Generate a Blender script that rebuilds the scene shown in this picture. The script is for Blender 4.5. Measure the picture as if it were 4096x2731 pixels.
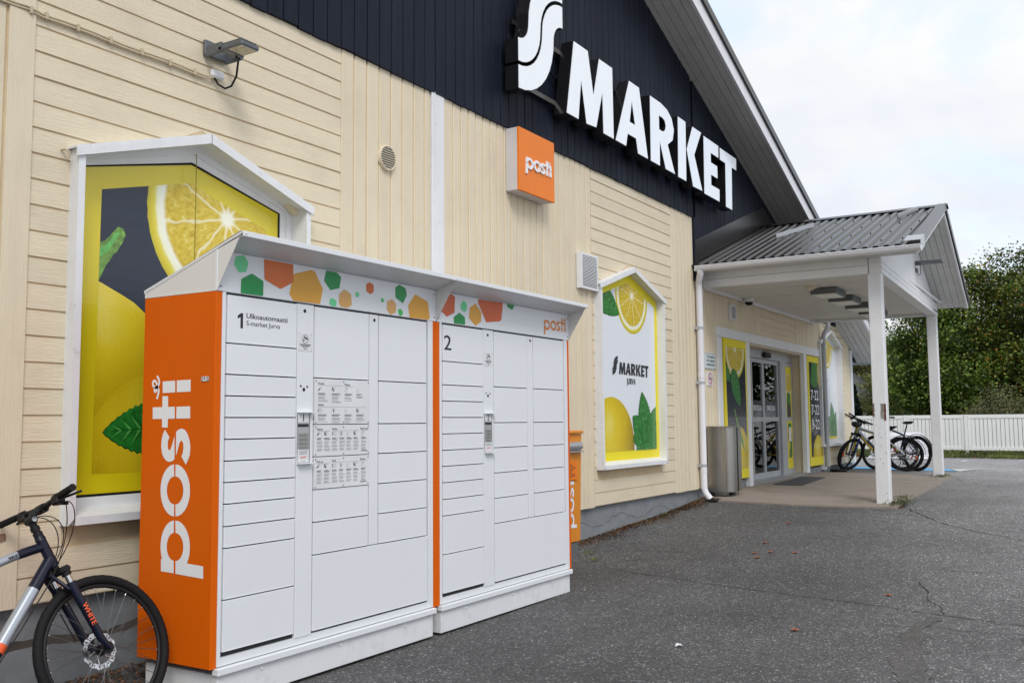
import bpy, bmesh, math, random
import numpy as np
from mathutils import Vector, Matrix, Euler
from mathutils.geometry import tessellate_polygon

random.seed(7)
rng = np.random.default_rng(11)
for o in list(bpy.data.objects): bpy.data.objects.remove(o)
S = bpy.context.scene
COL = S.collection
R_ = math.radians
ZC = 1.46            # heights below are written relative to the eye level; the ground by the lockers is z = 0

# ------------------------------------------------------------------ camera
cam_d = bpy.data.cameras.new('camera'); cam = bpy.data.objects.new('camera', cam_d); COL.objects.link(cam)
YAW, PITCH, ROLL = .5575, .0846, -.0087
fw = Vector((math.cos(PITCH)*math.cos(YAW), math.cos(PITCH)*math.sin(YAW), math.sin(PITCH)))
rt = fw.cross(Vector((0, 0, 1))).normalized(); up = rt.cross(fw)
rt2 = rt*math.cos(ROLL)+up*math.sin(ROLL); up2 = up*math.cos(ROLL)-rt*math.sin(ROLL)
cam.matrix_world = Matrix(((rt2.x, up2.x, -fw.x, 0), (rt2.y, up2.y, -fw.y, 0), (rt2.z, up2.z, -fw.z, ZC), (0, 0, 0, 1)))
cam_d.sensor_fit = 'HORIZONTAL'; cam_d.sensor_width = 36; cam_d.lens = 3807.97/4096*36
cam_d.clip_start = .05; cam_d.clip_end = 2000
S.camera = cam

# ------------------------------------------------------------------ sky and sun
SUN_EL, SUN_AZ = R_(46), R_(-134)       # azimuth measured from +x towards +y: the sun stands in front of the facade
W = bpy.data.worlds.new('World'); S.world = W; W.use_nodes = True
nt = W.node_tree; nt.nodes.clear()
def N(nt, typ, **kw):
    n = nt.nodes.new(typ)
    for k, v in kw.items():
        if k in n.inputs: n.inputs[k].default_value = v
        else: setattr(n, k, v)
    return n
out = N(nt, 'ShaderNodeOutputWorld'); bg = N(nt, 'ShaderNodeBackground'); bg.inputs['Strength'].default_value = .1
sky = N(nt, 'ShaderNodeTexSky'); sky.sky_type = 'NISHITA'; sky.sun_disc = False
sky.sun_elevation = SUN_EL; sky.sun_rotation = R_(90)-SUN_AZ
tc = N(nt, 'ShaderNodeTexCoord'); sep = N(nt, 'ShaderNodeSeparateXYZ')
nt.links.new(tc.outputs['Generated'], sep.inputs[0])
zz = N(nt, 'ShaderNodeMath', operation='MAXIMUM'); zz.inputs[1].default_value = 0; nt.links.new(sep.outputs['Z'], zz.inputs[0])
za = N(nt, 'ShaderNodeMath', operation='ADD'); za.inputs[1].default_value = .35; nt.links.new(zz.outputs[0], za.inputs[0])
cx = N(nt, 'ShaderNodeMath', operation='DIVIDE'); nt.links.new(sep.outputs['X'], cx.inputs[0]); nt.links.new(za.outputs[0], cx.inputs[1])
cy = N(nt, 'ShaderNodeMath', operation='DIVIDE'); nt.links.new(sep.outputs['Y'], cy.inputs[0]); nt.links.new(za.outputs[0], cy.inputs[1])
cb = N(nt, 'ShaderNodeCombineXYZ'); nt.links.new(cx.outputs[0], cb.inputs[0]); nt.links.new(cy.outputs[0], cb.inputs[1])
cn = N(nt, 'ShaderNodeTexNoise', Scale=2.3, Detail=7.0, Roughness=.52, Distortion=.35); nt.links.new(cb.outputs[0], cn.inputs['Vector'])
cr = N(nt, 'ShaderNodeValToRGB'); cr.color_ramp.elements[0].position = .33; cr.color_ramp.elements[1].position = .52
nt.links.new(cn.outputs['Fac'], cr.inputs[0])
cn2 = N(nt, 'ShaderNodeTexNoise', Scale=1.3, Detail=5.0, Roughness=.6); nt.links.new(cb.outputs[0], cn2.inputs['Vector'])
cc = N(nt, 'ShaderNodeValToRGB')
cc.color_ramp.elements[0].position = .36; cc.color_ramp.elements[0].color = (.81, .855, .955, 1)
cc.color_ramp.elements[1].position = .58; cc.color_ramp.elements[1].color = (1.0, 1.0, 1.0, 1)
nt.links.new(cn2.outputs['Fac'], cc.inputs[0])
csc = N(nt, 'ShaderNodeVectorMath', operation='SCALE'); csc.inputs['Scale'].default_value = 8.25
nt.links.new(cc.outputs[0], csc.inputs[0])
ssc = N(nt, 'ShaderNodeVectorMath', operation='MULTIPLY_ADD'); ssc.inputs[1].default_value = (1.0, 1.0, 1.0); ssc.inputs[2].default_value = (4.2, 5.05, 5.8)
nt.links.new(sky.outputs[0], ssc.inputs[0])
mx = N(nt, 'ShaderNodeMix', data_type='RGBA'); nt.links.new(cr.outputs[0], mx.inputs[0])
nt.links.new(ssc.outputs[0], mx.inputs[6]); nt.links.new(csc.outputs[0], mx.inputs[7])
nt.links.new(mx.outputs[2], bg.inputs['Color']); nt.links.new(bg.outputs[0], out.inputs['Surface'])

sun_d = bpy.data.lights.new('sun', 'SUN'); sun = bpy.data.objects.new('sun', sun_d); COL.objects.link(sun)
sun_d.energy = 1.5; sun_d.angle = R_(22); sun_d.color = (1, .965, .91)
sd = Vector((math.cos(SUN_EL)*math.cos(SUN_AZ), math.cos(SUN_EL)*math.sin(SUN_AZ), math.sin(SUN_EL)))
sun.rotation_euler = sd.to_track_quat('Z', 'Y').to_euler(); sun.location = sd*30
S.view_settings.view_transform = 'Standard'; S.view_settings.look = 'None'
S.view_settings.exposure = 0.27; S.view_settings.gamma = 1; S.view_settings.use_curve_mapping = False
S.render.engine = 'CYCLES'

# ------------------------------------------------------------------ materials
def lin(r, g, b):
    f = lambda c: (c/255/12.92) if c/255 <= .04045 else ((c/255+.055)/1.055)**2.4
    return (f(r), f(g), f(b))
def link(nt, a, b): nt.links.new(a, b)
def mat(name, col, rough=.6, metal=0, var=.06, vscale=(3, 3, 3), bump=0, bscale=(60, 60, 60), dirt=0, dirtcol=(.12, .1, .08),
        dscale=2.5, rnd=0, coat=0, spec=.5, detail=4, thr=.56):
    m = bpy.data.materials.new(name); m.use_nodes = True; t = m.node_tree; b = t.nodes['Principled BSDF']
    b.inputs['Roughness'].default_value = rough; b.inputs['Metallic'].default_value = metal
    b.inputs['Specular IOR Level'].default_value = spec
    b.inputs['Coat Weight'].default_value = coat; b.inputs['Coat Roughness'].default_value = .04
    tc = N(t, 'ShaderNodeTexCoord')
    mp = N(t, 'ShaderNodeMapping'); mp.inputs['Scale'].default_value = vscale; link(t, tc.outputs['Object'], mp.inputs[0])
    nz = N(t, 'ShaderNodeTexNoise', Scale=1.0, Detail=float(detail), Roughness=.6); link(t, mp.outputs[0], nz.inputs['Vector'])
    mr = N(t, 'ShaderNodeMapRange'); mr.inputs[1].default_value = .3; mr.inputs[2].default_value = .7
    mr.inputs[3].default_value = 1-var; mr.inputs[4].default_value = 1+var; link(t, nz.outputs['Fac'], mr.inputs[0])
    last = mr.outputs[0]
    if rnd:
        oi = N(t, 'ShaderNodeObjectInfo'); r2 = N(t, 'ShaderNodeMapRange'); r2.inputs[3].default_value = 1-rnd; r2.inputs[4].default_value = 1+rnd
        link(t, oi.outputs['Random'], r2.inputs[0]); mu = N(t, 'ShaderNodeMath', operation='MULTIPLY')
        link(t, last, mu.inputs[0]); link(t, r2.outputs[0], mu.inputs[1]); last = mu.outputs[0]
    vs = N(t, 'ShaderNodeVectorMath', operation='SCALE'); vs.inputs[0].default_value = col; link(t, last, vs.inputs['Scale'])
    c = vs.outputs[0]
    if dirt:
        dn = N(t, 'ShaderNodeTexNoise', Scale=dscale, Detail=8.0, Roughness=.7); link(t, tc.outputs['Object'], dn.inputs['Vector'])
        dr = N(t, 'ShaderNodeMapRange'); dr.inputs[1].default_value = thr; dr.inputs[2].default_value = .75; dr.inputs[4].default_value = dirt
        link(t, dn.outputs['Fac'], dr.inputs[0])
        mxx = N(t, 'ShaderNodeMix', data_type='RGBA'); link(t, dr.outputs[0], mxx.inputs[0]); link(t, c, mxx.inputs[6]); mxx.inputs[7].default_value = (*dirtcol, 1)
        c = mxx.outputs[2]
    link(t, c, b.inputs['Base Color'])
    if bump:
        bm_ = N(t, 'ShaderNodeMapping'); bm_.inputs['Scale'].default_value = bscale; link(t, tc.outputs['Object'], bm_.inputs[0])
        bn = N(t, 'ShaderNodeTexNoise', Scale=1.0, Detail=5.0, Roughness=.65); link(t, bm_.outputs[0], bn.inputs['Vector'])
        bp = N(t, 'ShaderNodeBump'); bp.inputs['Strength'].default_value = bump; bp.inputs['Distance'].default_value = .01
        link(t, bn.outputs['Fac'], bp.inputs['Height']); link(t, bp.outputs[0], b.inputs['Normal'])
    return m

def link(nt, a, b): nt.links.new(a, b)
def mnode(t, op, a, b):
    n = N(t, 'ShaderNodeMath', operation=op)
    for i, q in enumerate((a, b)):
        if isinstance(q, (int, float)): n.inputs[i].default_value = q
        else: t.links.new(q if hasattr(q, 'is_output') else q.outputs[0], n.inputs[i])
    return n
BEIGE = (.705, .612, .455)
GROOVE = (.60, .47, .29)
m_beige_h = mat('beige_board_horizontal', BEIGE, .62, var=.035, vscale=(1.2, 3, 14), bump=.45, bscale=(9, 9, 130), dirt=.32, dirtcol=(.46, .39, .29), dscale=2.2, rnd=.03, thr=.5)
m_beige_v = mat('beige_board_vertical', BEIGE, .62, var=.035, vscale=(14, 3, 1.2), bump=.35, bscale=(130, 60, 7), dirt=.3, dirtcol=(.46, .39, .29), dscale=2.2, rnd=.03, thr=.5)
m_groove = mat('tan_joint_paint', GROOVE, .8, var=.12, vscale=(4, 4, 4))
m_dark_v = mat('dark_blue_board', (.0105, .0138, .0255), .55, var=.2, vscale=(18, 3, 1.0), bump=.35, bscale=(120, 60, 5), rnd=.12, spec=.13)
m_dark_back = mat('dark_backing', (.01, .011, .016), .8)
m_concrete = mat('painted_grey_concrete', (.21, .225, .24), .85, var=.12, vscale=(5, 5, 9), bump=.35, bscale=(45, 45, 45), dirt=.7, dirtcol=(.10, .095, .09), dscale=4, thr=.55)
m_white = mat('white_paint', (.76, .77, .79), .5, var=.03, bump=.08, bscale=(30, 30, 30), dirt=.25, dirtcol=(.45, .43, .4), dscale=5, rnd=.015, thr=.58)
m_white_old = mat('worn_white_paint', (.72, .73, .75), .55, var=.05, vscale=(9, 9, 3), bump=.15, bscale=(60, 60, 20), dirt=.6, dirtcol=(.36, .34, .32), dscale=9, thr=.6)
m_soffit = mat('soffit_white', (.62, .62, .60), .6, var=.05, dirt=.3, dirtcol=(.36, .34, .30), dscale=4, rnd=.02, thr=.5)
m_ceiling = mat('ceiling_white', (.70, .68, .64), .6, var=.04, dirt=.15, dirtcol=(.5, .46, .4), dscale=3, rnd=.03)
m_roof = mat('black_roof_metal', (.020, .019, .020), .27, var=.18, vscale=(4, 4, 4), bump=.05, bscale=(90, 90, 90), dirt=.35, dirtcol=(.05, .05, .05), dscale=6, spec=.35)
m_black = mat('black_plastic', (.009, .009, .010), .5, spec=.3)
m_rubber = mat('black_rubber', (.009, .009, .010), .75, spec=.25, bump=.15, bscale=(150, 150, 150))
m_lock = mat('locker_white_powder_coat', (.74, .755, .785), .36, rnd=.012, var=.014, vscale=(2, 2, 2), bump=.05, bscale=(420, 420, 420), dirt=.05, dirtcol=(.5, .5, .5), dscale=4)
m_lock_side = mat('locker_light_grey_coat', (.70, .69, .67), .45, var=.015, bump=.05, bscale=(420, 420, 420))
m_orange = mat('locker_orange', (.68, .115, .001), .5, spec=.12, var=.02, bump=.03, bscale=(420, 420, 420))
m_plinth = mat('dusty_locker_white', (.72, .73, .745), .45, var=.02, bump=.05, bscale=(420, 420, 420), dirt=.5, dirtcol=(.36, .33, .29), dscale=7, thr=.52)
m_gap = mat('locker_dark_gap', (.022, .023, .026), .6)
m_ink = mat('black_print', (.012, .014, .022), .5)
m_grey_ink = mat('grey_print', (.16, .165, .18), .6)
m_wprint = mat('white_print', (.80, .81, .83), .45, var=.01)
m_oprint = mat('orange_print', (.70, .20, .02), .45, var=.02)
def lemon_mat(name, cx, cz, rx, rz, base=(7.3, 4.9, -1.45)):
    """printed photograph of a lemon: light spot up and left, olive towards the rim, pores"""
    m = mat(name, (1, 1, 1), .3, coat=.35); t = m.node_tree; b = t.nodes['Principled BSDF']
    tc = N(t, 'ShaderNodeTexCoord'); mp = N(t, 'ShaderNodeMapping'); mp.vector_type = 'POINT'
    mp.inputs['Location'].default_value = (-(cx-base[0])/rx, 0, -(cz-base[2])/rz); mp.inputs['Scale'].default_value = (1/rx, 0, 1/rz); link(t, tc.outputs['Object'], mp.inputs[0])
    ln = N(t, 'ShaderNodeVectorMath', operation='LENGTH'); link(t, mp.outputs[0], ln.inputs[0])
    nz = N(t, 'ShaderNodeTexNoise', Scale=70.0, Detail=3.0); link(t, tc.outputs['Object'], nz.inputs['Vector']); n2 = N(t, 'ShaderNodeTexNoise', Scale=4.0, Detail=4.0); link(t, tc.outputs['Object'], n2.inputs['Vector'])
    s_ = mnode(t, 'ADD', ln.outputs['Value'], mnode(t, 'ADD', mnode(t, 'MULTIPLY', mnode(t, 'SUBTRACT', nz.outputs['Fac'], .5).outputs[0], .28).outputs[0], mnode(t, 'MULTIPLY', mnode(t, 'SUBTRACT', n2.outputs['Fac'], .5).outputs[0], .3).outputs[0]).outputs[0])
    r = N(t, 'ShaderNodeValToRGB'); e = r.color_ramp.elements; e[0].position = .05; e[0].color = (.80, .68, .12, 1); e[1].position = 1.0; e[1].color = (.24, .165, .004, 1)
    for p_, c_ in ((.28, (.76, .58, .02)), (.62, (.62, .44, .008)), (.85, (.42, .29, .005))): q = e.new(p_); q.color = (*c_, 1)
    link(t, s_.outputs[0], r.inputs[0]); link(t, r.outputs[0], b.inputs['Base Color']); return m
def slice_mat(name, cx, cz, rx, rz, segs=9, rot=10, base=(7.3, 4.9, -1.45)):
    """printed photograph of a cut lemon: rind, soft white pith, radial pulp, membranes and core"""
    m = mat(name, (1, 1, 1), .3, coat=.35); t = m.node_tree; b = t.nodes['Principled BSDF']
    tc = N(t, 'ShaderNodeTexCoord'); mp = N(t, 'ShaderNodeMapping')
    mp.inputs['Location'].default_value = (-(cx-base[0])/rx, 0, -(cz-base[2])/rz); mp.inputs['Scale'].default_value = (1/rx, 0, 1/rz); link(t, tc.outputs['Object'], mp.inputs[0])
    sx = N(t, 'ShaderNodeSeparateXYZ'); link(t, mp.outputs[0], sx.inputs[0]); ln = N(t, 'ShaderNodeVectorMath', operation='LENGTH'); link(t, mp.outputs[0], ln.inputs[0]); rr = ln.outputs['Value']
    an = mnode(t, 'ARCTAN2', sx.outputs['Z'], sx.outputs['X']).outputs[0]
    wob = N(t, 'ShaderNodeTexNoise', Scale=5.0, Detail=3.0); link(t, mp.outputs[0], wob.inputs['Vector'])
    r2 = mnode(t, 'ADD', rr, mnode(t, 'MULTIPLY', mnode(t, 'SUBTRACT', wob.outputs['Fac'], .5).outputs[0], .05).outputs[0]).outputs[0]
    cb = N(t, 'ShaderNodeCombineXYZ'); link(t, mnode(t, 'MULTIPLY', an, 5.5).outputs[0], cb.inputs[0]); link(t, mnode(t, 'MULTIPLY', rr, 5.0).outputs[0], cb.inputs[1])
    st = N(t, 'ShaderNodeTexNoise', Scale=2.2, Detail=7.0, Roughness=.62); link(t, cb.outputs[0], st.inputs['Vector'])
    pr = N(t, 'ShaderNodeValToRGB'); e = pr.color_ramp.elements; e[0].position = .30; e[0].color = (.46, .30, .008, 1); e[1].position = .74; e[1].color = (.86, .78, .38, 1)
    for p_, c_ in ((.45, (.62, .44, .018)), (.60, (.70, .55, .06))): q = e.new(p_); q.color = (*c_, 1)
    link(t, st.outputs['Fac'], pr.inputs[0])
    # membranes
    fr = mnode(t, 'FRACT', mnode(t, 'ADD', mnode(t, 'MULTIPLY', mnode(t, 'ADD', an, mnode(t, 'MULTIPLY', mnode(t, 'SUBTRACT', wob.outputs['Fac'], .5).outputs[0], .25).outputs[0]).outputs[0], segs/6.28318).outputs[0], rot/40+10.5).outputs[0], 0).outputs[0]
    dist = mnode(t, 'MULTIPLY', mnode(t, 'ABSOLUTE', mnode(t, 'SUBTRACT', fr, .5).outputs[0], 0).outputs[0], rr).outputs[0]
    mm = N(t, 'ShaderNodeMapRange'); mm.inputs[1].default_value = .010; mm.inputs[2].default_value = .030; mm.inputs[3].default_value = .8; mm.inputs[4].default_value = 0; link(t, dist, mm.inputs[0])
    mx1 = N(t, 'ShaderNodeMix', data_type='RGBA'); link(t, mm.outputs[0], mx1.inputs[0]); link(t, pr.outputs[0], mx1.inputs[6]); mx1.inputs[7].default_value = (.86, .80, .50, 1)
    ce = N(t, 'ShaderNodeMapRange'); ce.inputs[1].default_value = .055; ce.inputs[2].default_value = .12; ce.inputs[3].default_value = 1; ce.inputs[4].default_value = 0; link(t, r2, ce.inputs[0])
    mx2 = N(t, 'ShaderNodeMix', data_type='RGBA'); link(t, ce.outputs[0], mx2.inputs[0]); link(t, mx1.outputs[2], mx2.inputs[6]); mx2.inputs[7].default_value = (.90, .89, .74, 1)
    ri = N(t, 'ShaderNodeValToRGB'); e = ri.color_ramp.elements; e[0].position = .78; e[0].color = (.86, .86, .66, 0); e[1].position = 1.0; e[1].color = (.50, .42, .012, 1)
    for p_, c_ in ((.82, (.88, .89, .78, 1)), (.885, (.86, .86, .60, 1)), (.915, (.72, .63, .06, 1)), (.96, (.66, .54, .014, 1))): q = e.new(p_); q.color = c_
    link(t, r2, ri.inputs[0]); mx3 = N(t, 'ShaderNodeMix', data_type='RGBA'); link(t, ri.outputs['Alpha'], mx3.inputs[0]); link(t, mx2.outputs[2], mx3.inputs[6]); link(t, ri.outputs[0], mx3.inputs[7])
    link(t, mx3.outputs[2], b.inputs['Base Color']); return m
m_hex = dict(mint=mat('mint_print', (.13, .60, .27), .4), green=mat('green_print', (.0, .26, .055), .4), orange=mat('burnt_orange_print', (.62, .13, .015), .4),
             amber=mat('amber_print', (.68, .33, .03), .4), tan=mat('tan_print', (.66, .36, .11), .4), leaf=mat('light_green_print', (.05, .46, .09), .4),
             red=mat('red_orange_print', (.60, .10, .018), .4))
m_steel = mat('brushed_steel', (.42, .41, .39), .32, 1, var=.12, vscale=(60, 60, 2), bump=.05, bscale=(200, 200, 4))
m_alu = mat('grey_aluminium', (.50, .51, .53), .35, .7, var=.05)
m_frame_alu = mat('silver_door_frame', (.46, .48, .50), .4, .3, var=.04)
m_lampgrey = mat('grey_lamp_housing', (.125, .135, .15), .42, .3, var=.06)
m_led = mat('led_lens', (.75, .66, .42), .25, coat=.5)
m_lampwhite = mat('lamp_diffuser', (.84, .83, .78), .5)
m_slab = mat('entrance_concrete', (.26, .222, .19), .85, var=.10, vscale=(1.3, 1.3, 1.3), bump=.3, bscale=(70, 70, 70), dirt=.5, dirtcol=(.10, .09, .08), dscale=1.6, thr=.5, detail=8)
m_matgrey = mat('door_mat', (.06, .062, .066), .95, bump=.6, bscale=(160, 160, 160))
m_rust = mat('rust', (.11, .028, .015), .85, var=.35, vscale=(20, 20, 20), bump=.3)
m_bare = mat('bare_grey_primer', (.30, .30, .29), .7, var=.3, vscale=(14, 14, 14))
m_signface = mat('white_letter_face', (.88, .92, .98), .2, var=.02, spec=.8, coat=.5)
m_signside = mat('black_letter_side', (.012, .012, .014), .16, var=.1, spec=.6)
m_signorange = mat('sign_orange', (.82, .20, .008), .4, var=.04, spec=.3)
m_signgrey = mat('sign_case_grey', (.62, .59, .60), .5, var=.04, dirt=.3, dirtcol=(.4, .38, .36))
m_yellow = mat('yellow_film', (.72, .58, .008), .35, var=.03, coat=.6)
m_yellow2 = mat('bright_yellow_film', (.83, .70, .008), .4, var=.02, coat=.15)
m_navy = mat('navy_film', (.008, .015, .036), .25, var=.25, vscale=(2, 2, 40), coat=.3)
m_posterwhite = mat('white_film', (.76, .79, .85), .4, var=.01, coat=.15)
m_rind = mat('lemon_rind_print', (.68, .54, .02), .35, var=.14, vscale=(30, 30, 30), coat=.5)
m_pith = mat('lemon_pith_print', (.80, .80, .62), .35, var=.06, vscale=(18, 18, 18), coat=.5)
m_pulp = mat('lemon_pulp_print', (.66, .46, .03), .3, var=.28, vscale=(26, 26, 26), coat=.5, detail=8, dirt=.7, dirtcol=(.82, .72, .32), dscale=28, thr=.6)
m_membr = mat('lemon_membrane_print', (.84, .76, .42), .35, var=.1, vscale=(30, 30, 30), coat=.5)
m_lemon = mat('lemon_skin_print', (.66, .47, .012), .35, var=.2, vscale=(5, 5, 5), coat=.5, bump=.0)
m_lemon_hi = mat('lemon_light_skin_print', (.78, .63, .05), .35, var=.1, vscale=(20, 20, 20), coat=.5)
m_mintleaf = mat('mint_leaf_print', (.016, .19, .022), .4, var=.5, vscale=(22, 22, 22), coat=.5, detail=8)
m_mintdark = mat('mint_vein_print', (.006, .07, .012), .4, var=.2, coat=.5)
m_mintlite = mat('mint_light_print', (.11, .43, .09), .4, var=.3, vscale=(25, 25, 25), coat=.5)
m_stem = mat('lemon_stem_print', (.14, .30, .04), .4, var=.5, vscale=(30, 30, 30), coat=.5, dirt=.8, dirtcol=(.03, .05, .02), dscale=18)
m_mailorange = mat('mailbox_orange', (.70, .24, .015), .45, var=.06, dirt=.2, dirtcol=(.4, .15, .03))
m_mailconc = mat('mailbox_foot_concrete', (.11, .11, .112), .85, var=.15, bump=.2)
m_bnavy = mat('bicycle_navy', (.006, .008, .022), .32, var=.2, spec=.35)
m_bsilver = mat('bicycle_silver', (.42, .45, .50), .28, .5, var=.05)
m_chrome = mat('chrome', (.62, .62, .63), .18, 1)
m_darkmetal = mat('dark_metal', (.05, .05, .055), .4, .6)
m_spoke = mat('spoke_steel', (.16, .16, .17), .35, .8)
m_byellow = mat('bicycle_yellow', (.55, .40, .02), .3, coat=.5)
m_bblue = mat('bicycle_blue', (.010, .035, .20), .3, coat=.5)
m_bdblue = mat('bicycle_dark_blue', (.008, .015, .045), .3, coat=.5)
m_borange = mat('orange_reflector', (.75, .13, .02), .3)
m_redorange = mat('red_orange_decal', (.75, .10, .02), .4)
m_fence = mat('fence_white', (.88, .88, .87), .5, var=.02, rnd=.02)
m_cable_b = mat('beige_cable', (.50, .42, .29), .6)
m_signgreen = mat('sign_green', (.0, .14, .075), .4)
m_signred = mat('sign_red', (.50, .015, .02), .4)
m_gutter = mat('gutter_white', (.74, .74, .78), .35, var=.03, dirt=.12, dirtcol=(.5, .5, .5))
m_gutter_grey = mat('gutter_grey', (.40, .41, .44), .4, var=.06)
m_greypanel = mat('soffit_blue_grey', (.42, .47, .53), .5, var=.04)
m_blue = mat('blue_road_paint', (.10, .40, .72), .7, var=.15, vscale=(12, 12, 12), dirt=.3, dirtcol=(.12, .13, .14), dscale=10)
m_roadwhite = mat('white_road_paint', (.58, .58, .57), .7, var=.15, vscale=(12, 12, 12), dirt=.5, dirtcol=(.14, .14, .14), dscale=12)
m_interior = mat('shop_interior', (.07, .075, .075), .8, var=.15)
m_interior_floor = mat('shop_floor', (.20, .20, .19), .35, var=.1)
m_housewall = mat('house_white_board', (.62, .63, .62), .7, var=.04)
m_houseroof = mat('house_dark_tile', (.05, .052, .06), .6, var=.15)
m_bark = mat('bark', (.06, .05, .04), .9, var=.3, vscale=(9, 9, 3), bump=.5, bscale=(20, 20, 6))
m_plast = mat('white_plastic_cover', (.66, .66, .70), .35, var=.06, bump=.5, bscale=(7, 7, 7), dirt=.75, dirtcol=(.14, .10, .32), dscale=4.5, thr=.58)
m_paper = mat('paper', (.70, .71, .73), .6)

def glass_mat():
    m = bpy.data.materials.new('window_glass'); m.use_nodes = True; t = m.node_tree; t.nodes.clear()
    o = N(t, 'ShaderNodeOutputMaterial'); tr = N(t, 'ShaderNodeBsdfTransparent'); tr.inputs[0].default_value = (.5, .53, .53, 1)
    gl = N(t, 'ShaderNodeBsdfGlossy'); gl.inputs['Roughness'].default_value = .01; gl.inputs['Color'].default_value = (1, 1, 1, 1)
    fr = N(t, 'ShaderNodeFresnel'); fr.inputs['IOR'].default_value = 1.5
    nz = N(t, 'ShaderNodeTexNoise', Scale=.8); bp = N(t, 'ShaderNodeBump'); bp.inputs['Strength'].default_value = .02; bp.inputs['Distance'].default_value = .01
    link(t, nz.outputs['Fac'], bp.inputs['Height']); link(t, bp.outputs[0], gl.inputs['Normal'])
    ms = N(t, 'ShaderNodeMixShader'); link(t, fr.outputs[0], ms.inputs[0]); link(t, tr.outputs[0], ms.inputs[1]); link(t, gl.outputs[0], ms.inputs[2])
    link(t, ms.outputs[0], o.inputs[0]); return m
m_glass = glass_mat()

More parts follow.
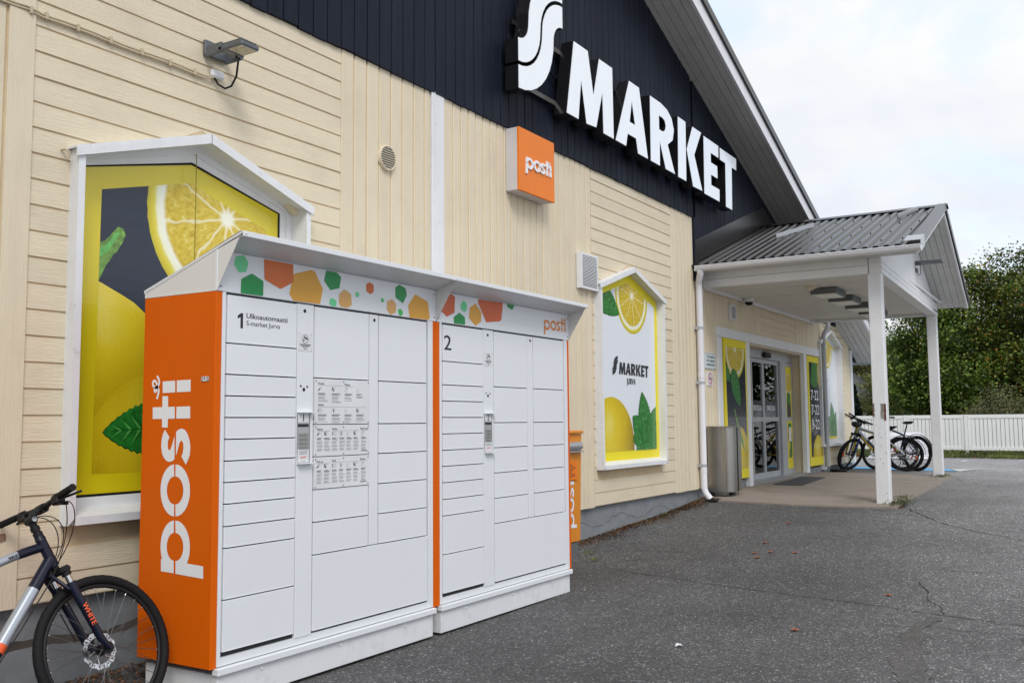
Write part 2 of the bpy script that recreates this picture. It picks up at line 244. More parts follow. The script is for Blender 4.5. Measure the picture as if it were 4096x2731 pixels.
def asphalt_mat(name, base, stone, stone_amt, scale=95.0, tint=(1, 1, 1), cracks=True, pale=False):
    m = bpy.data.materials.new(name); m.use_nodes = True; t = m.node_tree; b = t.nodes['Principled BSDF']
    b.inputs['Roughness'].default_value = .88; b.inputs['Specular IOR Level'].default_value = .35
    tc = N(t, 'ShaderNodeTexCoord')
    dn = N(t, 'ShaderNodeTexNoise', Scale=60.0, Detail=2.0); link(t, tc.outputs['Object'], dn.inputs['Vector'])
    vo = N(t, 'ShaderNodeTexVoronoi', Scale=scale); vo.inputs['Randomness'].default_value = 1.0
    mixv = N(t, 'ShaderNodeMix', data_type='RGBA'); mixv.inputs[0].default_value = .006
    link(t, tc.outputs['Object'], mixv.inputs[6]); link(t, dn.outputs['Color'], mixv.inputs[7]); link(t, mixv.outputs[2], vo.inputs['Vector'])
    sp = N(t, 'ShaderNodeSeparateColor'); link(t, vo.outputs['Color'], sp.inputs[0])
    rp = N(t, 'ShaderNodeValToRGB')
    e = rp.color_ramp.elements
    e[0].position = 0; e[0].color = (*[c*.62 for c in base], 1)
    e[1].position = 1.0; e[1].color = (*stone, 1)
    for pos, k in ((.35, .85), (.7, 1.05), (.88, 1.35)):
        q = e.new(pos); q.color = (*[c*k for c in base], 1)
    q = e.new(.955); q.color = (*[base[i]*(1-stone_amt)+stone[i]*stone_amt for i in range(3)], 1)
    link(t, sp.outputs[0], rp.inputs[0])
    # wear: large soft patches
    n2 = N(t, 'ShaderNodeTexNoise', Scale=.55, Detail=9.0, Roughness=.62); link(t, tc.outputs['Object'], n2.inputs['Vector'])
    mr = N(t, 'ShaderNodeMapRange'); mr.inputs[1].default_value = .28; mr.inputs[2].default_value = .72; mr.inputs[3].default_value = .74; mr.inputs[4].default_value = 1.28
    link(t, n2.outputs['Fac'], mr.inputs[0])
    n3 = N(t, 'ShaderNodeTexNoise', Scale=9.0, Detail=6.0, Roughness=.7); link(t, tc.outputs['Object'], n3.inputs['Vector'])
    m3 = N(t, 'ShaderNodeMapRange'); m3.inputs[1].default_value = .3; m3.inputs[2].default_value = .7; m3.inputs[3].default_value = .84; m3.inputs[4].default_value = 1.16
    link(t, n3.outputs['Fac'], m3.inputs[0])
    mu = N(t, 'ShaderNodeMath', operation='MULTIPLY'); link(t, mr.outputs[0], mu.inputs[0]); link(t, m3.outputs[0], mu.inputs[1])
    vs = N(t, 'ShaderNodeVectorMath', operation='SCALE'); link(t, rp.outputs[0], vs.inputs[0]); link(t, mu.outputs[0], vs.inputs['Scale'])
    c = vs.outputs[0]
    if cracks:
        dn2 = N(t, 'ShaderNodeTexNoise', Scale=2.2, Detail=6.0); link(t, tc.outputs['Object'], dn2.inputs['Vector'])
        mv = N(t, 'ShaderNodeMix', data_type='RGBA'); mv.inputs[0].default_value = .22; link(t, tc.outputs['Object'], mv.inputs[6]); link(t, dn2.outputs['Color'], mv.inputs[7])
        ve = N(t, 'ShaderNodeTexVoronoi', Scale=.42, feature='DISTANCE_TO_EDGE'); link(t, mv.outputs[2], ve.inputs['Vector'])
        er = N(t, 'ShaderNodeMapRange'); er.inputs[1].default_value = .0015; er.inputs[2].default_value = .006; er.inputs[3].default_value = .55; er.inputs[4].default_value = 0
        link(t, ve.outputs['Distance'], er.inputs[0])
        gate = N(t, 'ShaderNodeTexNoise', Scale=.7, Detail=2.0); link(t, tc.outputs['Object'], gate.inputs['Vector'])
        gr = N(t, 'ShaderNodeMapRange'); gr.inputs[1].default_value = .48; gr.inputs[2].default_value = .6; link(t, gate.outputs['Fac'], gr.inputs[0])
        gm = N(t, 'ShaderNodeMath', operation='MULTIPLY'); link(t, er.outputs[0], gm.inputs[0]); link(t, gr.outputs[0], gm.inputs[1])
        mc = N(t, 'ShaderNodeMix', data_type='RGBA'); link(t, gm.outputs[0], mc.inputs[0]); link(t, c, mc.inputs[6]); mc.inputs[7].default_value = (.02, .02, .02, 1)
        c = mc.outputs[2]
    if pale:       # the older surfacing of the car park is a paler mix; the two meet along a ragged line
        ge = N(t, 'ShaderNodeSeparateXYZ'); link(t, tc.outputs['Object'], ge.inputs[0])
        M_ = lambda op, a, b_: (lambda n: n.outputs[0])(mnode(t, op, a, b_))
        s1 = M_('ADD', M_('MULTIPLY', M_('SUBTRACT', ge.outputs['X'], 20.3), .316), M_('MULTIPLY', M_('SUBTRACT', ge.outputs['Y'], 2.7), -.95))
        s2 = M_('SUBTRACT', ge.outputs['X'], 20.75)
        sm = M_('MAXIMUM', s1, s2); nn = N(t, 'ShaderNodeTexNoise', Scale=.8, Detail=6.0); link(t, tc.outputs['Object'], nn.inputs['Vector'])
        sm = M_('ADD', sm, M_('MULTIPLY', M_('SUBTRACT', nn.outputs['Fac'], .5), 1.6))
        r_ = N(t, 'ShaderNodeMapRange', interpolation_type='SMOOTHSTEP'); r_.inputs[1].default_value = -4.0; r_.inputs[2].default_value = 2.2; r_.inputs[3].default_value = 1; r_.inputs[4].default_value = 3.0
        link(t, sm, r_.inputs[0]); v2 = N(t, 'ShaderNodeVectorMath', operation='SCALE'); link(t, c, v2.inputs[0]); link(t, r_.outputs[0], v2.inputs['Scale']); c = v2.outputs[0]
    link(t, c, b.inputs['Base Color'])
    bp = N(t, 'ShaderNodeBump'); bp.inputs['Strength'].default_value = .5; bp.inputs['Distance'].default_value = .006
    link(t, vo.outputs['Distance'], bp.inputs['Height']); link(t, bp.outputs[0], b.inputs['Normal'])
    return m
m_asphalt = asphalt_mat('worn_asphalt', (.084, .0825, .084), (.36, .355, .35), .26, 98.0, pale=True)
m_asphalt_patch = asphalt_mat('bare_asphalt_binder', (.105, .100, .096), (.30, .29, .27), .3, 130.0, cracks=False)

def leaf_mat(name, cols):
    m = bpy.data.materials.new(name); m.use_nodes = True; t = m.node_tree; t.nodes.clear()
    o = N(t, 'ShaderNodeOutputMaterial'); d = N(t, 'ShaderNodeBsdfPrincipled'); d.inputs['Roughness'].default_value = .55
    tl = N(t, 'ShaderNodeBsdfTranslucent'); g = N(t, 'ShaderNodeNewGeometry')
    rp = N(t, 'ShaderNodeValToRGB'); rp.color_ramp.interpolation = 'LINEAR'; e = rp.color_ramp.elements
    e[0].position = 0; e[0].color = (*cols[0], 1); e[1].position = 1; e[1].color = (*cols[-1], 1)
    for i, c in enumerate(cols[1:-1]):
        q = e.new(.30+.62*i/max(1, len(cols)-3)); q.color = (*c, 1)
    link(t, g.outputs['Random Per Island'], rp.inputs[0])
    tc = N(t, 'ShaderNodeTexCoord'); nz = N(t, 'ShaderNodeTexNoise', Scale=1.1, Detail=3.0); link(t, tc.outputs['Object'], nz.inputs['Vector'])
    mr = N(t, 'ShaderNodeMapRange'); mr.inputs[1].default_value = .35; mr.inputs[2].default_value = .65; mr.inputs[3].default_value = .42; mr.inputs[4].default_value = 1.75; link(t, nz.outputs['Fac'], mr.inputs[0])  # clump-sized noise puts the crowns' light and dark contrast into the leaf colour
    vs = N(t, 'ShaderNodeVectorMath', operation='SCALE'); link(t, rp.outputs[0], vs.inputs[0]); link(t, mr.outputs[0], vs.inputs['Scale'])
    link(t, vs.outputs[0], d.inputs['Base Color']); link(t, vs.outputs[0], tl.inputs['Color'])
    ms = N(t, 'ShaderNodeMixShader'); ms.inputs[0].default_value = .18; link(t, d.outputs[0], ms.inputs[1]); link(t, tl.outputs[0], ms.inputs[2]); link(t, ms.outputs[0], o.inputs[0]); return m
m_maple = leaf_mat('maple_leaves', [(.026, .055, .006), (.05, .098, .010), (.095, .150, .016), (.155, .195, .028), (.20, .20, .03)])
m_maple2 = leaf_mat('maple_leaves_turning', [(.032, .06, .007), (.06, .105, .011), (.11, .155, .018), (.18, .19, .026), (.32, .14, .02)])
m_olive = leaf_mat('olive_shrub_leaves', [(.06, .072, .026), (.11, .118, .045), (.155, .15, .065), (.18, .165, .08)])
m_birch = leaf_mat('yellowing_leaves', [(.05, .075, .014), (.09, .11, .02), (.15, .14, .03), (.24, .15, .03)])
m_spruce = leaf_mat('spruce_needles', [(.008, .02, .010), (.014, .032, .016), (.022, .045, .022)])
m_grass = leaf_mat('grass_blades', [(.05, .085, .014), (.085, .12, .02), (.13, .15, .03), (.16, .15, .05)])
m_litter = leaf_mat('dry_litter', [(.05, .028, .015), (.10, .045, .02), (.16, .065, .025), (.20, .12, .06), (.06, .075, .02)])

# ------------------------------------------------------------------ mesh helpers
class MB:
    def __init__(s): s.v = []; s.f = []; s.m = []; s.mi = 0; s.sm = []
    def mat(s, i): s.mi = i; return s
    def add(s, vs, fs, smooth=False):
        n = len(s.v); s.v += [tuple(map(float, v)) for v in vs]
        for f in fs: s.f.append(tuple(n+i for i in f)); s.m.append(s.mi); s.sm.append(smooth)
        return s
    def box(s, x0, x1, y0, y1, z0, z1):
        x0, x1 = sorted((x0, x1)); y0, y1 = sorted((y0, y1)); z0, z1 = sorted((z0, z1))
        return s.add([(x0, y0, z0), (x1, y0, z0), (x1, y1, z0), (x0, y1, z0), (x0, y0, z1), (x1, y0, z1), (x1, y1, z1), (x0, y1, z1)],
                     [(0, 3, 2, 1), (4, 5, 6, 7), (0, 1, 5, 4), (1, 2, 6, 5), (2, 3, 7, 6), (3, 0, 4, 7)])
    def hexa(s, p):  # 8 corners: bottom ring then top ring
        return s.add(p, [(0, 3, 2, 1), (4, 5, 6, 7), (0, 1, 5, 4), (1, 2, 6, 5), (2, 3, 7, 6), (3, 0, 4, 7)])
    def bbox(s, x0, x1, y0, y1, z0, z1, b=.004):
        bm = bmesh.new(); bmesh.ops.create_cube(bm, size=1)
        for v in bm.verts: v.co = ((x0+x1)/2+v.co.x*abs(x1-x0), (y0+y1)/2+v.co.y*abs(y1-y0), (z0+z1)/2+v.co.z*abs(z1-z0))
        bmesh.ops.bevel(bm, geom=bm.edges[:], offset=b, segments=1, affect='EDGES'); return s.bm(bm)
    def bm(s, bm, smooth=False):
        bm.verts.index_update(); s.add([v.co[:] for v in bm.verts], [tuple(v.index for v in f.verts) for f in bm.faces], smooth); bm.free(); return s
    def tube(s, pts, r, n=8, closed=False, cap=True, smooth=True):
        P = [Vector(p) for p in pts]; L = len(P); rr = r if isinstance(r, (list, tuple)) else [r]*L
        vs = []; prev = None
        for i, p in enumerate(P):
            if closed: d = P[(i+1) % L]-P[i-1]
            else: d = P[min(i+1, L-1)]-P[max(i-1, 0)]
            d.normalize()
            if prev is None:
                a = Vector((0, 0, 1)) if abs(d.z) < .9 else Vector((1, 0, 0)); u = d.cross(a).normalized()
            else: u = (prev-d*prev.dot(d)); u = u.normalized() if u.length > 1e-6 else d.orthogonal().normalized()
            prev = u; w = d.cross(u)
            for k in range(n):
                t = 2*math.pi*k/n; vs.append(p+(u*math.cos(t)+w*math.sin(t))*rr[i])
        fs = []
        for i in range(L if closed else L-1):
            for k in range(n):
                a = i*n+k; b = i*n+(k+1) % n; c = ((i+1) % L)*n+(k+1) % n; d = ((i+1) % L)*n+k; fs.append((a, b, c, d))
        s.add(vs, fs, smooth)
        if cap and not closed: s.add(vs[:n], [tuple(range(n-1, -1, -1))]); s.add(vs[-n:], [tuple(range(n))])
        return s
    def cyl(s, p0, p1, r0, r1=None, n=16, smooth=True): return s.tube([p0, p1], [r0, r0 if r1 is None else r1], n, smooth=smooth)
    def ring(s, c, axis, R, r, n=40, m=8, smooth=True):
        a = Vector(axis).normalized(); u = a.orthogonal().normalized(); w = a.cross(u); c = Vector(c)
        return s.tube([c+(u*math.cos(2*math.pi*i/n)+w*math.sin(2*math.pi*i/n))*R for i in range(n)], r, m, closed=True, smooth=smooth)
    def sphere(s, c, r, n=10, sq=(1, 1, 1)):
        bm = bmesh.new(); bmesh.ops.create_uvsphere(bm, u_segments=n+4, v_segments=n, radius=r)
        for v in bm.verts: v.co = (c[0]+v.co.x*sq[0], c[1]+v.co.y*sq[1], c[2]+v.co.z*sq[2])
        return s.bm(bm, True)
    def poly(s, loops, mp, thick=0, dirv=(0, -1, 0)):
        """flat polygon (loops of 2D points, first the outline then holes) mapped to 3D by mp(u,v); thick extrudes along dirv"""
        if not isinstance(loops[0][0], (tuple, list)): loops = [loops]
        tr = tessellate_polygon([[Vector((a, b, 0)) for a, b in L] for L in loops])
        flat = [p for L in loops for p in L]; d = Vector(dirv)*thick
        V = [Vector(mp(a, b)) for a, b in flat]
        F = []
        dv = Vector(dirv)
        for t in tr:
            n = (V[t[1]]-V[t[0]]).cross(V[t[2]]-V[t[0]])
            F.append(tuple(t) if n.dot(dv) > 0 else tuple(reversed(t)))
        s.add([v+d for v in V], F)
        if thick:
            k = 0
            for L in loops:
                n = len(L); A = [V[k+i] for i in range(n)]; vs = []; fs = []
                area = sum(L[i][0]*L[(i+1) % n][1]-L[(i+1) % n][0]*L[i][1] for i in range(n))
                for i in range(n):
                    j = (i+1) % n; q = len(vs); vs += [A[i], A[j], A[j]+d, A[i]+d]; fs.append((q, q+1, q+2, q+3))
                s.add(vs, fs); k += n
        return s
    def xform(s, M, start=0):
        for i in range(start, len(s.v)): s.v[i] = tuple(M @ Vector(s.v[i]))
        return s

BASE = {}
def finish(o, label=None, cat=None, group=None, kind=None):
    if label: o['label'] = label
    if cat: o['category'] = cat
    if group: o['group'] = group
    if kind: o['kind'] = kind
    return o
def thing(name, loc, label, cat, group=None, rot=(0, 0, 0)):
    o = bpy.data.objects.new(name, None); COL.objects.link(o); o.empty_display_size = .2
    o.location = (loc[0], loc[1], loc[2]+ZC); o.rotation_euler = rot
    BASE[o.name] = Vector(loc); return finish(o, label, cat, group)
def part(name, mb, mats, parent=None, loc=None, local=False, smooth=None, **kw):
    """one mesh object; vertices of mb are absolute (eye-level frame) unless local"""
    if not isinstance(mats, (list, tuple)): mats = [mats]
    me = bpy.data.meshes.new(name)
    base = Vector((0, 0, 0))
    if not local:
        if parent is not None: base = BASE[parent.name]
        elif loc is not None: base = Vector(loc)
    V = np.array(mb.v, dtype=float)-np.array(base[:])
    me.from_pydata([tuple(v) for v in V], [], mb.f)
    for m in mats: me.materials.append(m)
    me.polygons.foreach_set('material_index', mb.m); me.polygons.foreach_set('use_smooth', mb.sm); me.update()
    o = bpy.data.objects.new(name, me); COL.objects.link(o)
    if parent is not None: o.parent = parent; BASE[o.name] = base
    else: o.location = (base.x, base.y, base.z+ZC); BASE[o.name] = base
    return finish(o, **kw)
def clone(o, parent=None):
    c = o.copy(); COL.objects.link(c)
    if parent is not None: c.parent = parent
    for ch in list(o.children): clone(ch, c)
    return c

_tcache = {}
def text_polys(s, bold=0.0):
    bold = 0; key = (s, bold)
    if key in _tcache: return _tcache[key]
    cu = bpy.data.curves.new('t', 'FONT'); cu.body = s; cu.size = 1; cu.offset = 0; cu.resolution_u = 3
    ob = bpy.data.objects.new('t', cu); COL.objects.link(ob)
    dg = bpy.context.evaluated_depsgraph_get(); dg.update(); ev = ob.evaluated_get(dg); me = bpy.data.meshes.new_from_object(ev)
    vs = [(v.co.x, v.co.y) for v in me.vertices]; fs = [tuple(p.vertices) for p in me.polygons]
    bpy.data.objects.remove(ob); bpy.data.meshes.remove(me); bpy.data.curves.remove(cu)
    if vs:
        x0 = min(v[0] for v in vs); vs = [(a-x0, b) for a, b in vs]; w = max(v[0] for v in vs); h = max(v[1] for v in vs)
    else: w = h = 0
    _tcache[key] = (vs, fs, w, h); return _tcache[key]
def text(mb, s, mp, u0, v0, h=None, w=None, bold=0.0, center=False):
    """adds lettering: cap height h (or the total width w) at (u0,v0) in the plane given by mp(u,v)"""
    vs, fs, tw, th = text_polys(s, bold); cap = text_polys('H', bold)[3]
    k = h/cap if h else w/tw; kx = (w/tw) if w else k
    o = -tw*kx/2 if center else 0
    n = 3 if bold else 1
    for i in range(n):       # heavier weight: the same glyphs laid again a stroke fraction to the side
        d = (i-(n-1)/2)*min(bold, .05)*.55; V = [mp(u0+o+(a+d)*kx, v0+b*k) for a, b in vs]
        mb.add([(x, y-.00012*i, z) for x, y, z in V], fs)
    return mb
def clip(poly, conv):
    """Sutherland-Hodgman: clip 2D polygon by a convex counter-clockwise polygon"""
    outp = list(poly)
    for i in range(len(conv)):
        a, b = conv[i], conv[(i+1) % len(conv)]; inp = outp; outp = []
        ins = lambda p: (b[0]-a[0])*(p[1]-a[1])-(b[1]-a[1])*(p[0]-a[0]) >= -1e-9
        for j in range(len(inp)):
            p, q = inp[j-1], inp[j]
            if ins(p) != ins(q):
                x1, y1, x2, y2 = *p, *q; d1 = (b[0]-a[0])*(y1-a[1])-(b[1]-a[1])*(x1-a[0]); d2 = (b[0]-a[0])*(y2-a[1])-(b[1]-a[1])*(x2-a[0])
                t = d1/(d1-d2); outp.append((x1+(x2-x1)*t, y1+(y2-y1)*t))
            if ins(q): outp.append(q)
        if not outp: return []
    return outp
def ell(cx, cz, rx, rz, n=48, a0=0, a1=360, wob=0):
    return [(cx+rx*math.cos(R_(a0+(a1-a0)*i/n))*(1+wob*math.sin(i*2.7)), cz+rz*math.sin(R_(a0+(a1-a0)*i/n))*(1+wob*math.cos(i*1.9))) for i in range(n)]
HEX1=[('mint',[(3.563,0.914),(3.624,0.93),(3.657,0.891),(3.642,0.839),(3.589,0.828),(3.554,0.871)]),('green',[(3.682,0.836),(3.769,0.803),(3.768,0.718),(3.603,0.717),(3.606,0.796)]),('orange',[(3.77,0.929),(3.998,0.93),(4.002,0.825),(3.9,0.773),(3.776,0.814)]),('amber',[(4.005,0.876),(4.146,0.917),(4.178,0.912),(4.249,0.814),(4.225,0.719),(4.002,0.717),(3.968,0.753)]),('green',[(4.274,0.93),(4.366,0.931),(4.41,0.907),(4.394,0.835),(4.314,0.814),(4.258,0.865)]),('mint',[(4.335,0.769),(4.371,0.752),(4.366,0.718),(4.322,0.718),(4.303,0.733),(4.31,0.759)]),('tan',[(4.393,0.8),(4.44,0.833),(4.502,0.812),(4.51,0.742),(4.469,0.719),(4.407,0.722),(4.39,0.742)]),('mint',[(4.544,0.826),(4.563,0.833),(4.581,0.82),(4.574,0.801),(4.556,0.793),(4.542,0.809)]),('orange',[(4.645,0.89),(4.68,0.908),(4.72,0.892),(4.719,0.848),(4.688,0.829),(4.647,0.845)]),('leaf',[(4.792,0.81),(4.807,0.82),(4.822,0.81),(4.821,0.795),(4.807,0.786),(4.793,0.797)]),('tan',[(4.854,0.801),(4.907,0.821),(4.95,0.794),(4.946,0.735),(4.891,0.716),(4.853,0.744)]),('green',[(4.941,0.903),(4.98,0.927),(5.049,0.91),(5.064,0.866),(5.022,0.804),(4.942,0.836)]),('leaf',[(4.969,0.756),(4.993,0.768),(5.02,0.752),(5.022,0.73),(4.996,0.715),(4.973,0.729)]),('amber',[(5.077,0.796),(5.155,0.881),(5.299,0.845),(5.323,0.732),(5.307,0.718),(5.095,0.715)])]
HEX2=[('red',[(5.576,0.933),(5.628,0.914),(5.621,0.798),(5.525,0.758),(5.453,0.797),(5.493,0.859)]),('mint',[(5.736,0.899),(5.778,0.88),(5.783,0.845),(5.754,0.811),(5.701,0.829),(5.697,0.864)]),('green',[(5.683,0.804),(5.754,0.775),(5.755,0.719),(5.612,0.719),(5.61,0.765)]),('amber',[(5.892,0.892),(5.972,0.834),(5.967,0.76),(5.89,0.723),(5.806,0.774),(5.817,0.853)]),('red',[(5.932,0.93),(6.278,0.935),(6.254,0.802),(6.232,0.786),(6.038,0.762),(5.926,0.904)]),('green',[(6.337,0.934),(6.451,0.933),(6.416,0.894),(6.399,0.895),(6.341,0.913)])]
POSTI=[[(2.449,0.555),(2.429,0.658),(2.382,0.754),(2.31,0.84),(2.216,0.911),(2.105,0.962),(1.983,0.992),(1.855,1.0),(1.728,0.984),(1.608,0.945),(1.502,0.886),(1.413,0.81),(1.347,0.72),(1.306,0.621),(1.292,0.517),(1.559,0.519),(1.567,0.575),(1.589,0.629),(1.625,0.677),(1.672,0.719),(1.73,0.75),(1.794,0.771),(1.862,0.78),(1.93,0.776),(1.996,0.759),(2.055,0.731),(2.105,0.693),(2.144,0.647),(2.169,0.594),(2.181,0.539)],[(2.45,0.501),(2.436,0.391),(2.393,0.287),(2.326,0.193),(2.236,0.115),(2.13,0.054),(2.011,0.016),(1.885,-0.0),(1.759,0.008),(1.638,0.04),(1.529,0.093),(1.436,0.166),(1.363,0.255),(1.315,0.356),(1.294,0.464),(1.56,0.477),(1.571,0.417),(1.597,0.362),(1.636,0.313),(1.686,0.272),(1.745,0.243),(1.81,0.225),(1.879,0.221),(1.946,0.23),(2.01,0.251),(2.068,0.284),(2.116,0.328),(2.152,0.379),(2.174,0.436),(2.182,0.497)],[(1.206,0.517),(1.203,0.539),(1.177,0.631),(1.13,0.716),(1.063,0.793),(0.979,0.858),(0.881,0.908),(0.773,0.941),(0.659,0.956),(0.543,0.952),(0.432,0.93),(0.328,0.891),(0.328,0.856),(0.329,0.933),(0.062,0.924),(0.046,0.489),(0.312,0.497),(0.317,0.492),(0.329,0.556),(0.359,0.615),(0.405,0.666),(0.465,0.706),(0.535,0.732),(0.611,0.743),(0.688,0.737),(0.761,0.716),(0.826,0.68),(0.879,0.632),(0.916,0.575),(0.936,0.512)],[(1.205,0.47),(1.205,0.453),(1.196,0.365),(1.169,0.28),(1.123,0.201),(1.062,0.131),(0.987,0.071),(0.9,0.024),(0.804,-0.01),(0.703,-0.029),(0.599,-0.032),(0.496,-0.02),(0.396,0.007),(0.304,0.049),(0.292,0.053),(0.266,-0.476),(0.0,-0.483),(0.038,0.428),(0.311,0.437),(0.314,0.432),(0.331,0.365),(0.368,0.303),(0.42,0.251),(0.486,0.212),(0.561,0.189),(0.639,0.183),(0.717,0.194),(0.788,0.222),(0.849,0.265),(0.896,0.32),(0.924,0.383),(0.934,0.452)],[(3.228,0.892),(3.058,0.733),(2.971,0.778),(2.861,0.784),(2.783,0.763),(2.762,0.724),(2.784,0.682),(2.877,0.637),(2.971,0.602),(3.08,0.558),(2.568,0.542),(2.52,0.611),(2.503,0.706),(2.517,0.801),(2.579,0.899),(2.687,0.975),(2.844,1.01),(2.986,1.0),(3.111,0.966)],[(3.173,0.505),(3.22,0.445),(3.251,0.329),(3.219,0.211),(3.126,0.115),(2.973,0.041),(2.819,0.014),(2.666,0.032),(2.543,0.089),(2.45,0.16),(2.626,0.309),(2.71,0.265),(2.818,0.245),(2.926,0.258),(2.972,0.297),(2.978,0.334),(2.941,0.375),(2.832,0.419),(2.708,0.462),(2.636,0.497)],[(3.99,1.005),(3.986,0.807),(3.74,0.799),(3.742,0.57),(3.473,0.562),(3.472,0.8),(3.274,0.798),(3.275,0.995),(3.471,1.002),(3.471,1.329),(3.739,1.338),(3.74,1.002)],[(3.741,0.509),(3.743,0.05),(3.474,0.042),(3.473,0.51)],[(4.323,1.007),(4.332,0.575),(4.065,0.566),(4.059,0.998)],[(4.334,0.518),(4.338,0.05),(4.071,0.046),(4.067,0.514)]]
SQUIG=[(4.457,1.212),(4.381,1.14),(4.295,1.118),(4.213,1.174),(4.188,1.281),(4.251,1.362),(4.333,1.35),(4.357,1.287),(4.298,1.216),(4.191,1.183),(4.097,1.228),(4.098,1.292),(4.185,1.29),(4.201,1.203),(4.136,1.132),(4.041,1.148),(3.927,1.203)]
# ================================================================== the setting
def sstep(a, b, x):
    t = min(1, max(0, (x-a)/(b-a))); return t*t*(3-2*t)
_PX = [-400, -20, 2, 6.6, 8.2, 9.4, 11.8, 12.7, 13.5, 20, 28, 31, 60, 420]
_PZ = [-1.75, -1.55, -1.475, -1.468, -1.43, -1.355, -1.185, -1.105, -1.066, -1.058, -1.085, -1.13, -1.22, -1.3]
def gz(x, y):
    i = 0
    while i < len(_PX)-2 and x > _PX[i+1]: i += 1
    t = (x-_PX[i])/(_PX[i+1]-_PX[i]); z = _PZ[i]+(_PZ[i+1]-_PZ[i])*t
    k = 1-sstep(8.5, 12.5, x)
    z += .075*sstep(4.0, 4.9, y)*k
    z += .010*max(-25, min(0, y-3.5))*(1-sstep(14, 26, x)*.6)*(1 if x < 40 else 0)
    return z
def sheet(name, us, fn, material, lift=0, **kw):
    """grid sheet: us = (list of u, list of v), fn(u,v)->(x,y)"""
    A, B = us; mb = MB(); vs = []; fs = []
    for v in B:
        for u in A:
            x, y = fn(u, v); vs.append((x, y, gz(x, y)+lift))
    n = len(A)
    for j in range(len(B)-1):
        for i in range(n-1): fs.append((j*n+i, j*n+i+1, (j+1)*n+i+1, (j+1)*n+i))
    mb.add(vs, fs, True); return part(name, mb, material, loc=(0, 0, -ZC), kind='structure', **kw)
ax_ = sorted(set([-400, -150, -60, -30, -15, -8, -4]+[round(-2+.4*i, 2) for i in range(66)]+[25, 26, 28, 29, 30, 31, 33, 36, 40, 41, 50, 60, 80, 120, 200, 420]))
ay_ = sorted(set([-400, -150, -60, -30, -21.5, -16, -12, -9, -7]+[round(-6+.35*i, 2) for i in range(34)]+[6.5, 8, 12, 20, 40, 80, 200, 400]))
sheet('asphalt_ground', (ax_, ay_), lambda u, v: (u, v), m_asphalt)
lin_ = lambda a, b, n: [a+(b-a)*i/n for i in range(n+1)]
def verge(u, v): return (29.3+.12*math.sin(v*2.3)+.06*math.sin(v*5.9)+u*(31.5), v)
m_lawn = mat('lawn', (.060, .085, .020), .9, var=.4, vscale=(2, 2, 2), bump=.5, bscale=(30, 30, 30), dirt=.5, dirtcol=(.11, .09, .03), dscale=1.2)
sheet('lawn', (lin_(0, 1, 30), lin_(-30, 40, 120)), verge, m_lawn, .012)
# entrance slab (structure)
mb = MB()
SLZ = -1.045
def slab_pt(u, v):
    y0 = 2.29+.03*u+.16*u*u; y = y0+(5.5-y0)*v
    xl = 12.58+.14*abs(y-3.6)/1.3 if y < 4.93 else 12.75; xr = 19.36+.05*(y-2.5)
    return xl+(xr-xl)*u, y
n_, m_ = 40, 20; vs = []
for j in range(m_+1):
    for i in range(n_+1):
        x, y = slab_pt(i/n_, j/m_); vs.append((x, y, max(gz(x, y)+.020, -9)))
mb.add(vs, [(j*(n_+1)+i, j*(n_+1)+i+1, (j+1)*(n_+1)+i+1, (j+1)*(n_+1)+i) for j in range(m_) for i in range(n_)])
ed = [vs[i] for i in range(n_+1)]; mb.add([q for p in ed for q in (p, (p[0], p[1], p[2]-.2))], [(2*i, 2*i+1, 2*i+3, 2*i+2) for i in range(n_)])
ed = [vs[j*(n_+1)] for j in range(m_+1)]; mb.add([q for p in ed for q in (p, (p[0], p[1], p[2]-.2))], [(2*i, 2*i+2, 2*i+3, 2*i+1) for i in range(m_)])
ed = [vs[j*(n_+1)+n_] for j in range(m_+1)]; mb.add([q for p in ed for q in (p, (p[0], p[1], p[2]-.2))], [(2*i, 2*i+1, 2*i+3, 2*i+2) for i in range(m_)])
part('entrance_slab', mb, m_slab, loc=(16, 3.5, SLZ-.25), kind='structure')
# cracks and a bare patch in the asphalt, following the surface
def strip(name, pts, w, material, lift, wob=.02, closed=False, **kw):
    mb = MB(); q = []
    for (x0, y0), (x1, y1) in zip(pts[:-1], pts[1:]):
        n = max(2, int(math.hypot(x1-x0, y1-y0)/.07))
        for i in range(n): q.append((x0+(x1-x0)*i/n, y0+(y1-y0)*i/n))
    q.append(pts[-1]); vs = []
    a = b = 0
    for i, (x, y) in enumerate(q):
        d = Vector((q[min(i+1, len(q)-1)][0]-q[max(0, i-1)][0], q[min(i+1, len(q)-1)][1]-q[max(0, i-1)][1])).normalized()
        a = a*.8+random.uniform(-wob, wob); ww = w*random.uniform(.25, 1.3)
        cx, cy = x-d.y*a, y+d.x*a
        vs += [(cx-d.y*ww, cy+d.x*ww, gz(cx, cy)+lift), (cx+d.y*ww, cy-d.x*ww, gz(cx, cy)+lift)]
    mb.add(vs, [(2*i, 2*i+1, 2*i+3, 2*i+2) for i in range(len(q)-1)]); return part(name, mb, material, loc=(pts[0][0], pts[0][1], gz(*pts[0])), kind='structure', **kw)
m_crack = mat('crack_dark', (.022, .021, .021), .95)  # one dark colour for the crack and seam strips
m_seam = mat('pale_seam', (.17, .165, .16), .95, var=.3, vscale=(9, 9, 9))
SEAM = [(8.45, 4.28), (8.22, 3.35), (8.05, 2.4), (7.97, 1.8), (7.87, 1.17), (7.77, .59), (7.55, -1.5)]
strip('asphalt_seam', SEAM, .006, m_crack, .005, .012)
strip('asphalt_crack', [(8.95, 1.45), (8.4, 1.3), (7.87, 1.12)], .0045, m_crack, .005, .02)
strip('asphalt_crack', [(13.0, 2.28), (12.6, 2.1), (11.89, 1.66), (11.2, .8), (10.2, -.6)], .006, m_crack, .005, .02)
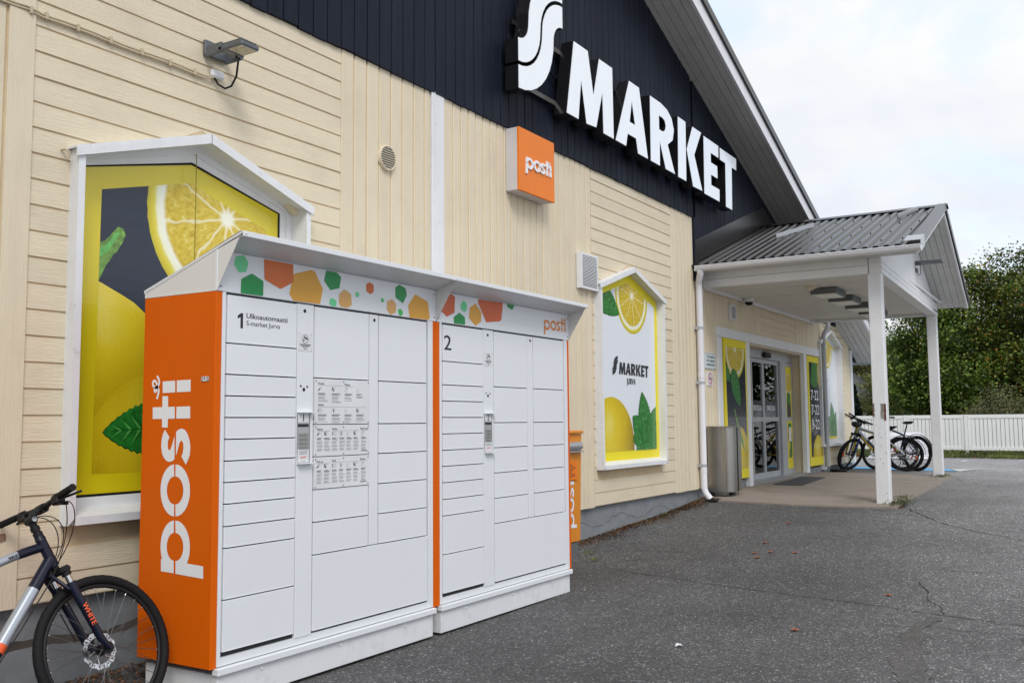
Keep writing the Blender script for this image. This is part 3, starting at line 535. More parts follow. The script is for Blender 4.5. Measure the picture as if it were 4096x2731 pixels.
strip('asphalt_crack', [(9.2, 3.9), (9.9, 4.35), (10.6, 4.75)], .004, m_seam, .005, .01)
mb = MB(); pp = []
cl = [(7.75, 1.15), (7.3, 1.22), (6.8, 1.16), (6.25, 1.1), (5.85, 1.0), (5.4, .92)]
L1 = []; L2 = []
for i in range(26):
    t = i/25*(len(cl)-1); k = min(int(t), len(cl)-2); f = t-k
    x = cl[k][0]+(cl[k+1][0]-cl[k][0])*f; y = cl[k][1]+(cl[k+1][1]-cl[k][1])*f
    ww = (.045+.06*math.sin(i/25*math.pi))*random.uniform(.55, 1.35)
    L1.append((x, y+ww, gz(x, y)+.0045)); L2.append((x, y-ww*random.uniform(.5, 1.2), gz(x, y)+.0045))
vs = []
for a, b in zip(L1, L2): vs += [a, b]
mb.add(vs, [(2*i, 2*i+1, 2*i+3, 2*i+2) for i in range(25)]); part('asphalt_scar', mb, m_asphalt_patch, loc=(6.8, 1.1, gz(6.8, 1.1)), kind='structure')
# painted bay marks
def flat(name, pts, material, lift):
    mb = MB(); mb.add([(x, y, gz(x, y)+lift) for x, y in pts], [tuple(range(len(pts)))]); return part(name, mb, material, loc=(pts[0][0], pts[0][1], gz(*pts[0])), kind='structure')
flat('blue_bay_marking', [(21.2, 2.66), (22.0, 2.92), (22.35, 4.9), (22.6, 7.5), (21.75, 7.5), (21.35, 4.9)], m_blue, .010)
flat('white_bay_line', [(21.15, 2.58), (22.12, 2.42), (22.08, 2.88), (21.2, 2.64)], m_roadwhite, .010)
flat('white_bay_line', [(26.4, 3.23), (27.05, 3.23), (27.05, 3.09), (26.4, 3.09)], m_roadwhite, .010)

# ================================================================== the shop
YW = 4.9
AP = 7.3                                    # gable apex x
def rake(x): return 3.63+.35*(16.45-x) if x >= AP else 3.63+.35*(16.45-AP)-.35*(AP-x)
X0, X1 = -8.9, 22.36
shop = thing('store_building', (AP, YW, -1.45), 'cream boarded supermarket with dark blue gable and broad overhanging roof', 'building')
# backing walls and foundation
mb = MB()
for a, b in ((X0, 15.12), (18.5, X1)): mb.box(a, b, YW+.16, YW+.34, -.93, 2.6)
mb.box(15.12, 18.5, YW+.10, YW+.34, 1.26, 2.6)
mb.box(X0, X0+.2, YW+.3, YW+24, -.93, 2.2); mb.box(X1-.2, X1-.02, YW+.3, YW+24, -.93, 1.75); mb.box(X0, X1-.02, YW+23.8, YW+24, -.93, 2.2)
part('wall', mb, m_beige_v, shop)
mb = MB(); zl = 2.6
mb.poly([(X0, zl), (X1-.02, zl), (X1-.02, rake(X1)-.06), (AP, rake(AP)-.06), (X0, rake(X0)-.06)] if rake(X1) > zl else
        [(X0, zl), (19.3, zl), (AP, rake(AP)-.06), (X0+3.4, zl+.001)], lambda a, b: (a, YW+.3, b), .24, (0, -1, 0))
part('gable_wall', mb, m_dark_back, shop)
mb = MB()
for a, b in ((X0, 15.0), (18.6, X1-.03)): mb.box(a, b, YW+.035, YW+.4, -1.9, -.93)
part('foundation', mb, m_concrete, shop)
mb = MB(); a_ = 0
vs = []
for i in range(60):
    x = 8.9+i*.055; z = -1.13+.05*math.sin(i*.31)+random.uniform(-.012, .012); vs += [(x, YW+.034, z), (x, YW+.034, z+random.uniform(.003, .010))]
mb.add(vs, [(2*i, 2*i+2, 2*i+3, 2*i+1) for i in range(59)]); 
m_stain = mat('foundation_stain', (.085, .072, .062), .9, var=.3, vscale=(8, 8, 8)); part('foundation_crack', mb, m_stain, shop)
mb = MB(); vs = []
for i in range(40):
    x = 1.9+i*.055; z = -1.16+.02*math.sin(i*.4)+random.uniform(-.008, .008); vs += [(x, YW+.034, z-.025), (x, YW+.034, z+.012+random.uniform(0, .012))]
mb.add(vs, [(2*i, 2*i+2, 2*i+3, 2*i+1) for i in range(39)])
part('foundation_crack', mb, m_stain, shop)

# windows: outline (absolute x) used to cut the boards
WIN = [(3.15, 4.98), (9.60, 11.44), (19.42, 21.19)]
WZ0, WZE, WZA = -.54, 1.555, 1.845
def wroof(w, x):
    a, b = w; c = (a+b)/2; return WZE+(WZA-WZE)*(1-abs(x-c)/((b-a)/2))
def clapboards(xa, xb, z0, z1, win=None, pitch=.1425, cut_rake=False, seed=0):
    rr = random.Random(seed); z = z0
    while z < z1-.01:
        zt = min(z+pitch, z1); segs = [((xa, xa), (xb, xb))]
        if win:
            a, b = win; c = (a+b)/2
            if zt > WZ0+.01 and z < WZA-.01:
                def lim(zz, side):
                    if zz <= WZE: return a if side < 0 else b
                    t = min(1, (zz-WZE)/(WZA-WZE)); return a+(c-a)*t if side < 0 else b-(b-c)*t
                segs = [((xa, xa), (lim(z, -1)+.015, lim(zt, -1)+.015)), ((lim(z, 1)-.015, lim(zt, 1)-.015), (xb, xb))]
        for (l0, l1), (r0, r1) in segs:
            if cut_rake: r0 = min(r0, 16.45+(3.63-z)/.35+.02); r1 = min(r1, 16.45+(3.63-zt)/.35+.02)
            if r0-l0 < .02: continue
            yb = YW-.017+rr.uniform(-.002, .002); yt = YW-.012
            g = .011
            mb = MB(); mb.hexa([(l0, yb, z+g), (r0, yb, z+g), (r0, YW+.05, z+g), (l0, YW+.05, z+g), (l1, yt, zt), (r1, yt, zt), (r1, YW+.05, zt), (l1, YW+.05, zt)])
            part('clapboard', mb, m_beige_h, shop)
        z = zt
def vboards(xs, z0, z1, material=m_beige_v, name='siding_board', seed=0, y=YW, jit=0.004, groove=.015):
    """vertical boards between successive x values; z0/z1 numbers or functions of x"""
    if material is m_dark_v: groove = .010
    rr = random.Random(seed)
    f = lambda q, x: q(x) if callable(q) else q
    for a, b in zip(xs[:-1], xs[1:]):
        g = groove/2; yy = y-.018+rr.uniform(-.0015, .0015); ch = min(.007, groove*.4)
        a2, b2 = a+g, b-g; za, zb = f(z0, a)+rr.uniform(-jit, jit), f(z0, b)+0; zb = za+(f(z0, b)-f(z0, a)); ta, tb = f(z1, a), f(z1, b)
        if ta-za < .03 or tb-zb < .03: continue
        mb = MB()
        mb.add([(a2, YW+.05, za), (a2, yy+ch, za), (a2+ch, yy, za), (b2-ch, yy, zb), (b2, yy+ch, zb), (b2, YW+.05, zb),
                (a2, YW+.05, ta), (a2, yy+ch, ta), (a2+ch, yy, ta), (b2-ch, yy, tb), (b2, yy+ch, tb), (b2, YW+.05, tb)],
               [(0, 1, 7, 6), (1, 2, 8, 7), (2, 3, 9, 8), (3, 4, 10, 9), (4, 5, 11, 10), (5, 4, 3, 2, 1, 0), (6, 7, 8, 9, 10, 11)])
        part(name, mb, material, shop)
rg = lambda a, b, n: [a+(b-a)*i/n for i in range(n+1)]
ZB = -.945; ZG = 2.885
vboards(rg(.1, 2.62, 18)+[2.765], ZB, ZG, seed=1)
vboards([2.765, 2.915], ZB, ZG, seed=2, y=YW-.012, groove=.004)
clapboards(2.915, 5.375, ZB, ZG, WIN[0], seed=3)
vboards([5.375+.151*i for i in range(8)]+[6.515], ZB, ZG, seed=4)
mb = MB(); mb.bbox(6.52, 6.70, YW-.035, YW+.05, ZB, ZG+.01, .004); part('trim_board', mb, m_white_old, shop, label='white vertical board between the cream sidings')
vboards([6.705]+rg(6.858, 9.55, 22), ZB, ZG, seed=5)
clapboards(9.56, 11.90, ZB, ZG, WIN[1], seed=6)
vboards(rg(11.905, 12.70, 6), ZB, ZG, seed=7)
# under the entrance roof
vboards(rg(12.705, 13.62, 7), ZB, 1.97, seed=8)
vboards(rg(13.62, 15.74, 16), 1.38, 1.97, seed=9)
clapboards(15.74, 17.86, 1.38, 1.97, seed=10, pitch=.118)
vboards(rg(17.87, 19.93, 15), 1.38, 1.97, seed=11)
clapboards(19.935, 21.62, ZB, 2.5, WIN[2], seed=12, cut_rake=True)
vboards(rg(21.625, 22.2, 5), ZB, lambda x: rake(x)-.01, seed=13)
mb = MB(); mb.bbox(22.21, 22.385, YW-.04, YW+.10, ZB-.03, rake(22.3)-.03); part('corner_board', mb, m_white, shop)
# painted ground of the joints behind the boards
mb = MB()
for a, b in ((.1, 3.19), (4.94, 9.64), (11.40, 13.6)): mb.box(a, b, YW-.0095, YW+.045, ZB+.004, ZG-.004)
mb.box(3.19, 4.94, YW-.0095, YW+.045, ZB+.004, WZ0+.01); mb.box(9.64, 11.40, YW-.0095, YW+.045, ZB+.004, WZ0+.01)
mb.box(3.19, 4.94, YW-.0095, YW+.045, WZA-.01, ZG-.004); mb.box(9.64, 11.40, YW-.0095, YW+.045, WZA-.01, ZG-.004)
for a, b in ((3.19, 4.94), (9.64, 11.40)):
    c = (a+b)/2
    mb.poly([[(a, WZE+.02), (c, WZA-.012), (a, WZA-.012)]], lambda u, v: (u, YW-.0095, v)); mb.poly([[(b, WZE+.02), (b, WZA-.012), (c, WZA-.012)]], lambda u, v: (u, YW-.0095, v))
mb.box(13.6, 19.95, YW-.0095, YW+.045, 1.39, 1.965)
mb.box(19.95, 22.2, YW-.0095, YW+.045, ZB+.004, WZ0+.01); mb.box(21.16, 22.2, YW-.0095, YW+.045, WZ0+.01, 1.35); mb.box(19.93, 19.45+.5, YW-.0095, YW+.045, WZ0+.01, 1.9)
part('joint_ground', mb, m_groove, shop)
# the dark boards of the gable
lo = lambda x: ZG
vboards([.2+.1515*i for i in range(83)]+[12.697], ZG, lambda x: rake(x)-.02, m_dark_v, 'gable_board', 20, YW-.022, .006)
def crz(x):                                 # underside of the entrance roof where it meets the wall
    return (2.16+.335*(x-12.66) if x < 15.95 else 3.27-.335*(x-15.95))
xs = [12.775+.1515*i for i in range(65)]
vboards(xs, lambda x: max(1.985, crz(x)-.12) if x < 19.4 else 1.98, lambda x: rake(x)-.02, m_dark_v, 'gable_board', 21, YW-.022, .0)
mb = MB(); mb.box(12.70, 12.775, YW-.045, YW+.05, 1.97, ZG); part('trim_board', mb, m_dark_v, shop, label='dark upright edge board beside the entrance roof')
# drip strip under the gable boards
mb = MB(); mb.box(.1, 12.7, YW-.012, YW+.04, ZG-.02, ZG+.02); part('drip_strip', mb, mat('drip_strip_brown', (.16, .12, .08), .8, var=.3, vscale=(9, 9, 9)), shop)

# main roof: slabs, soffit boards, barge boards, caps
YO = 4.3
mb = MB()
def slab(xa, xb, dz0, dz1, ya, yb): mb.hexa([(xa, ya, rake(xa)+dz0), (xb, ya, rake(xb)+dz0), (xb, yb, rake(xb)+dz0), (xa, yb, rake(xa)+dz0), (xa, ya, rake(xa)+dz1), (xb, ya, rake(xb)+dz1), (xb, yb, rake(xb)+dz1), (xa, yb, rake(xa)+dz1)])
slab(-9.6, AP, .06, .30, YO+.02, YW+24.5); slab(AP, 23.1, .06, .30, YO+.02, YW+24.5)
part('roof', mb, m_roof, shop)
for i in range(5):
    ya = YO+.02+i*.12; yb = ya+.1105
    for k, (xa, xb) in enumerate(((AP, 23.1), (-9.6, AP))):
        mb = MB(); slab(xa, xb, 0, .05, ya, yb); part('soffit_board', mb, m_soffit, shop)
for xa, xb in ((AP, 23.12), (-9.62, AP)):
    mb = MB(); slab(xa, xb, -.015, .27, YO-.025, YO+.018); part('barge_board', mb, m_gutter, shop)
    mb = MB(); slab(xa, xb, .272, .315, YO-.06, YO+.2); slab(xa, xb, .20, .272, YO-.06, YO-.03); part('roof_edge_cap', mb, m_roof, shop)
mb = MB()
for i in range(9): mb.box(22.40+.002, 23.1, YO+.62+.3*i, YO+.905+.3*i, rake(23.1)-.03, rake(23.1)-.005)
part('eave_soffit', mb, m_greypanel, shop)
mb = MB(); mb.box(23.1, 23.14, YO, YW+24, rake(23.1)-.04, rake(23.1)+.3); part('eave_board', mb, m_greypanel, shop)

# pentagon windows
def posterize(mb, sets, y0):
    """sets: list of (mat index, polygon) drawn one over the next, each a hair in front"""
    k_ = 0; last_ = None
    for i, (mi, pl) in enumerate(sets):
        if len(pl) < 3: continue
        k_ = k_+(.00012 if mi != last_ else .00002); last_ = mi
        mb.mat(mi if isinstance(mi, int) else 16+lemons.index(mi)); y = y0-k_; mb.poly([pl], lambda a, b: (a, y, b), 0, (0, -1, 0))
PM = [m_yellow, m_navy, m_rind, m_pith, m_pulp, m_membr, m_lemon, m_lemon_hi, m_mintleaf, m_mintdark, m_stem, m_posterwhite, m_ink, m_yellow2, m_mintlite, m_wprint]
lemons = []          # printed lemon pictures, one material each; posterize finds them by name
def slice_(cx, cz, rx, rz, conv, segs=9, rot=10, k=None):
    nm = 'lemon_slice_print_%d' % len(lemons); PM.append(slice_mat(nm, cx, cz, rx, rz, segs, rot)); lemons.append(nm)
    return [(nm, clip(ell(cx, cz, rx, rz, 90, wob=.004), conv))]
def lemon_(poly, cx, cz, rx, rz, conv):
    nm = 'lemon_print_%d' % len(lemons); PM.append(lemon_mat(nm, cx, cz, rx, rz)); lemons.append(nm)
    return [(nm, clip(poly, conv))]
def leaf_(base, tip, wid, conv, veins=5, teeth=True):
    bx, bz = base; tx, tz = tip; dx, dz = tx-bx, tz-bz; L = math.hypot(dx, dz); ux, uz = dx/L, dz/L; nx, nz = -uz, ux
    prof = lambda t: math.sin(math.pi*min(1, t**.75))**.8 if 0 < t < 1 else 0
    pts = []; n = 26
    for sgn in (1, -1):
        rngi = range(n+1) if sgn > 0 else range(n-1, 0, -1)
        for i in rngi:
            t = i/n; w = wid*prof(t)*(1+(.10 if (teeth and i % 2) else 0)); pts.append((bx+ux*L*t+nx*w*sgn, bz+uz*L*t+nz*w*sgn))
    mx_, mz_ = sum(p[0] for p in pts)/len(pts), sum(p[1] for p in pts)/len(pts)
    o = [(9, clip([(mx_+(a-mx_)*1.035, mz_+(b-mz_)*1.03-.004) for a, b in pts], conv)), (8, clip(pts, conv))]; v9 = []; v14 = []
    for sgn in (1, -1):
        for k in range(veins):
            t0 = .1+.75*k/veins; t1 = t0+.16; w = wid*prof(t1)*.85
            p0 = (bx+ux*L*t0, bz+uz*L*t0); p1 = (bx+ux*L*t1+nx*w*sgn, bz+uz*L*t1+nz*w*sgn); q = .012*L
            v9.append((9, clip([p0, (p0[0]+ux*q, p0[1]+uz*q), p1], conv)))
            v14.append((14, clip([(p0[0]+ux*q*3, p0[1]+uz*q*3), (p0[0]+ux*q*6, p0[1]+uz*q*6), (p1[0]+ux*q*2-nx*w*.1*sgn, p1[1]+uz*q*2-nz*w*.1*sgn)], conv)))
    o += v14+v9; o.append((9, clip([(bx+nx*.012*L, bz+nz*.012*L), (bx-nx*.012*L, bz-nz*.012*L), (tx, tz)], conv))); return o
def cc(P):
    A = sum(P[i][0]*P[(i+1) % len(P)][1]-P[(i+1) % len(P)][0]*P[i][1] for i in range(len(P))); return P if A > 0 else P[::-1]
def s_logo(cx, cz, r):
    """two nested ribbons making the S: cx = axis x of the middle, r = centre-line radius (.45 on the big sign)"""
    k = r/.45; res = []
    for sgn in (1, -1):
        pts = []
        ro, ri = (.435, .195) if sgn > 0 else (.705, .465)
        lo_o = [(cx-.45*k+k*ro*math.cos(R_(a)), cz+k*ro*math.sin(R_(a))) for a in range(-90, 1, 10)]
        lo_i = [(cx-.45*k+k*ri*math.cos(R_(a)), cz+k*ri*math.sin(R_(a))) for a in range(-90, 1, 10)]
        # upper quarter, mirrored: centre at cx+.45k; left ribbon is the outer one there
        uo, ui = (.705, .465) if sgn > 0 else (.435, .195)
        up_o = [(cx+.45*k-k*uo*math.cos(R_(a)), cz+k*uo*math.sin(R_(a))) for a in range(0, 91, 10)]
        up_i = [(cx+.45*k-k*ui*math.cos(R_(a)), cz+k*ui*math.sin(R_(a))) for a in range(0, 91, 10)]
        res.append(lo_o+up_i[1:]+up_o[::-1]+lo_i[::-1][1:] if True else [])
    return res
# block letters M A R K E T measured on the sign: lists of loops in letter metres, z from 3.21 to 4.06
LET = dict(
 M=[[(8.75, 4.06), (9.08, 4.06), (9.20, 3.60), (9.35, 4.06), (9.69, 4.06), (9.70, 3.22), (9.43, 3.22), (9.42, 3.68), (9.26, 3.24), (9.02, 3.22), (8.91, 3.67), (8.84, 3.22), (8.57, 3.22)]],
 A=[[(10.14, 4.05), (10.43, 4.05), (10.66, 3.21), (10.36, 3.21), (10.31, 3.38), (10.08, 3.38), (10.03, 3.22), (9.74, 3.22)], [(10.21, 3.80), (10.285, 3.55), (10.145, 3.55)]],
 R=[[(10.75, 4.05), (11.10, 4.05), (11.30, 4.02), (11.45, 3.94), (11.52, 3.80), (11.47, 3.65), (11.30, 3.55), (11.53, 3.21), (11.21, 3.21), (11.04, 3.52), (11.03, 3.21), (10.74, 3.21)],
    [(11.03, 3.86), (11.03, 3.69), (11.15, 3.69), (11.22, 3.73), (11.24, 3.78), (11.21, 3.84), (11.14, 3.86)]],
 K=[[(11.66, 4.03), (11.94, 4.03), (11.92, 3.20), (11.63, 3.20)], [(12.19, 4.03), (12.53, 4.03), (12.24, 3.64), (12.52, 3.19), (12.16, 3.18), (11.95, 3.65)]],
 E=[[(12.61, 4.01), (13.22, 4.01), (13.21, 3.82), (12.89, 3.82), (12.89, 3.69), (13.15, 3.69), (13.15, 3.50), (12.88, 3.50), (12.88, 3.36), (13.22, 3.36), (13.21, 3.17), (12.59, 3.17)]],
 T=[[(13.27, 4.00), (14.01, 4.00), (14.00, 3.81), (13.79, 3.81), (13.76, 3.15), (13.48, 3.15), (13.50, 3.81), (13.27, 3.81)]])

def penta(w, ins):   # inset outline of a window opening, counter-clockwise
    a, b = w; c = (a+b)/2; i = ins
    return [(a+i, WZ0+i), (b-i, WZ0+i), (b-i, WZE-.35*i), (c, WZA-1.05*i), (a+i, WZE-.35*i)]
def window(w, depth, yfront, label):
    """white pentagon casing standing proud of the wall, deep reveal, inner frame, printed film pane"""
    a, b = w; c = (a+b)/2; O = penta(w, 0); I = penta(w, .042)
    mb = MB()
    n = 5
    for i in range(n):
        j = (i+1) % n
        o0, o1, i0, i1 = O[i], O[j], I[i], I[j]
        if i == 0: continue      # bottom: the sill is its own piece
        F = lambda p, y: (p[0], y, p[1])
        mb.add([F(o0, yfront), F(o1, yfront), F(i1, yfront), F(i0, yfront), F(o0, YW+.02), F(o1, YW+.02), F(i1, YW+depth), F(i0, YW+depth)],
               [(0, 1, 2, 3), (4, 5, 1, 0), (3, 2, 6, 7), (0, 3, 7, 4), (1, 5, 6, 2)])
    casing = part('window', mb, m_white_old, shop, label=label)
    # roof plates over the two slopes
    for s_ in (-1, 1):
        xa, xb = (a-.02, c+.002) if s_ < 0 else (b+.02, c-.002)
        mb = MB(); za = WZE-.006; zb = WZA+.006; pts = [(xa, yfront-.012, za), (xb, yfront-.012, zb), (xb, YW+.0, zb), (xa, YW+.0, za), (xa, yfront-.012, za+.012), (xb, yfront-.012, zb+.012), (xb, YW, zb+.012), (xa, YW, za+.012)]
        mb.hexa(pts); mb.hexa([(xa, yfront-.014, za-.048), (xb, yfront-.014, zb-.05), (xb, yfront-.003, zb-.05), (xa, yfront-.003, za-.048), (xa, yfront-.014, za), (xb, yfront-.014, zb), (xb, yfront-.003, zb), (xa, yfront-.003, za)])
        part('hood', mb, m_white_old, casing)
    mb = MB()
    mb.hexa([(a+.043, yfront-.004, WZ0), (b-.043, yfront-.004, WZ0), (b-.043, YW+.02, WZ0), (a+.043, YW+.02, WZ0), (a+.043, yfront-.004, WZ0+.045), (b-.043, yfront-.004, WZ0+.045), (b-.043, YW+depth, WZ0+.085), (a+.043, YW+depth, WZ0+.085)])
    part('sill', mb, m_white_old, casing)
    if depth > .01:
        G = penta(w, .085); G2 = penta(w, .135); G3 = penta(w, .150); y = YW+depth-.03
        mb = MB()
        for A_, B_, y1, mi in ((I, G, y, 0), (G, G2, y+.015, 0), (G2, G3, y+.022, 1)):
            mb.mat(mi)
            for i in range(5):
                j = (i+1) % 5; mb.add([(A_[i][0], y1, A_[i][1]), (A_[j][0], y1, A_[j][1]), (B_[j][0], y1, B_[j][1]), (B_[i][0], y1, B_[i][1]), (B_[j][0], y1+.03, B_[j][1]), (B_[i][0], y1+.03, B_[i][1])], [(0, 1, 2, 3), (3, 2, 4, 5)])
        part('frame', mb, [m_white, m_black], casing)
    return casing
# --- big left window
w = WIN[0]; cas = window(w, .09, 4.805, 'tall lemon window behind the left locker')
y0 = YW+.085; out5 = penta(w, .14); inn = cc([(3.405, -.277), (4.72, -.277), (4.72, 1.365), (4.055, 1.565), (3.42, 1.395)])
sets = [(0, out5), (1, inn)]
sets += slice_(4.37, 1.38, .635, .66, inn, 10, 27, (.89, .78))
sets += [(10, clip([(3.30, 1.02), (3.391, 1.065), (3.452, 1.095), (3.49, 1.135), (3.536, 1.19), (3.57, 1.185), (3.588, 1.15), (3.57, 1.10), (3.55, 1.07), (3.532, 1.035), (3.51, 1.02), (3.494, .99), (3.46, .945), (3.442, .906), (3.42, .86), (3.409, .836), (3.38, .836), (3.30, .84)], inn)),
         (14, clip([(3.40, 1.03), (3.46, 1.07), (3.53, 1.16), (3.55, 1.15), (3.48, 1.04), (3.42, .99)], inn))]
lem = [(3.3, .85), (3.386, .848), (3.428, .841), (3.49, .815), (3.581, .778), (3.66, .742), (3.76, .67), (3.9, .54), (4.0, .38), (4.06, .2), (4.08, 0), (4.0, -.2), (3.9, -.35), (3.3, -.35)]
sets += lemon_(lem, 3.42, .70, .75, .85, inn)
sets += lemon_(ell(3.92, -.28, .60, .62, 60), 3.80, .02, .62, .62, inn)
sets += leaf_((4.0, .0), (3.475, -.035), .145, inn, 6)
mb = MB(); posterize(mb, sets, y0); part('poster', mb, PM, cas, label='lemon slice, lemon and mint print on a yellow and dark blue film')
mb = MB(); mb.box(4.046, 4.050, y0-.07, y0-.066, -.38, 1.745); part('film_seam', mb, mat('seam', (.25, .2, .02), .5), cas)
# --- right window beyond the lockers: flush white film
def white_poster(w, cas, yb, logo=True):
    dx = w[0]-WIN[1][0]; k = (w[1]-w[0])/(WIN[1][1]-WIN[1][0])
    X = lambda x: w[0]+(x-WIN[1][0])*k
    T = lambda P: [(X(a), b) for a, b in P]
    o5 = penta(w, .035); o5 = [(a, max(b, WZ0+.065)) for a, b in o5]; i5 = cc(T([(9.82, -.35), (11.30, -.35), (11.31, 1.455), (10.52, 1.68), (9.83, 1.475)]))
    sets = [(13, o5), (11, i5)]
    sets += slice_(X(10.64), 1.53, .465, .465, i5, 10, 12, (.90, .80))
    sets += leaf_((X(9.72), 1.50), (X(10.27), 1.28), .15, i5, 5); sets += leaf_((X(9.75), 1.42), (X(10.02), 1.27), .10, i5, 3)
    sets += lemon_(ell(X(10.02), -.30, .62, .585, 60), X(9.96), -.05, .72, .72, i5)
    for b_, t_, wd in (((11.12, -.2), (11.42, .20), .16), ((11.0, -.16), (10.88, .36), .17), ((10.9, -.18), (10.60, .06), .14), ((11.0, -.15), (10.60, -.22), .15), ((11.02, -.12), (10.70, -.40), .16), ((11.0, -.15), (11.38, -.06), .16), ((11.0, -.2), (11.36, -.36), .17), ((11.02, -.18), (11.02, -.46), .15), ((10.98, -.26), (11.10, -.02), .07), ((10.98, -.24), (10.84, -.08), .06)):
        sets += leaf_((X(b_[0]), b_[1]), (X(t_[0]), t_[1]), wd*k, i5, 4)
    if logo: sets += [(12, pl) for pl in s_logo(X(10.13), .66, .071*k)]
    mb = MB(); posterize(mb, sets, yb); n = len(sets)
    mb.mat(12); y = yb-.004
    for L, gl in (LET.items() if logo else ()):
        def mp(a, b): return (X(10.235+(a-8.57)*(.858/5.44)), y, .556+(b-3.21)*(.145/.85)-.0035*(a-8.57)*0)
        for g in ([gl] if L != 'K' else [[gl[0]], [gl[1]]]): mb.poly(g, mp, 0, (0, -1, 0))
    if logo: text(mb, 'JURVA', lambda u, v: (X(10.575)+u, y, .445+v), 0, 0, h=.072, w=.25*k, bold=.045, center=True)
    part('poster', mb, PM, cas, label='white S market Jurva film with lemon slice, lemon and mint' if logo else 'white film with lemon slice and mint')
cas = window(WIN[1], .0, 4.795, 'pentagon window with white film right of the lockers'); white_poster(WIN[1], cas, YW-.005)
cas = window(WIN[2], .06, 4.82, 'far pentagon window beyond the entrance'); white_poster(WIN[2], cas, YW+.05, False)

# entrance: trim, posters, doors
def trim(x0, x1, z0, z1, yf=YW-.034, material=m_white_old, yb=YW+.05):
    x0 *= .994; x1 *= .994
    mb = MB(); mb.bbox(x0, x1, yf, yb, z0, z1, .004); return part('trim_board', mb, material, shop)
trim(13.62, 19.95, 1.252, 1.40, YW-.042)
trim(13.66, 13.85, -.93, 1.25); trim(15.0, 15.17, -1.045, 1.25); trim(18.43, 18.61, -1.0, 1.25); trim(19.70, 19.915, -1.0, 1.25)
def poster_panel(x0, x1, z0, z1, sets, y=YW-.02, label=None, texts=()):
    mb = MB(); mb.box(x0, x1, y, YW+.05, z0, z1); k = [(0, None)]
    mb2 = MB(); mb2.mat(13); 
    posterize(mb2, [(13, [(x0, z0), (x1, z0), (x1, z1), (x0, z1)])]+sets, y-.001)
    for t in texts:
        mb2.mat(15); yy = y-.005; text(mb2, t[0], lambda u, v: (u, yy, v), t[1], t[2], h=t[3], w=t[4], bold=.04)
    pn = part('display_panel', mb, m_yellow2, shop, label=label); part('poster', mb2, PM, pn); return pn
c1 = cc([(13.99, -.75), (14.87, -.75), (14.85, 1.13), (13.93, 1.13)])
sets = [(1, c1)]+slice_(14.38, 1.10, .46, .46, c1, 10, 0, (.9, .8))+leaf_((14.22, .78), (14.57, .22), .17, c1, 5)+leaf_((13.9, .8), (14.12, .6), .10, c1, 3)
sets += lemon_(ell(14.5, -.72, .50, .62, 50), 14.4, -.45, .6, .7, c1)+[(10, [(14.26, .19), (14.31, .17), (14.42, -.02), (14.62, -.25), (14.72, -.45), (14.68, -.47), (14.45, -.22), (14.35, -.02)])]
poster_panel(13.86, 14.95, -.90, 1.25, sets, label='lemon and mint panel left of the sliding door')
c2 = cc([(18.70, -.72), (19.60, -.72), (19.60, 1.12), (18.70, 1.12)])
sets = [(1, c2)]+leaf_((19.35, 1.05), (18.80, .70), .26, c2, 6)+leaf_((19.5, 1.1), (19.2, .72), .2, c2, 5)+[(2, clip(ell(20.1, .95, .78, .72, 60), c2)), (3, clip(ell(20.1, .95, .70, .65, 60), c2))]
sets += lemon_(ell(19.22, -.72, .40, .42, 50), 19.15, -.55, .5, .5, c2)
poster_panel(18.58, 19.695, -.89, 1.24, sets, label='dark panel with the opening hours right of the door', texts=(('7-22', 18.77, .385, .19, .56), ('7-22', 18.78, .10, .19, .56), ('9-22', 18.79, -.185, .19, .56)))
# recess
mb = MB()
mb.box(15.13, 15.16, YW+.05, 5.2, -1.045, 1.25); mb.box(18.36, 18.40, YW-.005, 5.2, -1.045, 1.25); mb.box(15.16, 18.36, YW-.005, 5.2, 1.22, 1.25)
part('door_reveal', mb, mat('reveal_beige', (.55, .47, .36), .6, var=.05, dirt=.3, dirtcol=(.4, .34, .28)), shop)
DY = 5.16
door = part('sliding_door', MB().box(15.16, 18.46, DY-.04, DY+.06, 1.08, 1.22), m_frame_alu, shop)
def leafd(x0, x1, nm='door_leaf', y=DY):
    mb = MB(); fw_ = .05
    mb.box(x0, x0+fw_, y-.02, y+.02, -1.0, 1.07); mb.box(x1-fw_, x1, y-.02, y+.02, -1.0, 1.07)
    for a, b in ((-1.0, -.91), (-.02, .05), (1.0, 1.07)): mb.box(x0+fw_, x1-fw_, y-.02, y+.02, a, b)
    l = part(nm, mb, m_frame_alu, door); return l
def pane(x0, x1, z0, z1, y=DY, parent=None):
    mb = MB(); mb.add([(x0, y, z0), (x1, y, z0), (x1, y, z1), (x0, y, z1)], [(0, 1, 2, 3)]); return part('pane', mb, m_glass, door)
for (a, b) in ((15.93, 16.62), (16.63, 17.52)):
    leafd(a, b); pane(a+.05, b-.05, -.91, -.02); pane(a+.05, b-.05, .05, 1.0)
    mb = MB().mat(0); y = DY-.004; mb.box(a+.05, b-.05, y, y+.001, .06, .34)
    mb.mat(1); text(mb, 'TERVETULOA', lambda u, v: (u, y-.002, v), (a+b)/2, .17, h=.085, w=.50, bold=.05, center=True)
    part('welcome_strip', mb, [m_navy, m_wprint, m_signred], door)
mb = MB(); mb.box(17.56, 17.86, DY-.06, DY+.04, -1.0, 1.08); mb.box(15.16, 15.30, DY-.05, DY+.04, -1.0, 1.08); part('door_post', mb, m_frame_alu, door)
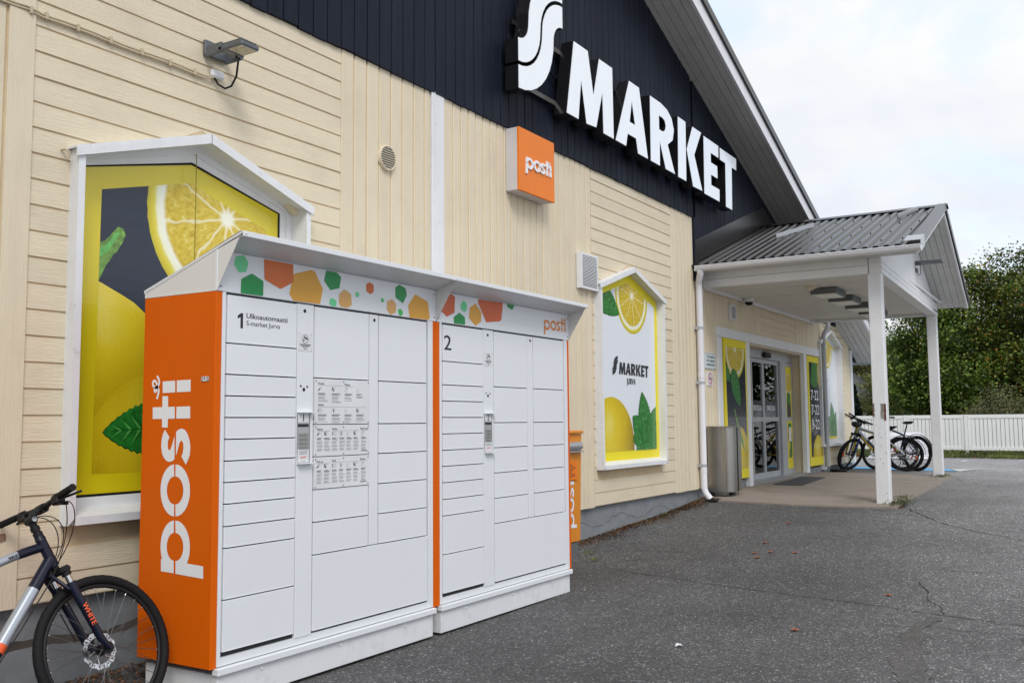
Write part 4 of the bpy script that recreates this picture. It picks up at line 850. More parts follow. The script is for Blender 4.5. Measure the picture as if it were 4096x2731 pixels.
def sidelight(x0, x1, yellow_only=False):
    leafd(x0, x1, 'side_light', DY-.03); y = DY-.035
    for z0, z1, up in ((.05, 1.0, True), (-.91, -.02, False)):
        cvx = cc([(x0+.05, z0), (x1-.05, z0), (x1-.05, z1), (x0+.05, z1)]); c = (x0+x1)/2
        s_ = [(13, cvx)]
        if not yellow_only:
            i2 = cc([(x0+.13, z0 if up else z0+.2), (x1-.11, z0 if up else z0+.2), (x1-.11, z1-.14 if up else z1), (x0+.13, z1-.14 if up else z1)])
            if up: s_ += [(1, cc([(x0+.13, z0), (x1-.11, z0), (x1-.11, z0+.3), (x0+.13, z0+.3)]))]+slice_(c+.03, .86, .36, .42, i2, 9, 10)+leaf_((c-.05, .52), (c+.05, .26), .12, i2, 4)
            else: s_ += lemon_(ell(c+.05, -.6, .30, .42, 40), c, -.4, .4, .5, i2)+leaf_((c+.1, -.25), (c+.16, -.7), .11, i2, 4)+leaf_((c+.1, -.5), (c-.02, -.78), .08, i2, 3)
        mb = MB(); posterize(mb, s_, y); part('poster', mb, PM, door)
sidelight(17.865, 18.355); sidelight(15.31, 15.92, True)
mb = MB(); mb.box(18.02, 18.17, DY-.05, DY-.046, -.40, -.06); mb.mat(1); mb.box(18.02, 18.17, DY-.052, DY-.0495, -.14, -.06)
part('notice', mb, [m_paper, m_hex['green']], door)
mb = MB(); mb.bbox(16.52, 16.85, DY-.11, DY-.04, 1.10, 1.19, .012); part('door_sensor', mb, m_black, door)
mb = MB(); mb.box(15.16, 18.46, DY-.25, DY+.1, -1.044, -1.0); part('threshold', mb, m_alu, door)
# shop interior seen through the doors
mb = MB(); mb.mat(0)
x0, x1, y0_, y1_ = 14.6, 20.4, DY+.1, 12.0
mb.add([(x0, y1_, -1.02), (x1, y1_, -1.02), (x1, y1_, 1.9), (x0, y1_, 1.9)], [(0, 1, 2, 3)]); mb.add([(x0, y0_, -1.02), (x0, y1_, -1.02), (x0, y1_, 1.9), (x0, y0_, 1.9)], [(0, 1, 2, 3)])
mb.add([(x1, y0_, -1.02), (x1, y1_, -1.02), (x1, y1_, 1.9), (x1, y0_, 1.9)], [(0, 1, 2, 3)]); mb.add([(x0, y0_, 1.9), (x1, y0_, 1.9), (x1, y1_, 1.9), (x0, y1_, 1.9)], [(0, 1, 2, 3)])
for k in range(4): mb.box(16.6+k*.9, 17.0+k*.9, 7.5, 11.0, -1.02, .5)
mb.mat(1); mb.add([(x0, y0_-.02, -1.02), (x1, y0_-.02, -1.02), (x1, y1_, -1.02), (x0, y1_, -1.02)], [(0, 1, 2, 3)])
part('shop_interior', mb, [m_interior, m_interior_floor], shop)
# ================================================================== entrance roof
ent = thing('entrance_canopy', (16, 3.6, SLZ), 'white gabled porch with black corrugated roof over the shop entrance', 'porch')
XL, XR, XM = 13.0, 19.12, 15.95
EL, ER = 12.66, 19.34
RZ = 3.28
def yf(x): return 2.42+.030*(x-13.0)        # front line of the posts, a hair out of square
def ye(x): return 1.90+.030*(x-12.7)        # front edge of the roof
def cz(x): return RZ-.335*abs(x-XM)
def wear(o): return o
# posts
for i, (x, lab) in enumerate(((XL+.08, 'white post with a rusty scraped patch at handle height'), (XR-.08, 'clean far white post'))):
    y = yf(x)+.085; mb = MB(); mb.bbox(x-.08, x+.08, y-.085, y+.085, SLZ-.10, 1.905, .008)
    po = part('post', mb, m_white_old, ent, label=lab)
    if i == 0:
        mb = MB(); rr = random.Random(4)
        def blob(u0, u1, v0, v1, n=9, j=.008):
            L = [(u0+rr.uniform(-j, j), v0+(v1-v0)*k/n) for k in range(n+1)]; R = [(u1+rr.uniform(-j, j), v0+(v1-v0)*k/n) for k in range(n, -1, -1)]; return L+R
        F = lambda d: (lambda u, v: (x-.0805-d, y-.085+u, v))
        mb.mat(0).poly([blob(.01, .075, .0, .20, j=.004)], F(.0005), 0, (-1, 0, 0))
        for k, (a_, b_, c_, d_) in enumerate(((.005, .030, -.02, .195), (.042, .048, .02, .19), (.055, .060, .04, .19))): mb.mat(1).poly([blob(a_, b_, c_, d_, j=.0025)], F(.001), 0, (-1, 0, 0))
        part('scraped_patch', mb, [m_bare, m_rust], po); mb = MB()
        mb.mat(0).poly([blob(.145, .168, .03, .205, j=.003)], F(.0006), 0, (-1, 0, 0)); mb.mat(1).poly([blob(.156, .166, .04, .20, j=.002)], F(.0009), 0, (-1, 0, 0))
        part('scraped_patch', mb, [m_bare, m_rust], po); mb = MB()
        for k in range(26):
            u, v = rr.uniform(.01, .16), rr.uniform(-1.0, .0); s_ = rr.uniform(.003, .009); mb.mat(rr.choice((0, 0, 1))).poly([[(u-s_, v), (u, v-s_*.7), (u+s_, v+s_*.3), (u, v+s_)]], F(.0007), 0, (-1, 0, 0))
        part('paint_chips', mb, [m_bare, m_rust], po, kind='stuff')
# beams: three boards on each visible side
ZT, ZBm = 2.13, 1.90
def beam_front(z0, z1, off, e=.005):
    mb = MB(); a, b = XL-e, XR+e; mb.hexa([(a, yf(a)-off, z0), (b, yf(b)-off, z0), (b, yf(b)+.15, z0), (a, yf(a)+.15, z0), (a, yf(a)-off, z1), (b, yf(b)-off, z1), (b, yf(b)+.15, z1), (a, yf(a)+.15, z1)]); part('beam_board', mb, m_white, ent)
for k in range(3): beam_front(ZBm+.075*k+(.006 if k else 0), ZBm+.075*(k+1)-.005, .012-.003*k)
beam_front(ZBm+.004, ZT-.006, -.004, -.002)
for xx, s_ in ((XL, -1), (XR, 1)):
    for k in range(2):
        mb = MB(); mb.box(xx+s_*(.012-.004*k), xx-s_*.14, yf(xx)+.16, YW-.05, ZBm+.115*k+.003, ZBm+.115*(k+1)-.002); part('beam_board', mb, m_white, ent)
# ceiling boards run from the wall to the front
n = 58
for i in range(n):
    a = XL+.145+(XR-XL-.29)*i/n; b = XL+.145+(XR-XL-.29)*(i+1)/n
    mb = MB(); mb.box(a+.0055, b-.0055, yf(a)+.152, YW-.045, 1.925+(.002 if i % 2 else 0), 1.95); part('ceiling_board', mb, m_ceiling, ent)
mb = MB(); mb.box(XL+.14, XR-.14, yf(XL)+.15, YW-.045, 1.955, 1.965); part('ceiling_backing', mb, m_dark_back, ent)
mb = MB(); mb.bbox(XL, XR, YW-.075, YW-.035, 1.88, 1.93, .004); part('cornice', mb, m_white, ent)
mb = MB(); mb.bbox(XR-.42, XR-.38, yf(XR)+.16, YW-.05, 1.905, 1.924, .004); part('ceiling_batten', mb, m_ceiling, ent)
# soffit under the side eaves
for xx, s_, ee in ((XL, -1, EL), (XR, 1, ER)):
    for k in range(3):
        a = xx+s_*.014+(ee-xx-s_*.03)*k/3; b = xx+s_*.014+(ee-xx-s_*.03)*(k+1)/3-s_*.004
        mb = MB(); mb.box(a, b, ye(xx)+.06, YW-.05, ZT-.02, ZT-.004); part('soffit_board', mb, m_soffit, ent)
    mb = MB(); mb.bbox(ee-.012, ee+.012, ye(ee)+.03, YW-.05, ZT-.03, cz(ee)-.005, .003); part('eave_board', mb, m_white_old, ent)
# front gable boards
xs = [XL+.1*i for i in range(int((XR-XL)/.1)+1)]
for a, b in zip(xs[:-1], xs[1:]):
    t0, t1 = cz(a)-.10, cz(b)-.10
    if min(t0, t1) < ZT+.02: continue
    mb = MB(); y = yf(a)+.03; zb = ZT+.003
    mb.hexa([(a+.004, y, zb), (b-.004, y, zb), (b-.004, y+.02, zb), (a+.004, y+.02, zb), (a+.004, y, t0), (b-.004, y, t1), (b-.004, y+.02, t1), (a+.004, y+.02, t0)]); part('gable_board', mb, m_white, ent)
mb = MB(); mb.bbox(XL, XR, yf(XL)-.005, yf(XL)+.05, ZT+.001, ZT+.028, .003); mb.xform(Matrix.Translation((0, .09, 0))); part('drip_ledge', mb, m_white, ent)
# overhang soffit under the front edge: boards parallel to the slope
for s_ in (-1, 1):
    for k in range(5):
        xe = EL if s_ < 0 else ER; x0 = XM+s_*.003
        d0, d1 = .03+(yf(16)-ye(16))*k/5, .03+(yf(16)-ye(16))*(k+1)/5-.006
        mb = MB(); q = []
        for zz in (-.092, -.075):
            q += [(x0, ye(x0)+d0, cz(x0)+zz), (xe, ye(xe)+d0, cz(xe)+zz), (xe, ye(xe)+d1, cz(xe)+zz), (x0, ye(x0)+d1, cz(x0)+zz)]
        mb.hexa(q); part('soffit_board', mb, m_soffit, ent)
    xe = EL-.03 if s_ < 0 else ER+.03
    mb = MB(); q = []
    for zz in (-.115, -.012): q += [(XM, ye(XM), cz(XM)+zz), (xe, ye(xe), cz(xe)+zz), (xe, ye(xe)+.028, cz(xe)+zz), (XM, ye(XM)+.028, cz(XM)+zz)]
    mb.hexa(q); part('barge_board', mb, m_white, ent)
    mb = MB(); q = []
    for zz in (.012, .055): q += [(XM, ye(XM)-.03, cz(XM)+zz), (xe, ye(xe)-.03, cz(xe)+zz), (xe, ye(xe)+.10, cz(xe)+zz), (XM, ye(XM)+.10, cz(XM)+zz)]
    mb.hexa(q); q = []
    for zz in (-.05, .012): q += [(XM, ye(XM)-.03, cz(XM)+zz), (xe, ye(xe)-.03, cz(xe)+zz), (xe, ye(xe)-.012, cz(xe)+zz), (XM, ye(XM)-.012, cz(XM)+zz)]
    mb.hexa(q); part('roof_edge_cap', mb, m_roof, ent)
mb = MB(); q = []
xa, xb = EL-.045, EL+.33
for zz in (.056, .064): q += [(xa, ye(xa)-.034, cz(xa)+zz), (xb, ye(xb)-.034, cz(xb)+zz), (xb, ye(xb)+.17, cz(xb)+zz), (xa, ye(xa)+.17, cz(xa)+zz)]
mb.hexa(q); q = []
for zz in (-.09, .056): q += [(xa, ye(xa)-.036, cz(xa)+zz), (xb, ye(xb)-.036, cz(xb)+zz), (xb, ye(xb)-.028, cz(xb)+zz), (xa, ye(xa)-.028, cz(xa)+zz)]
mb.hexa(q); part('edge_patch', mb, m_alu, ent, label='bare metal patch on the roof corner')
# corrugated sheets
per = .132; prof = [(0, 0), (.30, 0), (.42, .026), (.80, .026), (.92, 0)]
for s_ in (-1, 1):
    xe = EL-.03 if s_ < 0 else ER+.03; mb = MB(); vs = []; ys = []
    y = 1.93; 
    while y < YW-.03:
        for t, h in prof: ys.append((y+t*per, h))
        y += per
    for yy, h in ys:
        for xq in (xe, XM+s_*.02): vs.append((xq, max(yy, ye(xq)+.01), cz(xq)+.005+h)); 
    m_ = len(ys); mb.add(vs, [(2*i, 2*i+1, 2*i+3, 2*i+2) if s_ > 0 else (2*i+1, 2*i, 2*i+2, 2*i+3) for i in range(m_-1)])
    vs2 = [(a, b, c-.012) for a, b, c in vs]; mb.add(vs2, [(2*i+2, 2*i+3, 2*i+1, 2*i) for i in range(m_-1)])
    mb.add([v for i in range(m_) for v in (vs[2*i], vs2[2*i])], [(2*i, 2*i+1, 2*i+3, 2*i+2) for i in range(m_-1)])
    sh = part('roof_sheet', mb, m_roof, ent)
    mb = MB()
    for k in range(22):
        for r_ in (.12, .33, .55, .77, .95):
            if (k+int(r_*10)) % 2: continue
            xq = xe+(XM-xe)*r_; yq = 1.93+per*(k+.61); mb.sphere((xq, yq, cz(xq)+.036), .010, 5)
    scr = part('roof_screw', mb, m_black, sh)
    scr['kind'] = 'stuff'
mb = MB(); q = []
mb.add([(XM-.16, 1.95, cz(XM-.16)+.042), (XM, 1.95, RZ+.05), (XM+.16, 1.95, cz(XM+.16)+.042), (XM-.16, YW-.04, cz(XM-.16)+.042), (XM, YW-.04, RZ+.05), (XM+.16, YW-.04, cz(XM+.16)+.042)], [(0, 1, 4, 3), (1, 2, 5, 4)])
part('ridge_cap', mb, m_roof, ent)
# flashing up the wall
for s_ in (-1, 1):
    xe = EL+.05 if s_ < 0 else ER-.05; mb = MB(); q = []
    for d in (0, .36): q += [(XM, YW-.055, cz(XM)+d), (xe, YW-.055, cz(xe)+d), (xe, YW-.03, cz(xe)+d), (XM, YW-.03, cz(XM)+d)]
    mb.hexa(q); part('flashing', mb, m_roof, ent)
# snow brackets
for x0, x1, y0, y1 in ((14.3, 15.1, 4.15, 3.78), (15.02, 15.62, 2.52, 2.32)):
    mb = MB(); q = []
    n_ = 6
    mb.hexa([(x0, y0, cz(x0)+.035), (x1, y1, cz(x1)+.035), (x1+.01, y1+.02, cz(x1)+.035), (x0+.01, y0+.02, cz(x0)+.035), (x0, y0, cz(x0)+.10), (x1, y1, cz(x1)+.10), (x1+.01, y1+.02, cz(x1)+.10), (x0+.01, y0+.02, cz(x0)+.10)])
    part('snow_bracket', mb, m_alu, ent)
# gutter: half-round channel with brackets and its downpipe
gx = EL-.06; gzz = 2.145; mb = MB(); vs = []
for y in (1.86, YW-.10):
    for k in range(13):
        a = math.pi+math.pi*k/12; vs.append((gx+.062*math.cos(a), y, gzz+.062*math.sin(a)))
mb.add(vs, [(k, k+1, 14+k, 13+k) for k in range(12)], True); vs2 = [(gx+(a-gx)*.9, b, gzz+(c-gzz)*.9) for a, b, c in vs]; mb.add(vs2, [(13+k, 14+k, k+1, k) for k in range(12)], True)
mb.add(vs[:13], [tuple(range(12, -1, -1))]); mb.cyl((gx-.062, 1.86, gzz+.003), (gx-.062, YW-.1, gzz+.003), .008, n=8)
gut = part('gutter', mb, m_gutter, ent)
for y in (2.02, 2.95, 3.95, 4.6):
    mb = MB(); vs = []
    for yy in (y-.014, y+.014):
        for k in range(13):
            a = math.pi+math.pi*k/12; vs.append((gx+.068*math.cos(a), yy, gzz+.068*math.sin(a)))
    mb.add(vs, [(k, k+1, 14+k, 13+k) for k in range(12)], True); part('gutter_bracket', mb, m_gutter, gut)
px, py = 12.735, YW-.085
dp = thing('downpipe', (px, py, -1.1), 'white round downpipe at the left edge of the entrance porch', 'downpipe')
mb = MB(); mb.tube([(gx, YW-.16, 2.13), (gx+.005, YW-.16, 2.05), (px-.02, py-.01, 1.97), (px, py, 1.90), (px, py, -.93), (px-.0, py-.02, -1.0), (px-.005, py-.09, -1.085)], .047, 16, cap=False)
mb.mat(1).cyl((px-.005, py-.088, -1.083), (px-.005, py-.091, -1.086), .044, n=16)
part('pipe', mb, [m_gutter, m_black], dp)
for z in (1.3, .53, -.62):
    mb = MB(); mb.cyl((px, py, z-.018), (px, py, z+.018), .051, n=16); mb.box(px-.06, px-.035, py, YW-.02, z-.02, z+.02); part('pipe_clamp', mb, m_gutter_grey, dp)
mb = MB(); mb.cyl((px, py, .60), (px, py, .66), .052, n=16); mb.cyl((px, py, -.72), (px, py, -.66), .051, n=16); part('pipe_joint', mb, m_gutter, dp)
dp2 = thing('downpipe', (19.62, YW-.09, -1.0), 'grey bent downpipe beside the far pentagon window', 'downpipe')
mb = MB(); x_, y_ = 19.62, YW-.09; mb.tube([(x_+.02, y_-.10, 2.0), (x_+.02, y_-.10, 1.86), (x_, y_-.02, 1.74), (x_, y_, 1.66), (x_, y_, -.94)], .045, 14)
part('pipe', mb, m_gutter_grey, dp2); mb = MB(); mb.cyl((x_, y_, 1.45), (x_, y_, 1.52), .052, n=14); mb.cyl((x_, y_, .75), (x_, y_, .80), .052, n=14); mb.cyl((x_, y_, -.70), (x_, y_, -.64), .052, n=14); part('pipe_joint', mb, m_gutter_grey, dp2)

# lamps and fittings under the porch
names = ['porch lamp nearest the shop corner, first in the row of four', 'second porch lamp of the row counted from the shop corner', 'third porch lamp of the row, just left of the scraped post', 'last porch lamp of the row, half behind the scraped post']
lamp0 = None
for i, x in enumerate((14.42, 15.48, 16.60, 17.62)):
    L = thing('ceiling_lamp', (x, 3.44, 1.925), 'flat grey '+names[i], 'ceiling lamp', 'flat lamps under the entrance porch')
    if lamp0 is None:
        mb = MB(); mb.bbox(x-.30, x+.30, 3.44-.19, 3.44+.19, 1.83, 1.924, .012); ho = part('housing', mb, m_lampgrey, L)
        mb = MB(); mb.box(x-.27, x+.27, 3.44-.16, 3.44+.16, 1.822, 1.831); di = part('diffuser', mb, m_lampwhite, L); lamp0 = (ho, di)
    else:
        for s_ in lamp0: c_ = s_.copy(); COL.objects.link(c_); c_.parent = L
mb = MB(); x, y = 13.86, 3.55; mb.cyl((x, y, 1.924), (x, y, 1.885), .085, .08, 20); mb.cyl((x, y, 1.885), (x, y, 1.86), .045, .035, 16)
finish(part('smoke_detector', mb, mat('yellowed_plastic', (.62, .56, .42), .5), loc=(x, y, 1.9)), 'round yellowed detector on the porch ceiling before the first lamp', 'detector')
mb = MB(); x, y = 18.25, 3.62; mb.cyl((x, y, 1.924), (x, y, 1.885), .085, .08, 20); mb.cyl((x, y, 1.885), (x, y, 1.86), .045, .035, 16)
finish(part('smoke_detector', mb, mat('yellowed_plastic', (.62, .56, .42), .5), loc=(x, y, 1.9)), 'round detector on the porch ceiling behind the last lamp', 'detector')
mb = MB(); mb.tube([(13.86, 3.55, 1.918), (14.42, 3.45, 1.918), (18.25, 3.5, 1.918)], .007, 6); finish(part('ceiling_cable', mb, m_ceiling, loc=(14, 3.5, 1.92)), 'thin white cable running along the porch ceiling between the lamps', 'cable')
t = thing('dome_camera', (14.72, YW-.16, 1.86), 'small white dome camera where the porch ceiling meets the wall', 'camera')
mb = MB(); mb.cyl((14.72, YW-.16, 1.924), (14.72, YW-.16, 1.865), .085, .078, 20); part('housing', mb, m_white, t)
mb = MB(); mb.sphere((14.72, YW-.16, 1.862), .066, 10, (1, 1, .8)); part('dome', mb, m_black, t)
# wall vents
def rect_vent(name, x0, x1, z0, z1, y0, label, n, curved=True):
    t = thing(name, ((x0+x1)/2, YW-.02, z0), label, 'vent'); mb = MB()
    mb.box(x0, x0+.03, y0, YW-.018, z0, z1); mb.box(x1-.03, x1, y0, YW-.018, z0, z1); mb.box(x0+.03, x1-.03, y0, YW-.018, z1-.022, z1); mb.box(x0+.03, x1-.03, y0, YW-.018, z0, z0+.022)
    mb.mat(1).box(x0+.03, x1-.03, YW-.04, YW-.018, z0+.022, z1-.022); part('casing', mb, [m_white, m_gap], t)
    for i in range(n):
        z = z0+.024+(z1-z0-.048)*(i+.5)/n; h = (z1-z0-.048)/n*.32; mb = MB(); b = .012*math.sin(math.pi*(i+.5)/n) if curved else 0
        mb.hexa([(x0+.03, y0-b, z-h), (x1-.03, y0-b, z-h), (x1-.03, YW-.03, z), (x0+.03, YW-.03, z), (x0+.03, y0-b, z+h*.3), (x1-.03, y0-b, z+h*.3), (x1-.03, YW-.03, z+h*1.5), (x0+.03, YW-.03, z+h*1.5)]); part('slat', mb, m_white, t)
rect_vent('wall_vent', 9.18, 9.59, 1.465, 1.86, 4.82, 'white louvred air vent box above the second locker, left of the white film window', 22)
rect_vent('wall_vent', 14.145, 14.40, 1.54, 1.78, YW-.06, 'small white wall vent under the porch ceiling above the lemon panel', 12)
t = thing('round_vent', (5.914, YW-.02, 2.148), 'round cream slotted vent on the upright boards beside the white trim board', 'vent')
mb = MB(); mb.cyl((5.914, YW-.018, 2.148), (5.914, YW-.040, 2.148), .106, .102, 32); part('cover', mb, m_beige_v, t)
for i in range(9):
    z = 2.148-.076+.019*i; hw = math.sqrt(max(0, .088**2-(z-2.148)**2)); mb = MB(); mb.box(5.914-hw, 5.914+hw, YW-.0445, YW-.040, z-.003, z+.003); part('slot', mb, m_gap, t)
mb = MB()
mb.ring((5.914, YW-.04, 2.148), (0, 1, 0), .097, .007, 32, 6); part('rim', mb, m_beige_v, t)
# floodlight on the left wall
t = thing('floodlight', (4.17, YW-.02, 2.47), 'grey LED floodlight on an arm above the left lemon window', 'floodlight')
mb = MB(); mb.bbox(4.05, 4.24, YW-.045, YW-.02, 2.40, 2.50, .004); mb.bbox(4.055, 4.075, YW-.19, YW-.03, 2.385, 2.455, .004); mb.bbox(4.215, 4.235, YW-.19, YW-.03, 2.385, 2.455, .004); mb.cyl((4.05, YW-.17, 2.42), (4.24, YW-.17, 2.42), .028, n=14); part('bracket', mb, m_lampgrey, t)
hd = MB(); hd.bbox(4.05, 4.20, 4.515, YW-.16, 2.392, 2.424, .008)
for i in range(8): hd.box(4.062+.017*i, 4.066+.017*i, 4.53, YW-.19, 2.424, 2.442)
hd.xform(Matrix.Translation((0, 0, 0))); head = part('lamp_head', hd, m_lampgrey, t)
mb = MB(); mb.box(4.06, 4.19, 4.525, 4.645, 2.388, 2.393); led = part('lens', mb, mat('led_glass', (.50, .46, .36), .12, coat=.8), head)
mb = MB()
for i in range(5):
    for j in range(5): mb.cyl((4.072+.0265*i, 4.538+.0235*j, 2.3875), (4.072+.0265*i, 4.538+.0235*j, 2.385), .008, n=8)
mb.mat(0); part('led_array', mb, m_led, head, kind='stuff')
mb = MB(); text(mb, 'siteco', lambda u, v: (4.07+u, 4.70-v, 2.3912), 0, 0, h=.018, w=.11); part('printed_name', mb, m_alu, head)
mb = MB(); mb.bbox(4.105, 4.212, YW-.055, YW-.018, 2.268, 2.325, .012); part('junction_box', mb, m_white, t)
mb = MB(); mb.tube([(4.135, YW-.035, 2.27), (4.16, YW-.045, 2.23), (4.205, YW-.06, 2.212), (4.24, YW-.08, 2.235), (4.255, YW-.11, 2.30), (4.225, YW-.16, 2.39), (4.17, YW-.20, 2.385)], .007, 8); part('lead', mb, m_black, t)
t = thing('wall_cable', (3.4, YW-.02, 2.26), 'cream painted cable pair clipped along the boards to the floodlight', 'cable')
mb = MB()
for dz in (0, -.016):
    pts = [(1.2+.1*i, YW-.031+.002*math.sin(i*1.3), 2.268+dz+.003*math.sin(i*.9)) for i in range(17)]+[(2.86, YW-.034, 2.274+dz), (2.95, YW-.03, 2.262+dz)]+[(3.05+.1*i, YW-.03, 2.266+dz+.004*math.sin(i*1.1)) for i in range(11)]+[(4.09, YW-.035, 2.262+dz*.6), (4.135, YW-.04, 2.272)]
    mb.tube(pts, .0062, 6)
part('cable', mb, m_cable_b, t)
for x in (2.88, 2.97, 3.16, 3.37, 3.585, 3.79, 3.98):
    mb = MB(); mb.bbox(x-.009, x+.009, YW-.043, YW-.02, 2.238, 2.282, .003); part('cable_clip', mb, m_cable_b, t)
mb = MB(); mb.tube([(3.09, YW-.02, 1.535), (3.095, YW-.05, 1.537), (3.112, YW-.062, 1.525), (3.115, YW-.055, 1.485)], .006, 6); finish(part('hook', mb, m_cable_b, loc=(3.09, YW-.02, 1.5)), 'small bent cream hook on the boards left of the lemon window', 'hook')
# lamp on the porch gable
t = thing('gable_lamp', (16.6, 2.5, 2.52), 'slim grey lamp on the white gable of the porch', 'lamp')
gy = yf(16.6)+.03
mb = MB(); mb.bbox(16.5, 16.72, gy-.42, gy-.06, 2.515, 2.555, .01); part('lamp_head', mb, m_lampgrey, t)
mb = MB(); mb.box(16.58, 16.64, gy-.09, gy-.002, 2.50, 2.57); part('arm', mb, m_lampgrey, t)
mb = MB(); mb.bbox(16.57, 16.64, gy-.04, gy-.002, 2.38, 2.45, .006); mb.tube([(16.6, gy-.03, 2.38), (16.62, gy-.05, 2.33), (16.66, gy-.07, 2.36), (16.64, gy-.08, 2.50)], .006, 6); part('lead', mb, m_lampgrey, t)

# ================================================================== signs
t = thing('shop_sign', (10.8, YW-.02, 3.22), 'large S MARKET sign of white faced black block letters on the gable', 'sign')
YFc, YBk = 4.65, 4.795
def letter(nm, loops_list):
    mb = MB(); mb2 = MB()
    for loops in loops_list:
        mb.mat(0); mb.poly(loops, lambda a, b: (a, YBk, b), YBk-YFc, (0, -1, 0))
        # face panel a little inside the rim
        def inset(L, d):
            n = len(L); A = sum(L[i][0]*L[(i+1) % n][1]-L[(i+1) % n][0]*L[i][1] for i in range(n)); sg = 1 if A > 0 else -1; o = []
            for i in range(n):
                p, c, q = Vector(L[i-1]), Vector(L[i]), Vector(L[(i+1) % n]); e1 = (c-p).normalized(); e2 = (q-c).normalized()
                n1 = Vector((-e1.y, e1.x))*sg; n2 = Vector((-e2.y, e2.x))*sg; m_ = (n1+n2); m_ = m_/max(.35, m_.length_squared)*2 if m_.length > 1e-6 else n1; m_ = m_*.5*1.0
                o.append(tuple(c+m_*d*1.0))
            return o
        holes = [inset(L, .010 if k == 0 else -.010) for k, L in enumerate(loops)] if False else None
        L2 = []
        for k, L in enumerate(loops):
            I = inset(L, .011)
            if k > 0: I = inset(L[::-1], -.011); 
            L2.append(I)
        mb2.poly(L2, lambda a, b: (a, YFc-.0015, b), .004, (0, -1, 0))
    p = part('sign_letter', mb, m_signside, t, label='letter '+nm); part('letter_face', mb2, m_signface, p)
SL = s_logo(8.06, 3.905, .45)
letter('S', [[SL[0]], [SL[1]]])
for nm in 'MARKET': letter(nm, [[g] for g in LET[nm]] if nm == 'K' else [LET[nm]])
mb = MB()
for z in (3.36, 3.95): mb.box(7.75, 13.9, YBk+.002, YBk+.035, z-.025, z+.025)
for x in (8.5, 10.2, 11.6, 13.2):
    for z in (3.36, 3.95): mb.box(x-.02, x+.02, YBk+.03, YW-.02, z-.02, z+.02)
part('rail', mb, m_signside, t)
mb = MB(); mb.tube([(8.35, YW-.06, 3.85), (8.45, YW-.08, 3.72), (8.62, YW-.09, 3.64), (8.72, YW-.07, 3.7)], .012, 6); mb.tube([(9.72, YW-.07, 3.75), (9.8, YW-.09, 3.6), (9.86, YW-.06, 3.5)], .012, 6); part('lead', mb, m_black, t)

def posti(mb, mp, k, thick=0, d=(0, -1, 0), squig=True, only=None):
    for i, g in enumerate(POSTI):
        mb.poly([g], lambda a, b: mp(a*k, b*k), thick, d)
    if squig:
        pts = SQUIG; q = []
        for i in range(len(pts)-1):
            for s_ in range(3):
                t_ = s_/3; q.append((pts[i][0]+(pts[i+1][0]-pts[i][0])*t_, pts[i][1]+(pts[i+1][1]-pts[i][1])*t_))
        q.append(pts[-1])
        for _ in range(2): q = [q[0]]+[((q[i-1][0]+q[i][0]*2+q[i+1][0])/4, (q[i-1][1]+q[i][1]*2+q[i+1][1])/4) for i in range(1, len(q)-1)]+[q[-1]]
        w_ = .03; vs = []
        for i, p in enumerate(q):
            a = q[max(0, i-1)]; b = q[min(len(q)-1, i+1)]; dx, dz = b[0]-a[0], b[1]-a[1]; l = math.hypot(dx, dz) or 1
            vs += [mp((p[0]-dz/l*w_)*k, (p[1]+dx/l*w_)*k), mp((p[0]+dz/l*w_)*k, (p[1]-dx/l*w_)*k)]
        mb.add(vs, [(2*i, 2*i+1, 2*i+3, 2*i+2) for i in range(len(q)-1)])
t = thing('post_sign', (8.1, YW-.02, 2.25), 'square orange light box sign with white posti lettering above the lockers', 'sign')
mb = MB(); mb.bbox(7.735, 8.43, 4.745, YW-.02, 2.245, 2.87, .006); part('sign_case', mb, m_signgrey, t)
mb = MB(); mb.bbox(7.733, 8.432, 4.722, 4.746, 2.243, 2.872, .004); part('sign_face', mb, m_signorange, t)
mb = MB(); posti(mb, lambda u, v: (7.845+u, 4.7215, 2.485+v), .116, .014); part('lettering', mb, m_wprint, t)

